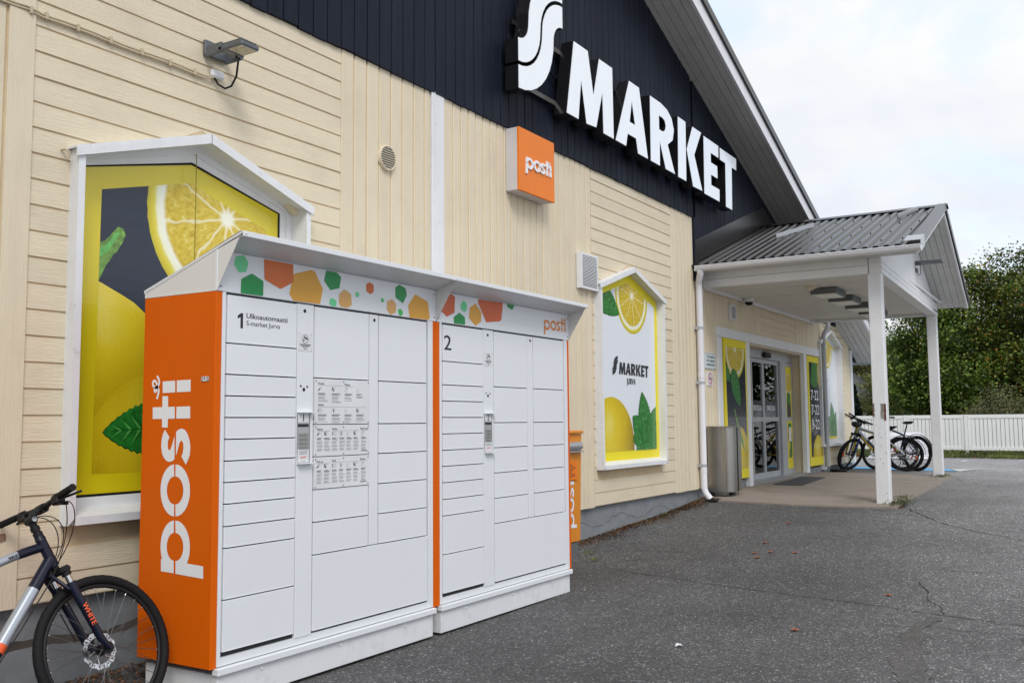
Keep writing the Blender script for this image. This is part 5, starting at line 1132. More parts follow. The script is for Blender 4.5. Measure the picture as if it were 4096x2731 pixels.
# ================================================================== parcel lockers
YL, DEP = 4.0, .59
ZJ = [.700, .435, .267, .152, .036, -.080, -.195, -.308, -.422, -.539, -.653, -.921, -1.190]
ZM = [.700, .271, -.004, -.195, -.387, -.578, -.767]
def locker(x0, label, number, hexes, left_plate, last):
    t = thing('parcel_locker', (x0+.98, YL+.3, -1.46), label, 'locker', 'parcel lockers by the wall')
    X = lambda u: x0+u
    # body: orange cheeks, back, plinth
    for a, b, lab in ((0, .042, 'orange left cheek'), (1.918, 1.957, 'orange right cheek')):
        mb = MB(); mb.bbox(X(a), X(b), YL, YL+DEP, -1.262, .713, .003); ck = part('side_panel', mb, m_orange, t)
        if a == 0 and number == '1':
            mb = MB(); posti(mb, lambda u, v: (X(0)-.0012, 4.177+v, -.801+u), .241, 0, (-1, 0, 0)); part('lettering', mb, m_wprint, ck)
            mb = MB(); mb.bbox(X(0)-.004, X(0), 4.044, 4.104, .232, .258, .001); mb.mat(1).box(X(0)-.0055, X(0)-.0038, 4.062, 4.086, .233, .257); mb.mat(2).box(X(0)-.006, X(0)-.0054, 4.070, 4.079, .243, .253); part('hasp', mb, [m_alu, m_paper, m_ink], ck)
    mb = MB(); mb.box(X(.042), X(1.918), YL+.016, YL+DEP-.005, -1.255, .713); part('carcass', mb, m_gap, t)
    fr = MB(); fr.bbox(X(.0425), X(.066), YL-.004, YL+.03, -1.255, .712, .002); fr.bbox(X(1.862), X(1.9175), YL-.004, YL+.03, -1.255, .712, .002); fr.box(X(.066), X(1.862), YL-.001, YL+.03, -1.255, -1.212); part('front_frame', fr, m_lock, t)
    mb = MB(); mb.bbox(X(.03), X(1.925), YL-.030, YL+.02, -1.296, -1.260, .003); part('base_rail', mb, m_lock, t)
    mb = MB(); mb.bbox(X(.045), X(1.912), YL-.006, YL+DEP-.02, -1.450, -1.297, .003); part('plinth', mb, m_plinth, t)
    mb = MB()
    for u in (.35, .98, 1.6): mb.sphere((X(u), YL-.008, -1.325), .008, 6)
    for u in (.2, 1.0, 1.75): mb.box(X(u)-.03, X(u)+.03, YL+.05, YL+.12, -1.47, -1.452)
    part('plinth_bolt', mb, m_lock, t)
    # doors
    yd = YL-.002
    def dr(a, b, z0, z1, thick=.016):
        mb = MB(); mb.bbox(X(a)+.002, X(b)-.002, yd-.006, yd+thick, z0+.0054, z1-.0008, .002)
        mb.box(X(a)+.012, X(b)-.012, yd-.0080, yd-.006, z0+.0066, z0+.0100)
        return part('locker_door', mb, m_lock, t)
    doors = [dr(.072, .592, ZJ[i+1], ZJ[i]) for i in range(12)]
    d2 = [dr(.738, 1.232, ZM[i+1], ZM[i]) for i in range(6)]
    d3 = [dr(1.332, 1.842, ZM[i+1], ZM[i]) for i in range(6)]
    big = dr(.738, 1.852, -1.205, ZM[6])
    mb = MB(); mb.bbox(X(.597), X(.732), yd-.004, yd+.016, -1.215, .704, .002); pil = part('pillar', mb, m_lock, t)
    mb = MB(); mb.bbox(X(1.240), X(1.325), yd-.004, yd+.016, ZM[6]+.004, .700, .002); pil2 = part('pillar', mb, m_lock, t)
    for u, pl in ((.655, pil), (1.285, pil2)):
        mb = MB(); mb.cyl((X(u), yd-.0035, .665), (X(u), yd-.0065, .665), .0105, n=16); part('lens', mb, m_black, pl)
    mb = MB()
    for u, v, r in ((.628, .222, .0062), (.680, .219, .0062), (.653, .202, .0105)): mb.cyl((X(u), yd-.0035, v), (X(u), yd-.006, v), r, n=14)
    part('lens', mb, m_black, pil)
    # camera notice
    mb = MB(); y = yd-.0045
    mb.mat(0).box(X(.603), X(.718), y-.001, y, .428, .535); y -= .0016
    mb.mat(1)
    o = ell(X(.66), .499, .026, .026, 26); i_ = ell(X(.66), .499, .0235, .0235, 26); mb.poly([o, i_[::-1]], lambda a, b: (a, y, b), 0)
    mb.poly([[(X(.647), .507), (X(.652), .516), (X(.681), .503), (X(.677), .493)]], lambda a, b: (a, y, b)); mb.poly([[(X(.643), .502), (X(.646), .502), (X(.646), .492), (X(.656), .497), (X(.658), .494), (X(.646), .487), (X(.646), .479), (X(.643), .479)]], lambda a, b: (a, y, b))
    for k, (w_, h_) in enumerate(((.044, .0022), (.038, .0014), (.024, .0014))): mb.box(X(.66)-w_, X(.66)+w_, y-.0002, y, .466-k*.007-h_, .466-k*.007+h_)
    text(mb, 'posti', lambda u, v: (X(.66)+u, y, .438+v), 0, 0, h=.008, bold=.02, center=True)
    for u in (.609, .712):
        for v in (.434, .529): mb.mat(2).sphere((X(u), y, v), .003, 5)
    part('camera_notice', mb, [m_paper, m_ink, m_alu], pil)
    # keypad recess
    mb = MB(); zt, zb = .065, -.224
    mb.mat(0).bbox(X(.598), X(.722), yd-.034, yd-.004, zt, zt+.007, .001); mb.bbox(X(.600), X(.716), yd-.034, yd-.004, zb-.007, zb, .001)
    mb.mat(1).box(X(.600), X(.690), yd-.010, yd-.004, -.165, zt); mb.mat(2).box(X(.690), X(.706), yd-.0065, yd-.004, zb, zt)
    kp = part('keypad', mb, [m_lock, m_alu, mat('recess_shadow_grey', (.30, .295, .28), .6)], t)
    mb = MB(); y = yd-.011; mb.mat(0).box(X(.601), X(.689), y-.001, y, .010, .064); mb.mat(1); text(mb, number, lambda u, v: (X(.645)+u, y-.0016, .016+v), 0, 0, h=.042, bold=.012, center=True)
    mb.mat(1).box(X(.602), X(.688), y-.001, y, -.016, .001); part('number_plate', mb, [m_paper, m_ink], kp)
    for r in range(4):
        for c in range(3):
            mb = MB(); u = .6125+.026*c; v = -.062-.025*r; mb.bbox(X(u), X(u)+.020, yd-.016, yd-.0095, v-.009, v+.009, .002); part('button', mb, m_steel, kp)
    mb = MB(); mb.mat(0).box(X(.600), X(.690), y-.002, y, zb+.004, -.145); mb.mat(1)
    for k in range(3): mb.box(X(.610)+.002*k, X(.680)-.002*k, y-.0025, y-.002, -.158-.007*k-.0012, -.158-.007*k+.0012)
    mb.mat(2); posti(mb, lambda u, v: (X(.622)+u, y-.0026, -.197+v), .0105, 0, squig=False); mb.mat(1).box(X(.632), X(.664), y-.0025, y-.002, -.2135, -.2115)
    part('code_card', mb, [m_paper, m_grey_ink, m_redorange], kp)
    # numerals
    mb = MB(); y = yd-.0068
    if number == '1':
        mb.poly([[(X(.142), .592), (X(.165), .607), (X(.180), .607), (X(.180), .524), (X(.162), .524), (X(.162), .585), (X(.142), .575)]], lambda a, b: (a, y, b))
        text(mb, 'Ulkoautomaatti', lambda u, v: (X(.205)+u, y, .583+v), 0, 0, h=.0275, w=.308, bold=.028); text(mb, 'S-market Jurva', lambda u, v: (X(.205)+u, y, .543+v), 0, 0, h=.0255, w=.250, bold=.004)
    else: text(mb, '2', lambda u, v: (X(.088)+u, y, .520+v), 0, 0, h=.104, w=.084, bold=.02)
    part('lettering', mb, m_ink, doors[0])
    # header and roof
    yh = YL-.004
    mb = MB(); mb.bbox(X(0), X(1.957), yh, yh+.02, .713, .936, .003); hd = part('header_panel', mb, m_lock, t)
    for k, (col, P_) in enumerate(hexes):
        mb = MB(); mb.poly([round_poly(P_, .006)], lambda a, b: (a, yh-.0009-.0002*(k % 3), b)); part('printed_pentagon', mb, m_hex[col], hd)
    if last:
        mb = MB(); posti(mb, lambda u, v: (6.917+u, yh-.0012, .778+v), .0875); part('lettering', mb, m_oprint, hd)
    for u in (.025, 1.935):
        for v in (.74, .905):
            mb = MB(); mb.sphere((X(u), yh-.001, v), .0045, 6); part('rivet', mb, m_darkmetal, hd)
    for u in (0, 1.953):
        mb = MB(); mb.poly([(YL-.003, .714), (3.812, 1.012), (3.822, 1.018), (YL+DEP, .752), (YL+DEP, .716)], lambda a, b: (X(u), a, b), .004, (1, 0, 0)); part('roof_cheek', mb, m_lock_side, t)
        mb = MB()
        for yy, zz in ((3.99, .74), (3.90, .93), (4.2, .80)): mb.sphere((X(u)-.001, yy, zz), .005, 5)
    mb = MB()
    mb.hexa([(X(.001), 3.808, 1.004), (X(1.956), 3.808, 1.004), (X(1.956), YL+DEP+.01, .742), (X(.001), YL+DEP+.01, .742), (X(.001), 3.806, 1.014), (X(1.956), 3.806, 1.014), (X(1.956), YL+DEP+.01, .760), (X(.001), YL+DEP+.01, .760)])
    mb.bbox(X(.001), X(1.956), 3.800, 3.808, .986, 1.016, .002); mb.bbox(X(.004), X(1.953), 3.808, 3.832, .986, .990, .001)
    rf = part('roof', mb, m_lock, t)
    mb = MB()
    for u in (.02, 1.935): mb.sphere((X(u), 3.799, 1.002), .005, 5)
    part('rivet', mb, m_lock_side, rf)
    mb = MB(); mb.hexa([(X(.004), 3.83, .988), (X(1.953), 3.83, .988), (X(1.953), yh+.02, .934), (X(.004), yh+.02, .934), (X(.004), 3.83, .992), (X(1.953), 3.83, .992), (X(1.953), yh+.02, .938), (X(.004), yh+.02, .938)]); part('roof_underside', mb, m_lock, t)
    return t, d2
def round_poly(P, r):
    o = []; n = len(P)
    for i in range(n):
        a, c, b = Vector(P[i-1]), Vector(P[i]), Vector(P[(i+1) % n]); d1 = (a-c); d2 = (b-c); rr = min(r, d1.length*.3, d2.length*.3)
        p, q = c+d1.normalized()*rr, c+d2.normalized()*rr; m_ = (p+q)/2*.5+c*.5; o += [tuple(p), tuple(m_), tuple(q)]
    return o
lk1, panels = locker(3.44, 'left orange and white parcel locker with number 1 and posti down its side', '1', HEX1, True, False)
lk2, _ = locker(5.40, 'right parcel locker with number 2 and the orange posti logo on its header', '2', HEX2, False, True)
# instruction boards on the middle doors of locker 1
def instructions(z0, z1, heads, cols, numbers=(), lines=None):
    x0, x1 = 3.44+.738, 3.44+1.232; y = YL-.0085
    mb = MB(); mb.mat(0).box(x0, x1, y-.003, y, z0+.004, z1-.004); y -= .0036; W_ = x1-x0; mb.mat(1); rr = random.Random(int(z0*1000))
    for s_, u, z, ul in heads:
        text(mb, s_, lambda a, b: (x0+W_*u+a, y, z+b), 0, 0, h=.0125, bold=.012); mb.box(x0+W_*u, x0+W_*ul, y-.0002, y, z-.0058, z-.0050)
    for (u, z, n, icon, w_) in cols:
        bx = x0+W_*u
        mb.mat(1)
        if icon == 0: mb.poly([[(bx, z-.002), (bx+.014, z+.010), (bx+.020, z+.008), (bx+.016, z+.002), (bx, z-.010)]], lambda a, b: (a, y, b)); mb.mat(2); mb.box(bx+.014, bx+.028, y-.0002, y, z+.016, z+.017); mb.box(bx+.027, bx+.028, y-.0002, y, z, z+.016)
        elif icon == 1: mb.poly([[(bx+.010, z+.004), (bx+.016, z+.004), (bx+.022, z-.008), (bx+.012, z-.008)]], lambda a, b: (a, y, b)); mb.mat(2); mb.box(bx, bx+.012, y-.0002, y, z-.004, z+.016); mb.box(bx+.014, bx+.032, y-.0002, y, z+.008, z+.009); mb.box(bx+.014, bx+.032, y-.0002, y, z+.015, z+.016)
        elif icon == 2: mb.mat(2); [mb.box(a_, b_, y-.0002, y, c_, d_) for a_, b_, c_, d_ in ((bx, bx+.006, z-.006, z+.014), (bx+.010, bx+.034, z-.006, z-.005), (bx+.010, bx+.034, z+.013, z+.014), (bx+.010, bx+.011, z-.006, z+.014), (bx+.033, bx+.034, z-.006, z+.014))]; mb.mat(1).box(bx+.020, bx+.022, y-.0002, y, z+.001, z+.007)
        elif icon == 3: mb.mat(1).poly([[(bx+.012, z-.008), (bx+.018, z-.008), (bx+.019, z+.012), (bx+.013, z+.010)]], lambda a, b: (a, y, b)); mb.mat(2); mb.box(bx, bx+.001, y-.0002, y, z-.006, z+.014); mb.box(bx, bx+.026, y-.0002, y, z+.013, z+.014); mb.box(bx+.025, bx+.026, y-.0002, y, z-.006, z+.014)
        else:
            mb.mat(2); o = [(bx+.002, z+.006), (bx+.012, z+.012), (bx+.022, z+.006), (bx+.022, z-.006), (bx+.012, z-.011), (bx+.002, z-.006)]; i_ = [(bx+.0035+(a-bx-.002)*.86, z+(b-z)*.86) for a, b in o]; mb.poly([o, i_[::-1]], lambda a, b: (a, y, b))
            if icon == 5: mb.mat(1).poly([[(bx+.014, z+.014), (bx+.024, z+.016), (bx+.026, z+.012), (bx+.018, z+.011)]], lambda a, b: (a, y, b))
        zz = z-.022
        for k in range(n):
            if k in (3, 6, 9) : zz -= .0045
            mb.mat(1 if k < 2 else 2); ww = w_*rr.uniform(.6, 1.0); mb.box(bx, bx+ww, y-.0002, y, zz-(.0013 if k < 2 else .0008), zz+(.0013 if k < 2 else .0008)); zz -= .0056
    mb.mat(1)
    for s_, u, z in numbers: text(mb, s_, lambda a, b: (x0+W_*u+a, y, z+b), 0, 0, h=.0085, bold=.02)
    for u in (.03, .52, .985):
        for z in (z0+.014, z1-.014): mb.mat(3).sphere((x0+W_*u-.003, y, z), .0038, 5)
    return mb
ib = [m_paper, m_ink, m_grey_ink, m_darkmetal]
mb = instructions(-.004, .271, [('Nouda', .06, .236, .50), ('Palauta', .53, .234, .72), ('Lähetä', .06, .108, .95)],
    [(.06, .205, 8, 0, .088), (.30, .205, 9, 1, .085), (.53, .205, 7, 5, .075), (.75, .205, 2, 4, .06), (.06, .078, 7, 2, .085), (.30, .078, 8, 3, .08), (.53, .078, 8, 4, .08), (.75, .078, 7, 1, .085)], [('0100 85933', .75, .160)])
part('instruction_panel', mb, ib, lk1, label='Finnish instruction panel headed Nouda')
c7 = [(.045, 0), (.17, 1), (.31, 2), (.44, 3), (.57, 4), (.70, 1), (.845, 5)]
mb = instructions(-.195, -.004, [('Hämta', .045, -.037, .27), ('Skicka', .31, -.036, .80), ('Returnera', .83, -.036, .97)], [(u, -.062, 12, i, .052) for u, i in c7], [('0100 85933', .845, -.172)])
part('instruction_panel', mb, ib, lk1, label='Swedish instruction panel headed Hämta')
mb = instructions(-.387, -.195, [('Pick up', .045, -.229, .27), ('Send', .31, -.227, .80), ('Return', .83, -.226, .97)], [(u, -.254, 12, i, .052) for u, i in c7], [('0100 85933', .83, -.364)])
part('instruction_panel', mb, ib, lk1, label='English instruction panel headed Pick up')
# ================================================================== mailbox, bin, small signs
t = thing('mailbox', (8.48, 4.75, -1.43), 'orange tapered mailbox with posti lettering on a grey foot behind the lockers', 'mailbox')
mb = MB()
def tap(z): return .215-.014*(-.12-z)/1.05
q = [(8.49-.19, 4.62, -1.20), (8.49+.20, 4.62, -1.20), (8.49+.20, 4.87, -1.20), (8.49-.19, 4.87, -1.20), (8.49-.215, 4.60, -.125), (8.49+.215, 4.60, -.125), (8.49+.215, 4.87, -.125), (8.49-.215, 4.87, -.125)]
mb.hexa(q); part('body', mb, m_mailorange, t)
mb = MB(); mb.bbox(8.49-.22, 8.49+.22, 4.575, 4.875, -.122, -.088, .008); part('lid', mb, m_mailorange, t)
mb = MB(); mb.cyl((8.31, 4.60, -.245), (8.66, 4.60, -.245), .045, n=18); mb.box(8.30, 8.68, 4.555, 4.60, -.305, -.292); part('slot_flap', mb, m_alu, t)
mb = MB(); mb.box(8.34, 8.60, 4.594, 4.600, -.70+.12, -.40); mb.mat(1); yn = 4.592
for k in range(7): mb.box(8.36, 8.36+.2*(.6+.4*math.sin(k*2.3)**2), yn, yn+.001, -.425-.02*k-.003, -.425-.02*k+.003)
part('notice', mb, [m_signorange, m_ink], t)
mb = MB()
def mpm(u, v):
    z = -1.065+u; f = (z+1.20)/1.075; return (8.55-v*1.0, 4.62-.02*f-.003, z)
posti(mb, mpm, .125); part('lettering', mb, m_wprint, t)
mb = MB(); mb.bbox(8.49-.17, 8.49+.185, 4.63, 4.88, -1.50, -1.21, .01); part('foot', mb, m_mailconc, t)

t = thing('waste_bin', (13.28, 4.68, SLZ), 'brushed steel wall bin with an ashtray beside the sliding door panel', 'bin')
mb = MB(); vs = []; prof = [(13.02, 4.86)]
for k in range(9): a = R_(180+90*k/8); prof.append((13.12+.10*math.cos(a), 4.60+.10*math.sin(a)))
prof += [(13.42, 4.50), (13.42, 4.86)]
mb.poly([prof], lambda a, b: (a, b, -1.0), .90, (0, 0, 1)); part('body', mb, m_steel, t)
mb = MB(); mb.box(13.012, 13.425, 4.49, 4.865, -.098, -.082); part('lid', mb, m_steel, t)
mb = MB(); mb.cyl((13.52, 4.70, -1.0), (13.52, 4.70, -.30), .105, n=24); part('ash_column', mb, mat('dull_steel', (.30, .30, .31), .38, 1, var=.1, vscale=(50, 50, 2)), t)
mb = MB(); mb.cyl((13.52, 4.70, -.30), (13.52, 4.70, -.285), .108, n=24); part('ash_lid', mb, m_steel, t)
mb = MB(); mb.box(13.425, 13.47, 4.60, 4.80, -.25, -.10); part('hood', mb, m_darkmetal, t)
mb = MB(); mb.bbox(13.24, 13.262, 4.493, 4.50, -1.0, -.10, .002); part('door_seam', mb, m_black, t)
mb = MB(); mb.box(13.10, 13.20, 4.62, 4.8, SLZ-.01, -1.0); mb.box(13.30, 13.40, 4.55, 4.75, SLZ-.01, -1.0); part('foot', mb, m_steel, t)

def sign_plate(name, x0, x1, z0, z1, label, draw, mats):
    y = YW-.030; mb = MB(); mb.box(x0, x1, y, YW-.016, z0, z1); draw(mb, y-.0008)
    return finish(part(name, mb, mats, loc=((x0+x1)/2, y, z0)), label, 'sign')
def d1(mb, y):
    mb.mat(1); a, b, c, d = 13.03, 13.49, .745, .98
    for q in ((a+.008, b-.008, d-.014, d-.008), (a+.008, b-.008, c+.008, c+.014), (a+.008, a+.014, c+.014, d-.014), (b-.014, b-.008, c+.014, d-.014)): mb.box(q[0], q[1], y-.0003, y, q[2], q[3])
    for i, s_ in enumerate(('TÄLLÄ ALUEELLA', 'ON TALLENTAVA', 'KAMERAVALVONTA')): text(mb, s_, lambda u, v: (u, y-.0004, v), 13.275, .905-.058*i, h=.036, w=.34, bold=.06, center=True)
sign_plate('surveillance_sign', 13.03, 13.49, .745, .98, 'small white sign with green Finnish camera surveillance text beside the downpipe', d1, [m_posterwhite, m_signgreen])
def d2f(mb, y):
    c, z = 13.24, .606; mb.mat(1); o = ell(c, z, .085, .085, 30); i_ = ell(c, z, .068, .068, 30); mb.poly([o, i_[::-1]], lambda a, b: (a, y, b))
    mb.mat(2).box(c-.05, c+.05, y-.0004, y, z-.012, z+.008); mb.box(c+.03, c+.036, y-.0004, y, z+.012, z+.04)
    mb.mat(1).poly([[(c-.062, z+.050), (c-.050, z+.062), (c+.062, z-.050), (c+.050, z-.062)]], lambda a, b: (a, y-.0006, b))
sign_plate('no_smoking_sign', 13.135, 13.345, .505, .70, 'small square no smoking sign with a red ring below the surveillance sign', d2f, [m_posterwhite, m_signred, m_ink])

mb = MB(); mb.poly([[(15.38, 4.18), (17.66, 4.38), (17.72, 4.82), (15.42, 4.66)]], lambda a, b: (a, b, SLZ), .012, (0, 0, 1))
finish(part('door_mat', mb, m_matgrey, loc=(16.5, 4.5, SLZ)), 'dark grey door mat on the concrete in front of the sliding door', 'door mat')
mb = MB(); mb.ring((20.05, 4.7, SLZ+.02), (0, 0, 1), .16, .02, 24, 6); mb.cyl((20.05, 4.7, SLZ-.02), (20.05, 4.7, SLZ+.015), .15, n=24)
finish(part('drain_grate', mb, m_black, loc=(20.05, 4.7, SLZ)), 'black round drain lid on the ground under the grey downpipe', 'drain')
mb = MB(); mb.bbox(12.60, 12.86, 4.60, 4.76, gz(12.7, 4.7)-.01, gz(12.7, 4.7)+.028, .006)
finish(part('splash_block', mb, m_black, loc=(12.73, 4.68, gz(12.7, 4.7))), 'black flat drain piece on the asphalt under the white downpipe', 'drain')

# ================================================================== bicycles
AXD = Vector((-.3256, 0, .9455)); FWD = Vector((.9455, 0, .3256))
def bike(name, label, loc, psi, lean, sp, group=None):
    """local frame: +X forward, +Z up, origin at the front tyre's contact; leans to its left by lean"""
    R = sp.get('R', .345); wb = sp.get('wb', 1.07); fl = sp.get('fl', .44); ht = sp.get('ht', .13); tr = sp.get('tr', .022); st = sp.get('steer', 0); detail = sp.get('detail', 1)
    t = thing(name, loc, label, 'bicycle', group, rot=(-lean, 0, psi))
    pa = lambda nm, mb, ms, par=t, **k: part(nm, mb, ms, par, local=True, **k)
    hub = Vector((0, 0, R)); a0 = hub-FWD*.045; rh = Vector((-wb, 0, R))
    hb, ht_ = a0+AXD*(fl+.05), a0+AXD*(fl+.05+ht); bb = Vector((-wb+.435, 0, R-.06)); sa = Vector((-.292, 0, .956)); sh = sp.get('seat_h', .48)
    stp = bb+sa*sh; sdl = bb+sa*sp.get('saddle', .70)
    Ms = Matrix.Translation(a0) @ Matrix.Rotation(st, 4, AXD) @ Matrix.Translation(-a0)
    ns = 48 if detail else 32
    def wheel(c, M, nm, rear=False):
        w = MB(); w.ring(c, (0, 1, 0), R-tr, tr, ns, 10)
        if detail:
            for k in range(64):
                for s_ in (-1, 1):
                    a = 2*math.pi*(k+.25*s_)/64; p = Vector((math.cos(a), 0, math.sin(a))); q = Vector((-math.sin(a), 0, math.cos(a)))
                    cpt = c+p*(R-.0025)+Vector((0, s_*.008, 0)); w.add([cpt+q*.008+Vector((0, s_*.008, 0))-p*.004, cpt+q*.004-Vector((0, s_*.006, 0))+p*.001, cpt-q*.008-Vector((0, s_*.006, 0))+p*.001, cpt-q*.003+Vector((0, s_*.008, 0))-p*.004], [(0, 1, 2, 3)])
        w.xform(M); ty = pa(nm, w, m_rubber)
        w = MB(); w.ring(c+Vector((0, .0, 0)), (0, 1, 0), R-2*tr-.008, .011, ns, 8); w.xform(M); pa('rim', w, sp.get('rim', m_black), ty)
        w = MB(); w.cyl(c+Vector((0, -.035, 0)), c+Vector((0, .035, 0)), .018, n=12); w.cyl(c+Vector((0, -.055, 0)), c+Vector((0, .055, 0)), .008, n=8)
        w.cyl(c+Vector((0, -.034, 0)), c+Vector((0, -.030, 0)), .030, n=14); w.cyl(c+Vector((0, .034, 0)), c+Vector((0, .030, 0)), .030, n=14); w.xform(M); pa('hub', w, m_black, ty)
        w = MB(); n = 32 if detail else 24; sr = .0016 if detail else .0022
        for k in range(n):
            a = 2*math.pi*k/n; s_ = 1 if k % 2 else -1; off = .9*(1 if (k//2) % 2 else -1)
            p0 = c+Vector((math.cos(a+off)*.027, s_*.032, math.sin(a+off)*.027)); p1 = c+Vector((math.cos(a)*(R-2*tr-.014), 0, math.sin(a)*(R-2*tr-.014))); w.cyl(p0, p1, sr, n=4)
            if detail: w.mat(1).cyl(p1-(p1-p0).normalized()*.014, p1, .0028, n=5); w.mat(0)
        w.xform(M); so = pa('spokes', w, [m_spoke, m_chrome], ty, kind='stuff')
        if sp.get('disc', True):
            w = MB(); y_ = .045
            o = []
            for k in range(96): r_ = .090+(.0035 if (k//4) % 2 else -.002); o.append((math.cos(2*math.pi*k/96)*r_, math.sin(2*math.pi*k/96)*r_))
            i_ = ell(0, 0, .066, .066, 48)
            holes = [ell(math.cos(2*math.pi*k/18)*.078, math.sin(2*math.pi*k/18)*.078, .0045, .0045, 6)[::-1] for k in range(18)]
            w.poly([o, i_[::-1]]+holes, lambda a, b: (c.x+a, y_, c.z+b), .002, (0, -1, 0))
            for k in range(6):
                a = math.pi*k/3; w.tube([c+Vector((math.cos(a)*.025, y_, math.sin(a)*.025)), c+Vector((math.cos(a+.35)*.069, y_, math.sin(a+.35)*.069))], .005, 6)
            w.xform(M); pa('brake_disc', w, m_chrome, ty)
        if sp.get('reflector'):
            w = MB(); a = R_(-40)
            for a in (R_(20), R_(200)): w.tube([c+Vector((math.cos(a+d)*.22, 0, math.sin(a+d)*.22)) for d in (-.2, 0, .2)], .014, 6)
            w.xform(M); pa('wheel_reflector', w, m_borange, ty)
        return ty
    wheel(hub, Ms, 'front_wheel'); wheel(rh, Matrix.Identity(4), 'rear_wheel', True)
    # fork
    f = MB(); cr = a0+AXD*fl
    f.mat(0)
    ll = sp.get('fork_low', .345)
    for s_ in (-1, 1):
        o = Vector((0, s_*.062, 0))
        f.mat(0).tube([hub+o+FWD*-.012-AXD*.005, a0+AXD*.06+o+FWD*.012, a0+AXD*ll+o+FWD*.0], [.012, .019, .0215] , 12)
        f.mat(0).cyl(a0+AXD*(ll-.005)+o, a0+AXD*(ll+.03)+o, .024, n=12)
        f.mat(1).cyl(a0+AXD*(ll+.02)+o, cr+o, .0150, n=12)
        f.mat(2).tube([cr+o-AXD*.03, cr+o+AXD*.02], .023, 12)
    f.mat(2).bbox(-.028, .028, -.085, .085, -.016, .02, .012); n0 = len(f.v)-24
    rot = AXD.to_track_quat('Z', 'X').to_matrix().to_4x4(); f.xform(Matrix.Translation(cr) @ rot, n0)
    f.mat(2).cyl(cr, hb, .02, n=12)
    f.mat(0).tube([a0+AXD*ll+Vector((0, -.062, 0))-FWD*.02, a0+AXD*(ll+.1)+Vector((0, -.03, 0))-FWD*.055, a0+AXD*(ll+.1)+Vector((0, .03, 0))-FWD*.055, a0+AXD*ll+Vector((0, .062, 0))-FWD*.02], .010, 8)
    f.mat(2).bbox(hub.x-.06, hub.x-.01, .05, .085, hub.z+.02, hub.z+.09, .008)
    f.xform(Ms); fk = pa('fork', f, [sp.get('forkm', m_black), sp.get('stanch', m_chrome), m_black])
    if sp.get('forktext'):
        w = MB(); o = a0+AXD*.145+Vector((0, -.086, 0)); vdir = AXD; udir = FWD
        text(w, sp['forktext'], lambda u, v: tuple(o+AXD*(.11-u)+FWD*(v-.012)), 0, 0, h=.026, w=.115, bold=.06); w.xform(Ms); pa('decal', w, m_redorange, fk)
    # frame
    f = MB(); fm = sp['frame']
    f.cyl(hb-AXD*.005, ht_+AXD*.002, .026, .024, 16); f.cyl(hb-AXD*.012, hb, .029, n=16); f.cyl(ht_, ht_+AXD*.02, .027, .022, 16)
    tt0 = ht_-AXD*.035; mid = (tt0+stp)/2+Vector((0, 0, sp.get('arch', .0)))
    q = [tt0*(1-k/10)**2+mid*2*(k/10)*(1-k/10)+stp*(k/10)**2 for k in range(11)]; f.tube(q, [.023]*3+[.020]*8, 12)
    f.tube([hb+AXD*.025, bb], [.030, .027], 14); f.tube([bb, stp], .019, 12); f.cyl(bb+Vector((0, -.036, 0)), bb+Vector((0, .036, 0)), .025, n=14)
    for s_ in (-1, 1): f.tube([bb+Vector((-.03, s_*.03, 0)), rh+Vector((.02, s_*.058, 0)), rh+Vector((0, s_*.06, 0))], .012, 8); f.tube([stp-sa*.05+Vector((0, s_*.018, 0)), rh+Vector((0, s_*.06, .01))], .0105, 8)
    fr = pa('frame', f, fm)
    if sp.get('decal'):
        d = (bb-hb-AXD*.025); n_ = d.normalized(); w = MB(); w.mat(0).tube([hb+AXD*.025+n_*.17, hb+AXD*.025+n_*.46], [.0307, .0297], 14); w.mat(1).tube([hb+AXD*.025+n_*.46, hb+AXD*.025+n_*.50], [.0298, .0296], 14)
        w.mat(0).tube(q[2:7], .0212, 12); w.mat(2)
        o = q[3]+Vector((0, -.0235, -.010)); uu = (q[2]-q[4]).normalized(); vv = Vector((uu.z*-1, 0, uu.x)) if True else None
        text(w, sp['decal'], lambda u, v: tuple(o+uu*(u-.03)+vv*v), 0, 0, h=.016, w=.07, bold=.06); pa('decal', w, [m_bsilver, m_redorange, m_ink], fr)
    if sp.get('lower_dark'):
        d = (bb-hb-AXD*.025).normalized(); w = MB(); w.tube([hb+AXD*.025+d*.24, bb-d*.02], [.0305, .0285], 14); pa('decal', w, sp['lower_dark'], fr)
        w = MB(); o = hb+AXD*.025+d*.27+Vector((0, -.0315, .0)); vv = Vector((-d.z, 0, d.x)); text(w, 'SCOTT', lambda u, v: tuple(o+d*u+vv*(v-.02)), 0, 0, h=.034, w=.2, bold=.06); pa('decal', w, m_wprint, fr)
    # stem, bars
    bh, sx = sp.get('bar_h', .76), sp.get('stem', .075); bc = a0+AXD*bh+FWD*sx; rise = sp.get('rise', .015)
    f = MB(); f.cyl(ht_+AXD*.015, a0+AXD*(bh-.02), .018, n=12)
    for k in range(2): f.cyl(a0+AXD*(fl+.07+ht+.03*k), a0+AXD*(fl+.092+ht+.03*k), .0225, n=14)
    f.tube([a0+AXD*(bh-.03), a0+AXD*(bh-.005)+FWD*.03, bc], [.021, .019, .021], 12); f.cyl(bc+Vector((0, -.028, 0)), bc+Vector((0, .028, 0)), .024, n=12)
    f.cyl(a0+AXD*(bh-.03)+Vector((0, -.03, 0)), a0+AXD*(bh-.03)+Vector((0, .03, 0)), .02, n=14); f.mat(1).cyl(a0+AXD*(bh-.03)+Vector((0, -.034, 0)), a0+AXD*(bh-.03)+Vector((0, -.030, 0)), .014, n=14)
    f.xform(Ms); pa('stem', f, [m_black, m_chrome])
    hw = sp.get('half', .31); f = MB(); bp = []
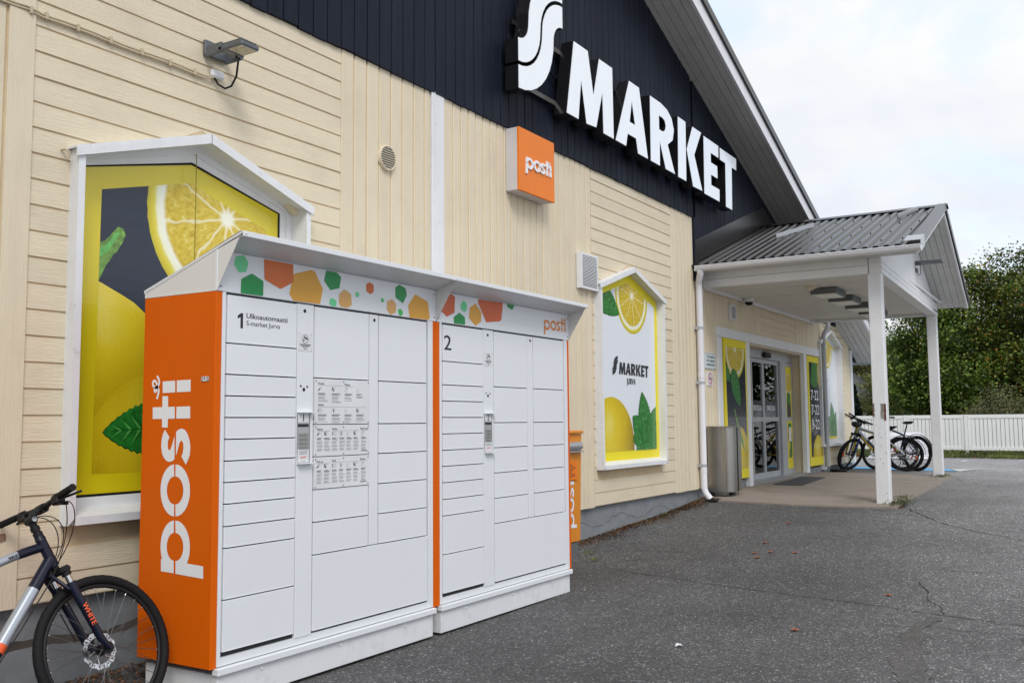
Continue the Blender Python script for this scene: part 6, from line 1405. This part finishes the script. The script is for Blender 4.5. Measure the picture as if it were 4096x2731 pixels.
    for u in (-1, -.55, -.3, -.15, 0, .15, .3, .55, 1): bp.append(bc+Vector((-.035*max(0, abs(u)-.2), u*hw, rise*min(1, abs(u)*2.2))))
    f.tube(bp, [.011, .0115, .013, .0155, .0155, .0155, .013, .0115, .011], 12); f.xform(Ms); hbar = pa('handlebar', f, sp.get('barm', m_black))
    for s_ in (-1, 1):
        e, d0 = bp[0] if s_ < 0 else bp[-1], bp[1] if s_ < 0 else bp[-2]; dr_ = (d0-e).normalized()
        f = MB(); f.cyl(e-dr_*.004, e+dr_*.125, .0165, n=12); f.cyl(e-dr_*.006, e, .0185, n=12)
        for k in range(7): f.cyl(e+dr_*(.015+.015*k), e+dr_*(.021+.015*k), .0175, n=12)
        f.xform(Ms); pa('grip', f, m_rubber, hbar)
        f = MB(); c_ = e+dr_*.165; f.cyl(c_-dr_*.018, c_+dr_*.018, .019, n=12); f.bbox(-.018, .03, -.03, .03, -.035, .004, .008); n0 = len(f.v)-24; f.xform(Matrix.Translation(c_), n0)
        f.tube([c_+FWD*.03-AXD*.012, c_+FWD*.055-AXD*.02-dr_*.04, c_+FWD*.060-AXD*.026-dr_*.10, c_+FWD*.052-AXD*.03-dr_*.135], [.009, .0065, .006, .007], 8)
        f.tube([c_-AXD*.03+FWD*.01+dr_*.02, c_-AXD*.05+FWD*.03-dr_*.02], .008, 8); f.xform(Ms); pa('brake_lever', f, m_black, hbar)
    # cables
    f = MB()
    for s_, rr_ in ((-1, .10), (1, .12), (-1, .16), (1, .07)):
        e = bc+Vector((.03, s_*hw*.5, -.01)); endp = a0+AXD*(fl+.02)-FWD*.02+Vector((0, s_*.03, 0)) if rr_ < .14 else hb+Vector((.01, -.03, .0))
        m1 = bc+FWD*rr_+Vector((0, s_*.06, -.02)); m2 = bc+FWD*(rr_+.015)-AXD*.16+Vector((0, -s_*.02, 0)); pts = [e, m1, m2, endp]
        cur = []
        for k in range(15):
            u = k/14; cur.append(e*(1-u)**3+m1*3*u*(1-u)**2+m2*3*u*u*(1-u)+endp*u**3)
        f.tube(cur, .0026, 6)
    f.tube([hb+Vector((.01, -.034, -.0)), hb+Vector((-.03, -.036, -.07)), (hb+bb)/2+Vector((0, -.034, -.03)), bb+Vector((.03, -.03, .02))], .003, 6)
    f.tube([cr+Vector((.0, .05, 0))-FWD*.02, a0+AXD*.3+Vector((0, .075, 0))-FWD*.035, a0+AXD*.1+Vector((0, .08, 0))-FWD*.02], .003, 6)
    f.xform(Ms); pa('cables', f, m_black)
    # saddle, crank, chain
    f = MB(); f.tube([stp-sa*.02, sdl-sa*.03], .0135, 10); pa('seat_post', f, m_black)
    f = MB(); bm = bmesh.new(); bmesh.ops.create_uvsphere(bm, u_segments=20, v_segments=12, radius=1)
    for v in bm.verts:
        x, y, z = v.co; wd = .020+.055*sstep(.3, -.9, x); v.co = (sdl.x-.01+x*.135, y*wd*(1.0 if y else 1), sdl.z+.012+z*.028+(.02*max(0, -x)**2)-(.03 if z < 0 and abs(y) > .6 else 0)*.4)
    f.bm(bm, True); f.tube([sdl+Vector((-.06, .02, -.02)), sdl+Vector((.07, .02, -.02))], .004, 6); pa('saddle', f, m_black)
    f = MB(); f.ring(bb+Vector((0, -.05, 0)), (0, 1, 0), .082, .004, 32, 6); f.cyl(bb+Vector((0, -.05, 0)), bb+Vector((0, -.056, 0)), .03, n=14)
    for k in range(5): a = 2*math.pi*k/5; f.cyl(bb+Vector((0, -.053, 0)), bb+Vector((math.cos(a)*.08, -.05, math.sin(a)*.08)), .006, n=6)
    ca = R_(sp.get('crank', 250)); cd = Vector((math.cos(ca), 0, math.sin(ca)))*.17
    f.tube([bb+Vector((0, -.065, 0)), bb+cd+Vector((0, -.075, 0))], [.013, .010], 8); f.tube([bb+Vector((0, .06, 0)), bb-cd+Vector((0, .075, 0))], [.013, .010], 8); ck = pa('crank', f, m_darkmetal)
    for s_ in (-1, 1):
        f = MB(); c_ = bb+cd*(-s_)+Vector((0, s_*.12, 0)); f.bbox(c_.x-.045, c_.x+.045, c_.y-.04, c_.y+.04, c_.z-.010, c_.z+.010, .004); pa('pedal', f, m_black, ck)
    f = MB()
    for dz in (.08, -.08):
        z2 = .04 if dz > 0 else -.04; f.tube([bb+Vector((0, -.05, dz)), rh+Vector((0, -.045, z2))], .0045, 6)
    for k in range(4): f.ring(rh+Vector((0, -.040-.004*k, 0)), (0, 1, 0), .055-.010*k, .004, 24, 6)
    f.tube([rh+Vector((0, -.055, -.03)), rh+Vector((.02, -.06, -.09)), rh+Vector((.05, -.06, -.15))], .010, 8); pa('chain', f, m_darkmetal)
    if sp.get('mudguard'):
        f = MB(); pts = [(rh.x+math.cos(R_(a))*(R+.03), rh.z+math.sin(R_(a))*(R+.03)) for a in range(20, 185, 9)]; vs = []
        for x, z in pts: vs += [(x, -.032, z-.008), (x, 0, z+.004), (x, .032, z-.008)]
        f.add(vs, [q for i in range(len(pts)-1) for q in ((3*i, 3*i+1, 3*i+4, 3*i+3), (3*i+1, 3*i+2, 3*i+5, 3*i+4))], True); pa('mudguard', f, m_black)
    if sp.get('bag'):
        f = MB(); f.sphere((bc.x+.10, 0, bc.z-.07), .1, 10, (.75, 1.0, .55)); f.xform(Ms); pa('handlebar_bag', f, m_black)
    if sp.get('kick'):
        f = MB(); f.tube([bb+Vector((-.10, .05, 0)), Vector((bb.x-.16, .20, .01))], .008, 8); pa('kickstand', f, m_darkmetal)
    return t
g0 = gz(3.03, 4.18)
bike('bicycle', 'dark blue bicycle with a silver down tube and orange decals leaning on the wall', (3.028, 4.179, -1.452), -.050, .319,
     dict(R=.368, tr=.0235, fl=.441, ht=.132, bar_h=.761, stem=.077, rise=.014, steer=.041, frame=m_bnavy, forkm=m_bnavy, decal='WHITE', forktext='WHITE', arch=.05, seat_h=.44, half=.315))
gB = 'bicycles parked beside the entrance porch'
fz = gz(20.4, 4)
def park_bike(label, f, r, lean, sp):
    psi = math.atan2(f[1]-r[1], f[0]-r[0]); return bike('bicycle', label, (f[0], f[1], fz+.003), psi, lean, dict(sp, detail=0), gB)
park_bike('silver and blue bicycle with a blue fork, nearest of the bicycles by the far window', (20.60, 4.58), (20.62, 3.51), .18, dict(R=.355, tr=.026, frame=m_bsilver, forkm=m_bblue, stanch=m_chrome, rim=m_black, reflector=True, mudguard=True, bag=True, lower_dark=m_bdblue, crank=265, half=.31, steer=1.0, seat_h=.42, saddle=.62))
park_bike('yellow bicycle with grey handlebars standing closest to the shop wall', (20.95, 4.74), (21.12, 3.70), .18, dict(R=.35, tr=.024, frame=m_byellow, forkm=m_byellow, rim=m_black, reflector=True, disc=False, barm=m_lampgrey, half=.30, steer=1.22, seat_h=.42, saddle=.60))
park_bike('dark blue bicycle with a raised saddle, farthest of the bicycles by the car park', (21.30, 4.25), (20.75, 3.33), -.05, dict(R=.36, tr=.027, frame=m_bdblue, forkm=m_bdblue, rim=m_black, disc=True, mudguard=True, kick=True, crank=255, half=.30, seat_h=.44, saddle=.70))

# white plastic covered load behind the bicycles
t = thing('covered_pallet', (27.6, 4.9, gz(27.6, 4.9)), 'white plastic covered pallet load with violet print behind the parked bicycles', 'pallet')
mb = MB(); g = gz(27.6, 4.9); n = 26; vs = []
for ring_, (zz, ex) in enumerate(((0, .16), (.12, .07), (.35, .02), (.58, .0), (.66, -.04), (.685, -.14))):
    for k in range(n):
        a = 2*math.pi*k/n; cxx, cyy = math.cos(a), math.sin(a); m_ = max(abs(cxx), abs(cyy)); q = .55
        rr_ = random.uniform(-.018, .018)
        vs.append((27.75+(cxx/m_*q+cxx*.0)*(.75+ex)+rr_, 4.88+(cyy/m_)*(.62+ex)+rr_, g+.02+zz+random.uniform(-.02, .02)*(ring_ > 0)))
mb.add(vs, [(r*n+k, r*n+(k+1) % n, (r+1)*n+(k+1) % n, (r+1)*n+k) for r in range(5) for k in range(n)]+[tuple(range(5*n, 6*n))], True)
part('cover', mb, m_plast, t)
mb = MB()
for k in range(3): mb.box(27.3, 28.2, 4.35+.5*k, 4.45+.5*k, g, g+.1)
part('pallet', mb, m_bark, t)

# small wear on the left corner board
mb = MB(); mb.poly([[(2.775, -.545), (2.84, -.55), (2.845, -.585), (2.80, -.595), (2.775, -.59)]], lambda a, b: (a, YW-.0335, b))
part('paint_chip', mb, mat('bare_weathered_wood', (.22, .13, .085), .9, var=.4, vscale=(40, 9, 9)), shop)

# ================================================================== fence, hedge trees, house
def fpt(y): return 31.3+.2*y
FZB, FZT = -.965, .110
t = thing('garden_fence', (fpt(3.7), 3.7, gz(32, 3.7)), 'long white board fence with framed panels along the far edge of the car park', 'fence')
py0 = 3.69; fd = Vector((.2, 1, 0)).normalized()
base_slat = None
def fbox(ya, yb, z0, z1, d0, d1):
    mb = MB(); q = []
    for z in (z0, z1): q += [(fpt(ya)+d0, ya, z), (fpt(yb)+d0, yb, z), (fpt(yb)+d1, yb, z), (fpt(ya)+d1, ya, z)]
    return mb.hexa(q)
protos = {}
def fpiece(nm, ya, dy, z0, z1, d0, d1, key):
    """alike pieces share their mesh"""
    if key not in protos:
        o = part(nm, fbox(ya, ya+dy, z0, z1, d0, d1), m_fence, t); protos[key] = (o, ya); return o
    src, y_ = protos[key]; c = src.copy(); COL.objects.link(c); c.parent = t; c.location = (fpt(ya)-fpt(y_), ya-y_, 0); return c
for b in range(-4, 5):
    y0 = py0+1.79*b
    fpiece('post', y0-.045, .09, -1.16, FZT+.005, -.05, .05, 'post')
    y1 = y0+1.79
    for ya, dy in ((y0+.055, .085), (y1-.14, .085)): fpiece('stile', ya, dy, FZB+.11, FZT-.115, -.022, .022, 'stile')
    fpiece('rail', y0+.055, 1.68, FZT-.11, FZT, -.025, .025, 'rail_top'); fpiece('rail', y0+.055, 1.68, FZB, FZB+.105, -.025, .025, 'rail_low')
    for k in range(13):
        w_ = (1.68-.17)/13; fpiece('slat', y0+.055+.085+w_*k+.007, w_-.014, FZB+.106, FZT-.116, -.010, .008, 'slat')
fpiece('post', py0+1.79*5-.045, .09, -1.16, FZT+.005, -.05, .05, 'post')

def leaf_mesh(name, P, size, material, parent, jitter=.5, flat=.35, stuff=True, loc=None, aspect=.62, **kw):
    n = len(P); nrm = rng.normal(size=(n, 3)); nrm[:, 2] += flat*2; nrm /= np.linalg.norm(nrm, axis=1)[:, None]
    a = np.cross(nrm, rng.normal(size=(n, 3))); a /= np.linalg.norm(a, axis=1)[:, None]; b = np.cross(nrm, a)
    s = size*(1+jitter*(rng.random(n)-.5))[:, None]
    V = np.stack([P+a*s, P+b*s*aspect+nrm*s*.12, P-a*s*.8, P-b*s*aspect+nrm*s*.12], 1).reshape(-1, 3)
    base = BASE[parent.name] if parent is not None else Vector(loc); V = V-np.array(base[:])
    me = bpy.data.meshes.new(name); me.vertices.add(4*n); me.vertices.foreach_set('co', V.ravel().astype(np.float32))
    me.loops.add(4*n); me.loops.foreach_set('vertex_index', np.arange(4*n, dtype=np.int32)); me.polygons.add(n); me.polygons.foreach_set('loop_start', np.arange(0, 4*n, 4, dtype=np.int32))
    me.materials.append(material); me.update(calc_edges=True); me.validate()
    o = bpy.data.objects.new(name, me); COL.objects.link(o)
    if parent is not None: o.parent = parent
    else: o.location = (base.x, base.y, base.z+ZC)
    BASE[o.name] = base
    return finish(o, **kw)
def crown_points(ells, n, clusters, crad, flat=.42, shell=.6):
    V = np.array([e[3]*e[4]*e[5] for e in ells]); V = V/V.sum(); out_ = []
    per_ = max(4, n//clusters)
    for _ in range(clusters):
        e = ells[rng.choice(len(ells), p=V)]; d = rng.normal(size=3); d /= np.linalg.norm(d); r = (shell+(1-shell)*rng.random()) if rng.random() < .8 else rng.random()
        c = np.array(e[:3])+d*r*np.array(e[3:6]); k = int(per_*rng.uniform(.5, 1.5)); cr_ = crad*rng.uniform(.6, 1.35)
        out_.append(c+rng.normal(size=(k, 3))*cr_*np.array([.5, .5, .5*flat]))
    return np.concatenate(out_)
def tree(name, label, x, y, trunk_h, tr, ells, n, clusters, crad, size, material, cat='tree', group=None, limbs=7):
    g = gz(x, y); t = thing(name, (x, y, g), label, cat, group)
    mb = MB(); zt = g+trunk_h; mb.tube([(x, y, g-.2), (x+.05, y, g+trunk_h*.4), (x-.05, y+.05, zt), (x, y, zt+trunk_h*.5)], [tr*1.25, tr, tr*.8, tr*.4], 10)
    for k in range(limbs):
        e = ells[k % len(ells)]; z0 = g+trunk_h*random.uniform(.5, 1.15); e_ = (e[0]+random.uniform(-.6, .6)*e[3], e[1]+random.uniform(-.6, .6)*e[4], e[2]+random.uniform(-.3, .6)*e[5])
        m_ = ((x+e_[0])/2, (y+e_[1])/2, (z0+e_[2])/2+.3); mb.tube([(x, y, z0), m_, e_], [tr*.45, tr*.28, tr*.08], 6)
    part('trunk', mb, m_bark, t)
    P = crown_points(ells, n, clusters, crad); P = P[P[:, 2] > g+.15]
    leaf_mesh('crown', P, size, material, t, flat=.6); return t
# big maples behind the fence
tree('maple_tree', 'tall dark green maple behind the fence between the two porch posts', 42.5, 6.0, 2.2, .22, [(42.5, 6.05, 2.8, 2.2, 1.45, 3.0), (42.2, 6.3, .9, 1.8, 1.2, 1.9), (42.3, 5.2, .8, 1.9, 1.5, 1.9), (42.5, 5.9, 4.6, 1.4, 1.2, 1.6)], 50000, 190, .95, .074, m_maple)
tree('maple_tree', 'large green maple towering right of the porch gable, reddening at its crown', 44.0, 2.4, 2.4, .26, [(44, 2.6, 3.2, 2.8, 2.2, 3.2), (43.6, 3.7, 1.2, 2.2, 1.7, 2.2), (43.6, 1.2, 1.2, 2.2, 1.9, 2.2), (44, 1.45, 5.3, 2.0, 1.6, 1.75), (44, 3.65, 5.15, 2.0, 1.2, 1.65)], 58000, 215, .95, .074, m_maple2)
tree('maple_tree', 'dark maple filling the gap right of the far porch post', 46.0, 5.1, 2.2, .22, [(46, 5.2, 1.9, 2.4, 2.0, 2.6), (45.8, 5.0, .4, 2.1, 2.0, 1.7)], 34000, 140, 1.0, .076, m_maple)
tree('maple_tree', 'dark maple at the right edge partly behind the pale shrub', 47.0, -1.4, 2.2, .25, [(47, -1.2, 3.6, 2.7, 2.5, 3.5), (46.6, -1.2, .8, 2.4, 2.4, 2.0), (46.5, .3, 5.5, 1.9, 1.6, 1.7)], 36000, 150, 1.0, .078, m_maple2)
tree('maple_tree', 'broad dark maple far behind the reddening one', 53.0, 4.2, 2.4, .28, [(53, 4.2, 2.4, 3.0, 3.4, 3.0), (53, 1.4, 1.0, 2.8, 3.0, 2.4)], 30000, 330, 1.0, .11, m_maple)
for i_, (y_, nm) in enumerate(((-7.5, 'first'), (-12.5, 'second'), (-18.5, 'third'))): tree('maple_tree', 'dark maple in the row past the right edge, %s of three' % nm, 47.0+i_, y_, 2.2, .25, [(47+i_, y_, 3.0, 2.8, 3.0, 3.6), (46.6+i_, y_, .6, 2.6, 2.8, 2.0)], 30000, 300, 1.1, .22, m_maple)
tree('shrub', 'pale olive feathery shrub behind the fence at the right', 37.6, 3.05, .6, .08, [(37.6, 3.25, .05, .8, .65, 1.15), (37.5, 2.6, .0, .8, .55, .85), (37.5, 2.0, -.25, .8, .6, .8), (37.5, 3.9, -.2, .7, .55, .75), (37.5, 4.45, -.45, .6, .45, .6)], 24000, 300, .42, .034, m_olive, 'shrub')
tree('shrub', 'low olive shrub at the right edge of the view behind the fence', 38.5, 1.2, .5, .07, [(38.5, 1.2, -.15, 1.0, 1.1, .75)], 9000, 220, .28, .036, m_olive, 'shrub')
tree('birch_tree', 'yellowing tree beyond the house left of the scraped post', 66.0, 13.0, 2.4, .2, [(66, 13.0, 3.4, 2.4, 1.9, 2.4), (66, 12.2, 1.4, 2.0, 1.6, 1.9)], 14000, 220, .75, .085, m_birch)
tree('birch_tree', 'yellow green bushy tree right of the white house', 50.0, 9.55, 1.4, .15, [(50, 9.55, .9, 1.5, .95, 1.5), (50, 9.3, -.1, 1.3, 1.0, 1.1)], 16000, 260, .55, .062, m_birch)
tree('birch_tree', 'loose green tree just beyond the shop corner', 72.0, 16.6, 2.4, .22, [(72, 16.6, 2.6, 2.4, 2.2, 3.0)], 15000, 240, .8, .085, m_birch)
t = thing('spruce_tree', (44, 9.55, gz(44, 9.5)), 'small dark spruce against the white house wall', 'tree')
P = []
for k in range(4200):
    h = rng.random()**.8; a = rng.random()*6.28; r = (1-h)*.62*(.35+.65*rng.random())+.02; P.append((44+math.cos(a)*r, 9.52+math.sin(a)*r, gz(44, 9.5)+.1+h*2.6-.18*r))
part('trunk', MB().tube([(44, 9.52, gz(44, 9.5)), (44, 9.52, gz(44, 9.5)+2.5)], [.06, .015], 8), m_bark, t); leaf_mesh('crown', np.array(P), .075, m_spruce, t, aspect=.35)
# distant trees closing the view
tree('maple_tree', 'distant green tree far beyond the car park', 95.0, 10.0, 3, .4, [(95, 10, 3.4, 5, 6, 4.6)], 7000, 160, 1.6, .34, m_maple)
tree('maple_tree', 'distant dark tree at the far right beyond the car park', 80.0, -8.0, 3, .4, [(80, -8, 3.2, 5, 5, 4.6)], 7000, 160, 1.6, .34, m_maple)

# house beyond the trees
t = thing('white_house', (60, 14, gz(60, 13)), 'white house with a dark tiled roof far beyond the fence', 'house')
g = gz(60, 13)
mb = MB(); mb.box(58.3, 66, 11.95, 20, g, 1.13); part('wall', mb, m_housewall, t)
mb = MB(); c0 = [(57.8, 11.5, 1.12), (66.5, 11.5, 1.12), (66.5, 20.5, 1.12), (57.8, 20.5, 1.12)]; mb.add(c0+[(62.1, 15.0, 4.0), (62.1, 17.0, 4.0)], [(0, 1, 4), (1, 2, 5, 4), (2, 3, 5), (3, 0, 4, 5), (3, 2, 1, 0)]); part('roof', mb, m_houseroof, t)
mb = MB(); mb.box(57.8, 66.5, 11.47, 11.5, 1.0, 1.13); mb.box(57.77, 57.8, 11.47, 20.5, 1.0, 1.13); part('eave_board', mb, m_houseroof, t)
mb = MB(); mb.box(57.0, 58.3, 12.6, 16, .02, .12); mb.box(57.05, 58.25, 12.65, 16, g, .02); part('porch', mb, m_houseroof, t)
for k in range(2):
    mb = MB(); mb.box(60.0+2.6*k, 61.0+2.6*k, 11.90, 11.95, -.2, .7); part('window', mb, m_ink, t)
t = thing('red_roofed_house', (70, 3.0, gz(70, 3)), 'house with pale red roof glimpsed through the trees at the right', 'house')
g = gz(70, 3); mb = MB(); mb.box(68, 76, -1, 7.5, g, 1.0); part('wall', mb, m_housewall, t)
mb = MB(); mb.hexa([(67.6, -1.4, .9), (76.4, -1.4, .9), (76.4, 7.9, .9), (67.6, 7.9, .9), (71.9, -1.0, 2.6), (72.1, -1.0, 2.6), (72.1, 7.5, 2.6), (71.9, 7.5, 2.6)]); part('roof', mb, mat('red_tile', (.36, .13, .10), .7, var=.15), t)

# ================================================================== ground cover: litter, moss, grass tufts, verge
def scatter(name, pts, size, material, flat, **kw):
    P = np.array(pts); return leaf_mesh(name, P, size, material, None, flat=flat, loc=tuple(P.mean(0)), kind='stuff', **kw)
pts = []
for _ in range(2600):
    x = rng.uniform(8.9, 12.6); d = abs(rng.normal())*.07*(1+.8*math.sin(x*2.1)**2); y = YW+.03-d; pts.append((x, y, gz(x, y)+.004+rng.random()*.012*max(0, 1-d*6)))
for _ in range(900):
    x = rng.uniform(11.9, 13.2); d = abs(rng.normal())*.10; y = YW-.02-d; pts.append((x, y, gz(x, y)+.006+rng.random()*.025))
for _ in range(3000):
    x = rng.uniform(.5, 3.9); d = abs(rng.normal())*.26; y = YW+.02-d; pts.append((x, y, gz(x, y)+.004+rng.random()*.012*max(0, 1-d*4)))
for _ in range(700):
    x = 12.75+abs(rng.normal())*.35; y = rng.uniform(2.28, 4.6) if rng.random() < .35 else 2.34+rng.normal()*.06; pts.append((x, y, gz(x, y)+.008))
scatter('dry_litter', pts, .013, m_litter, 1.6)
pts = []
for _ in range(330):
    x = 12.95+rng.normal()*.16; y = 2.33+rng.normal()*.07; pts.append((x, y, gz(x, y)+.02+rng.random()*.05))
for _ in range(220):
    x = 13.25+rng.normal()*.10; y = 2.31+rng.normal()*.05; pts.append((x, y, gz(x, y)+.02+rng.random()*.09))
for c in ((11.4, 4.86), (10.9, 4.84), (12.55, 4.84), (8.75, 4.55), (8.55, 4.4)):
    for _ in range(45): x = c[0]+rng.normal()*.07; y = c[1]+rng.normal()*.03; pts.append((x, y, gz(x, y)+rng.random()*.04))
for _ in range(300): x = 18.9+rng.normal()*.25; y = 2.62+rng.normal()*.06; pts.append((x, y, SLZ+rng.random()*.04))
scatter('grass_tufts', pts, .016, m_grass, -.2, aspect=.25)
pts = []
for _ in range(26000):
    x = 29.35+abs(rng.normal())*1.3; y = rng.uniform(-4.5, 8.5)
    if x > 33: continue
    pts.append((x, y, gz(x, y)+.012+rng.random()*.06*(1 if x > 29.6 else .3)))
for _ in range(9000):
    y = rng.uniform(-4.5, 8.5); x = fpt(y)+rng.normal()*.25; pts.append((x, y, gz(x, y)+.02+rng.random()*.16))
scatter('grass', pts, .05, m_grass, -.1, aspect=.22)
pts = []
for _ in range(240):
    x = rng.uniform(28.6, 29.7); y = rng.uniform(-3, 7); pts.append((x, y, gz(x, y)+.02))
scatter('dry_litter', pts, .05, m_litter, 1.6)
# a few single fallen leaves and scraps on the asphalt
leafpos = [(10.14, 3.17), (11.37, 3.26), (9.59, 3.11), (9.7, 2.98), (9.4, 3.02), (9.75, 2.75), (8.35, 1.6), (6.85, 1.95)]
m_fall = mat('fallen_leaf', (.34, .10, .03), .7, var=.3, vscale=(40, 40, 40))
lw = ['farthest, near the wall of the shop', 'by the porch slab', 'in the middle of the drive', 'beside two others in the drive', 'curled, nearest to the lockers of its cluster', 'lying apart right of the cluster', 'by the crack at the right', 'alone in the foreground']
for i, (x, y) in enumerate(leafpos):
    mb = MB(); L = []
    for k in range(14): a = 2*math.pi*k/14; r = .034 if k % 2 else .018; L.append((x+r*math.cos(a+i)*1.2, y+r*math.sin(a+i), gz(x, y)+.006+.010*abs(math.cos(a*2+i))))
    mb.add([(x, y, gz(x, y)+.008)]+L, [(0, k+1, (k+1) % 14+1) for k in range(14)])
    finish(part('fallen_leaf', mb, m_fall, loc=(x, y, gz(x, y))), 'orange fallen leaf on the asphalt, '+lw[i], 'leaf', 'fallen leaves on the drive')
mb = MB(); x, y = 5.98, 2.49; z = gz(x, y)+.006; mb.add([(x, y, z), (x+.05, y+.01, z+.012), (x+.045, y-.035, z), (x+.005, y-.03, z+.014), (x+.08, y-.01, z+.004)], [(0, 1, 2), (0, 2, 3), (1, 4, 2)])
finish(part('paper_scrap', mb, m_paper, loc=(x, y, z)), 'white crumpled paper scrap on the asphalt in the foreground', 'litter')
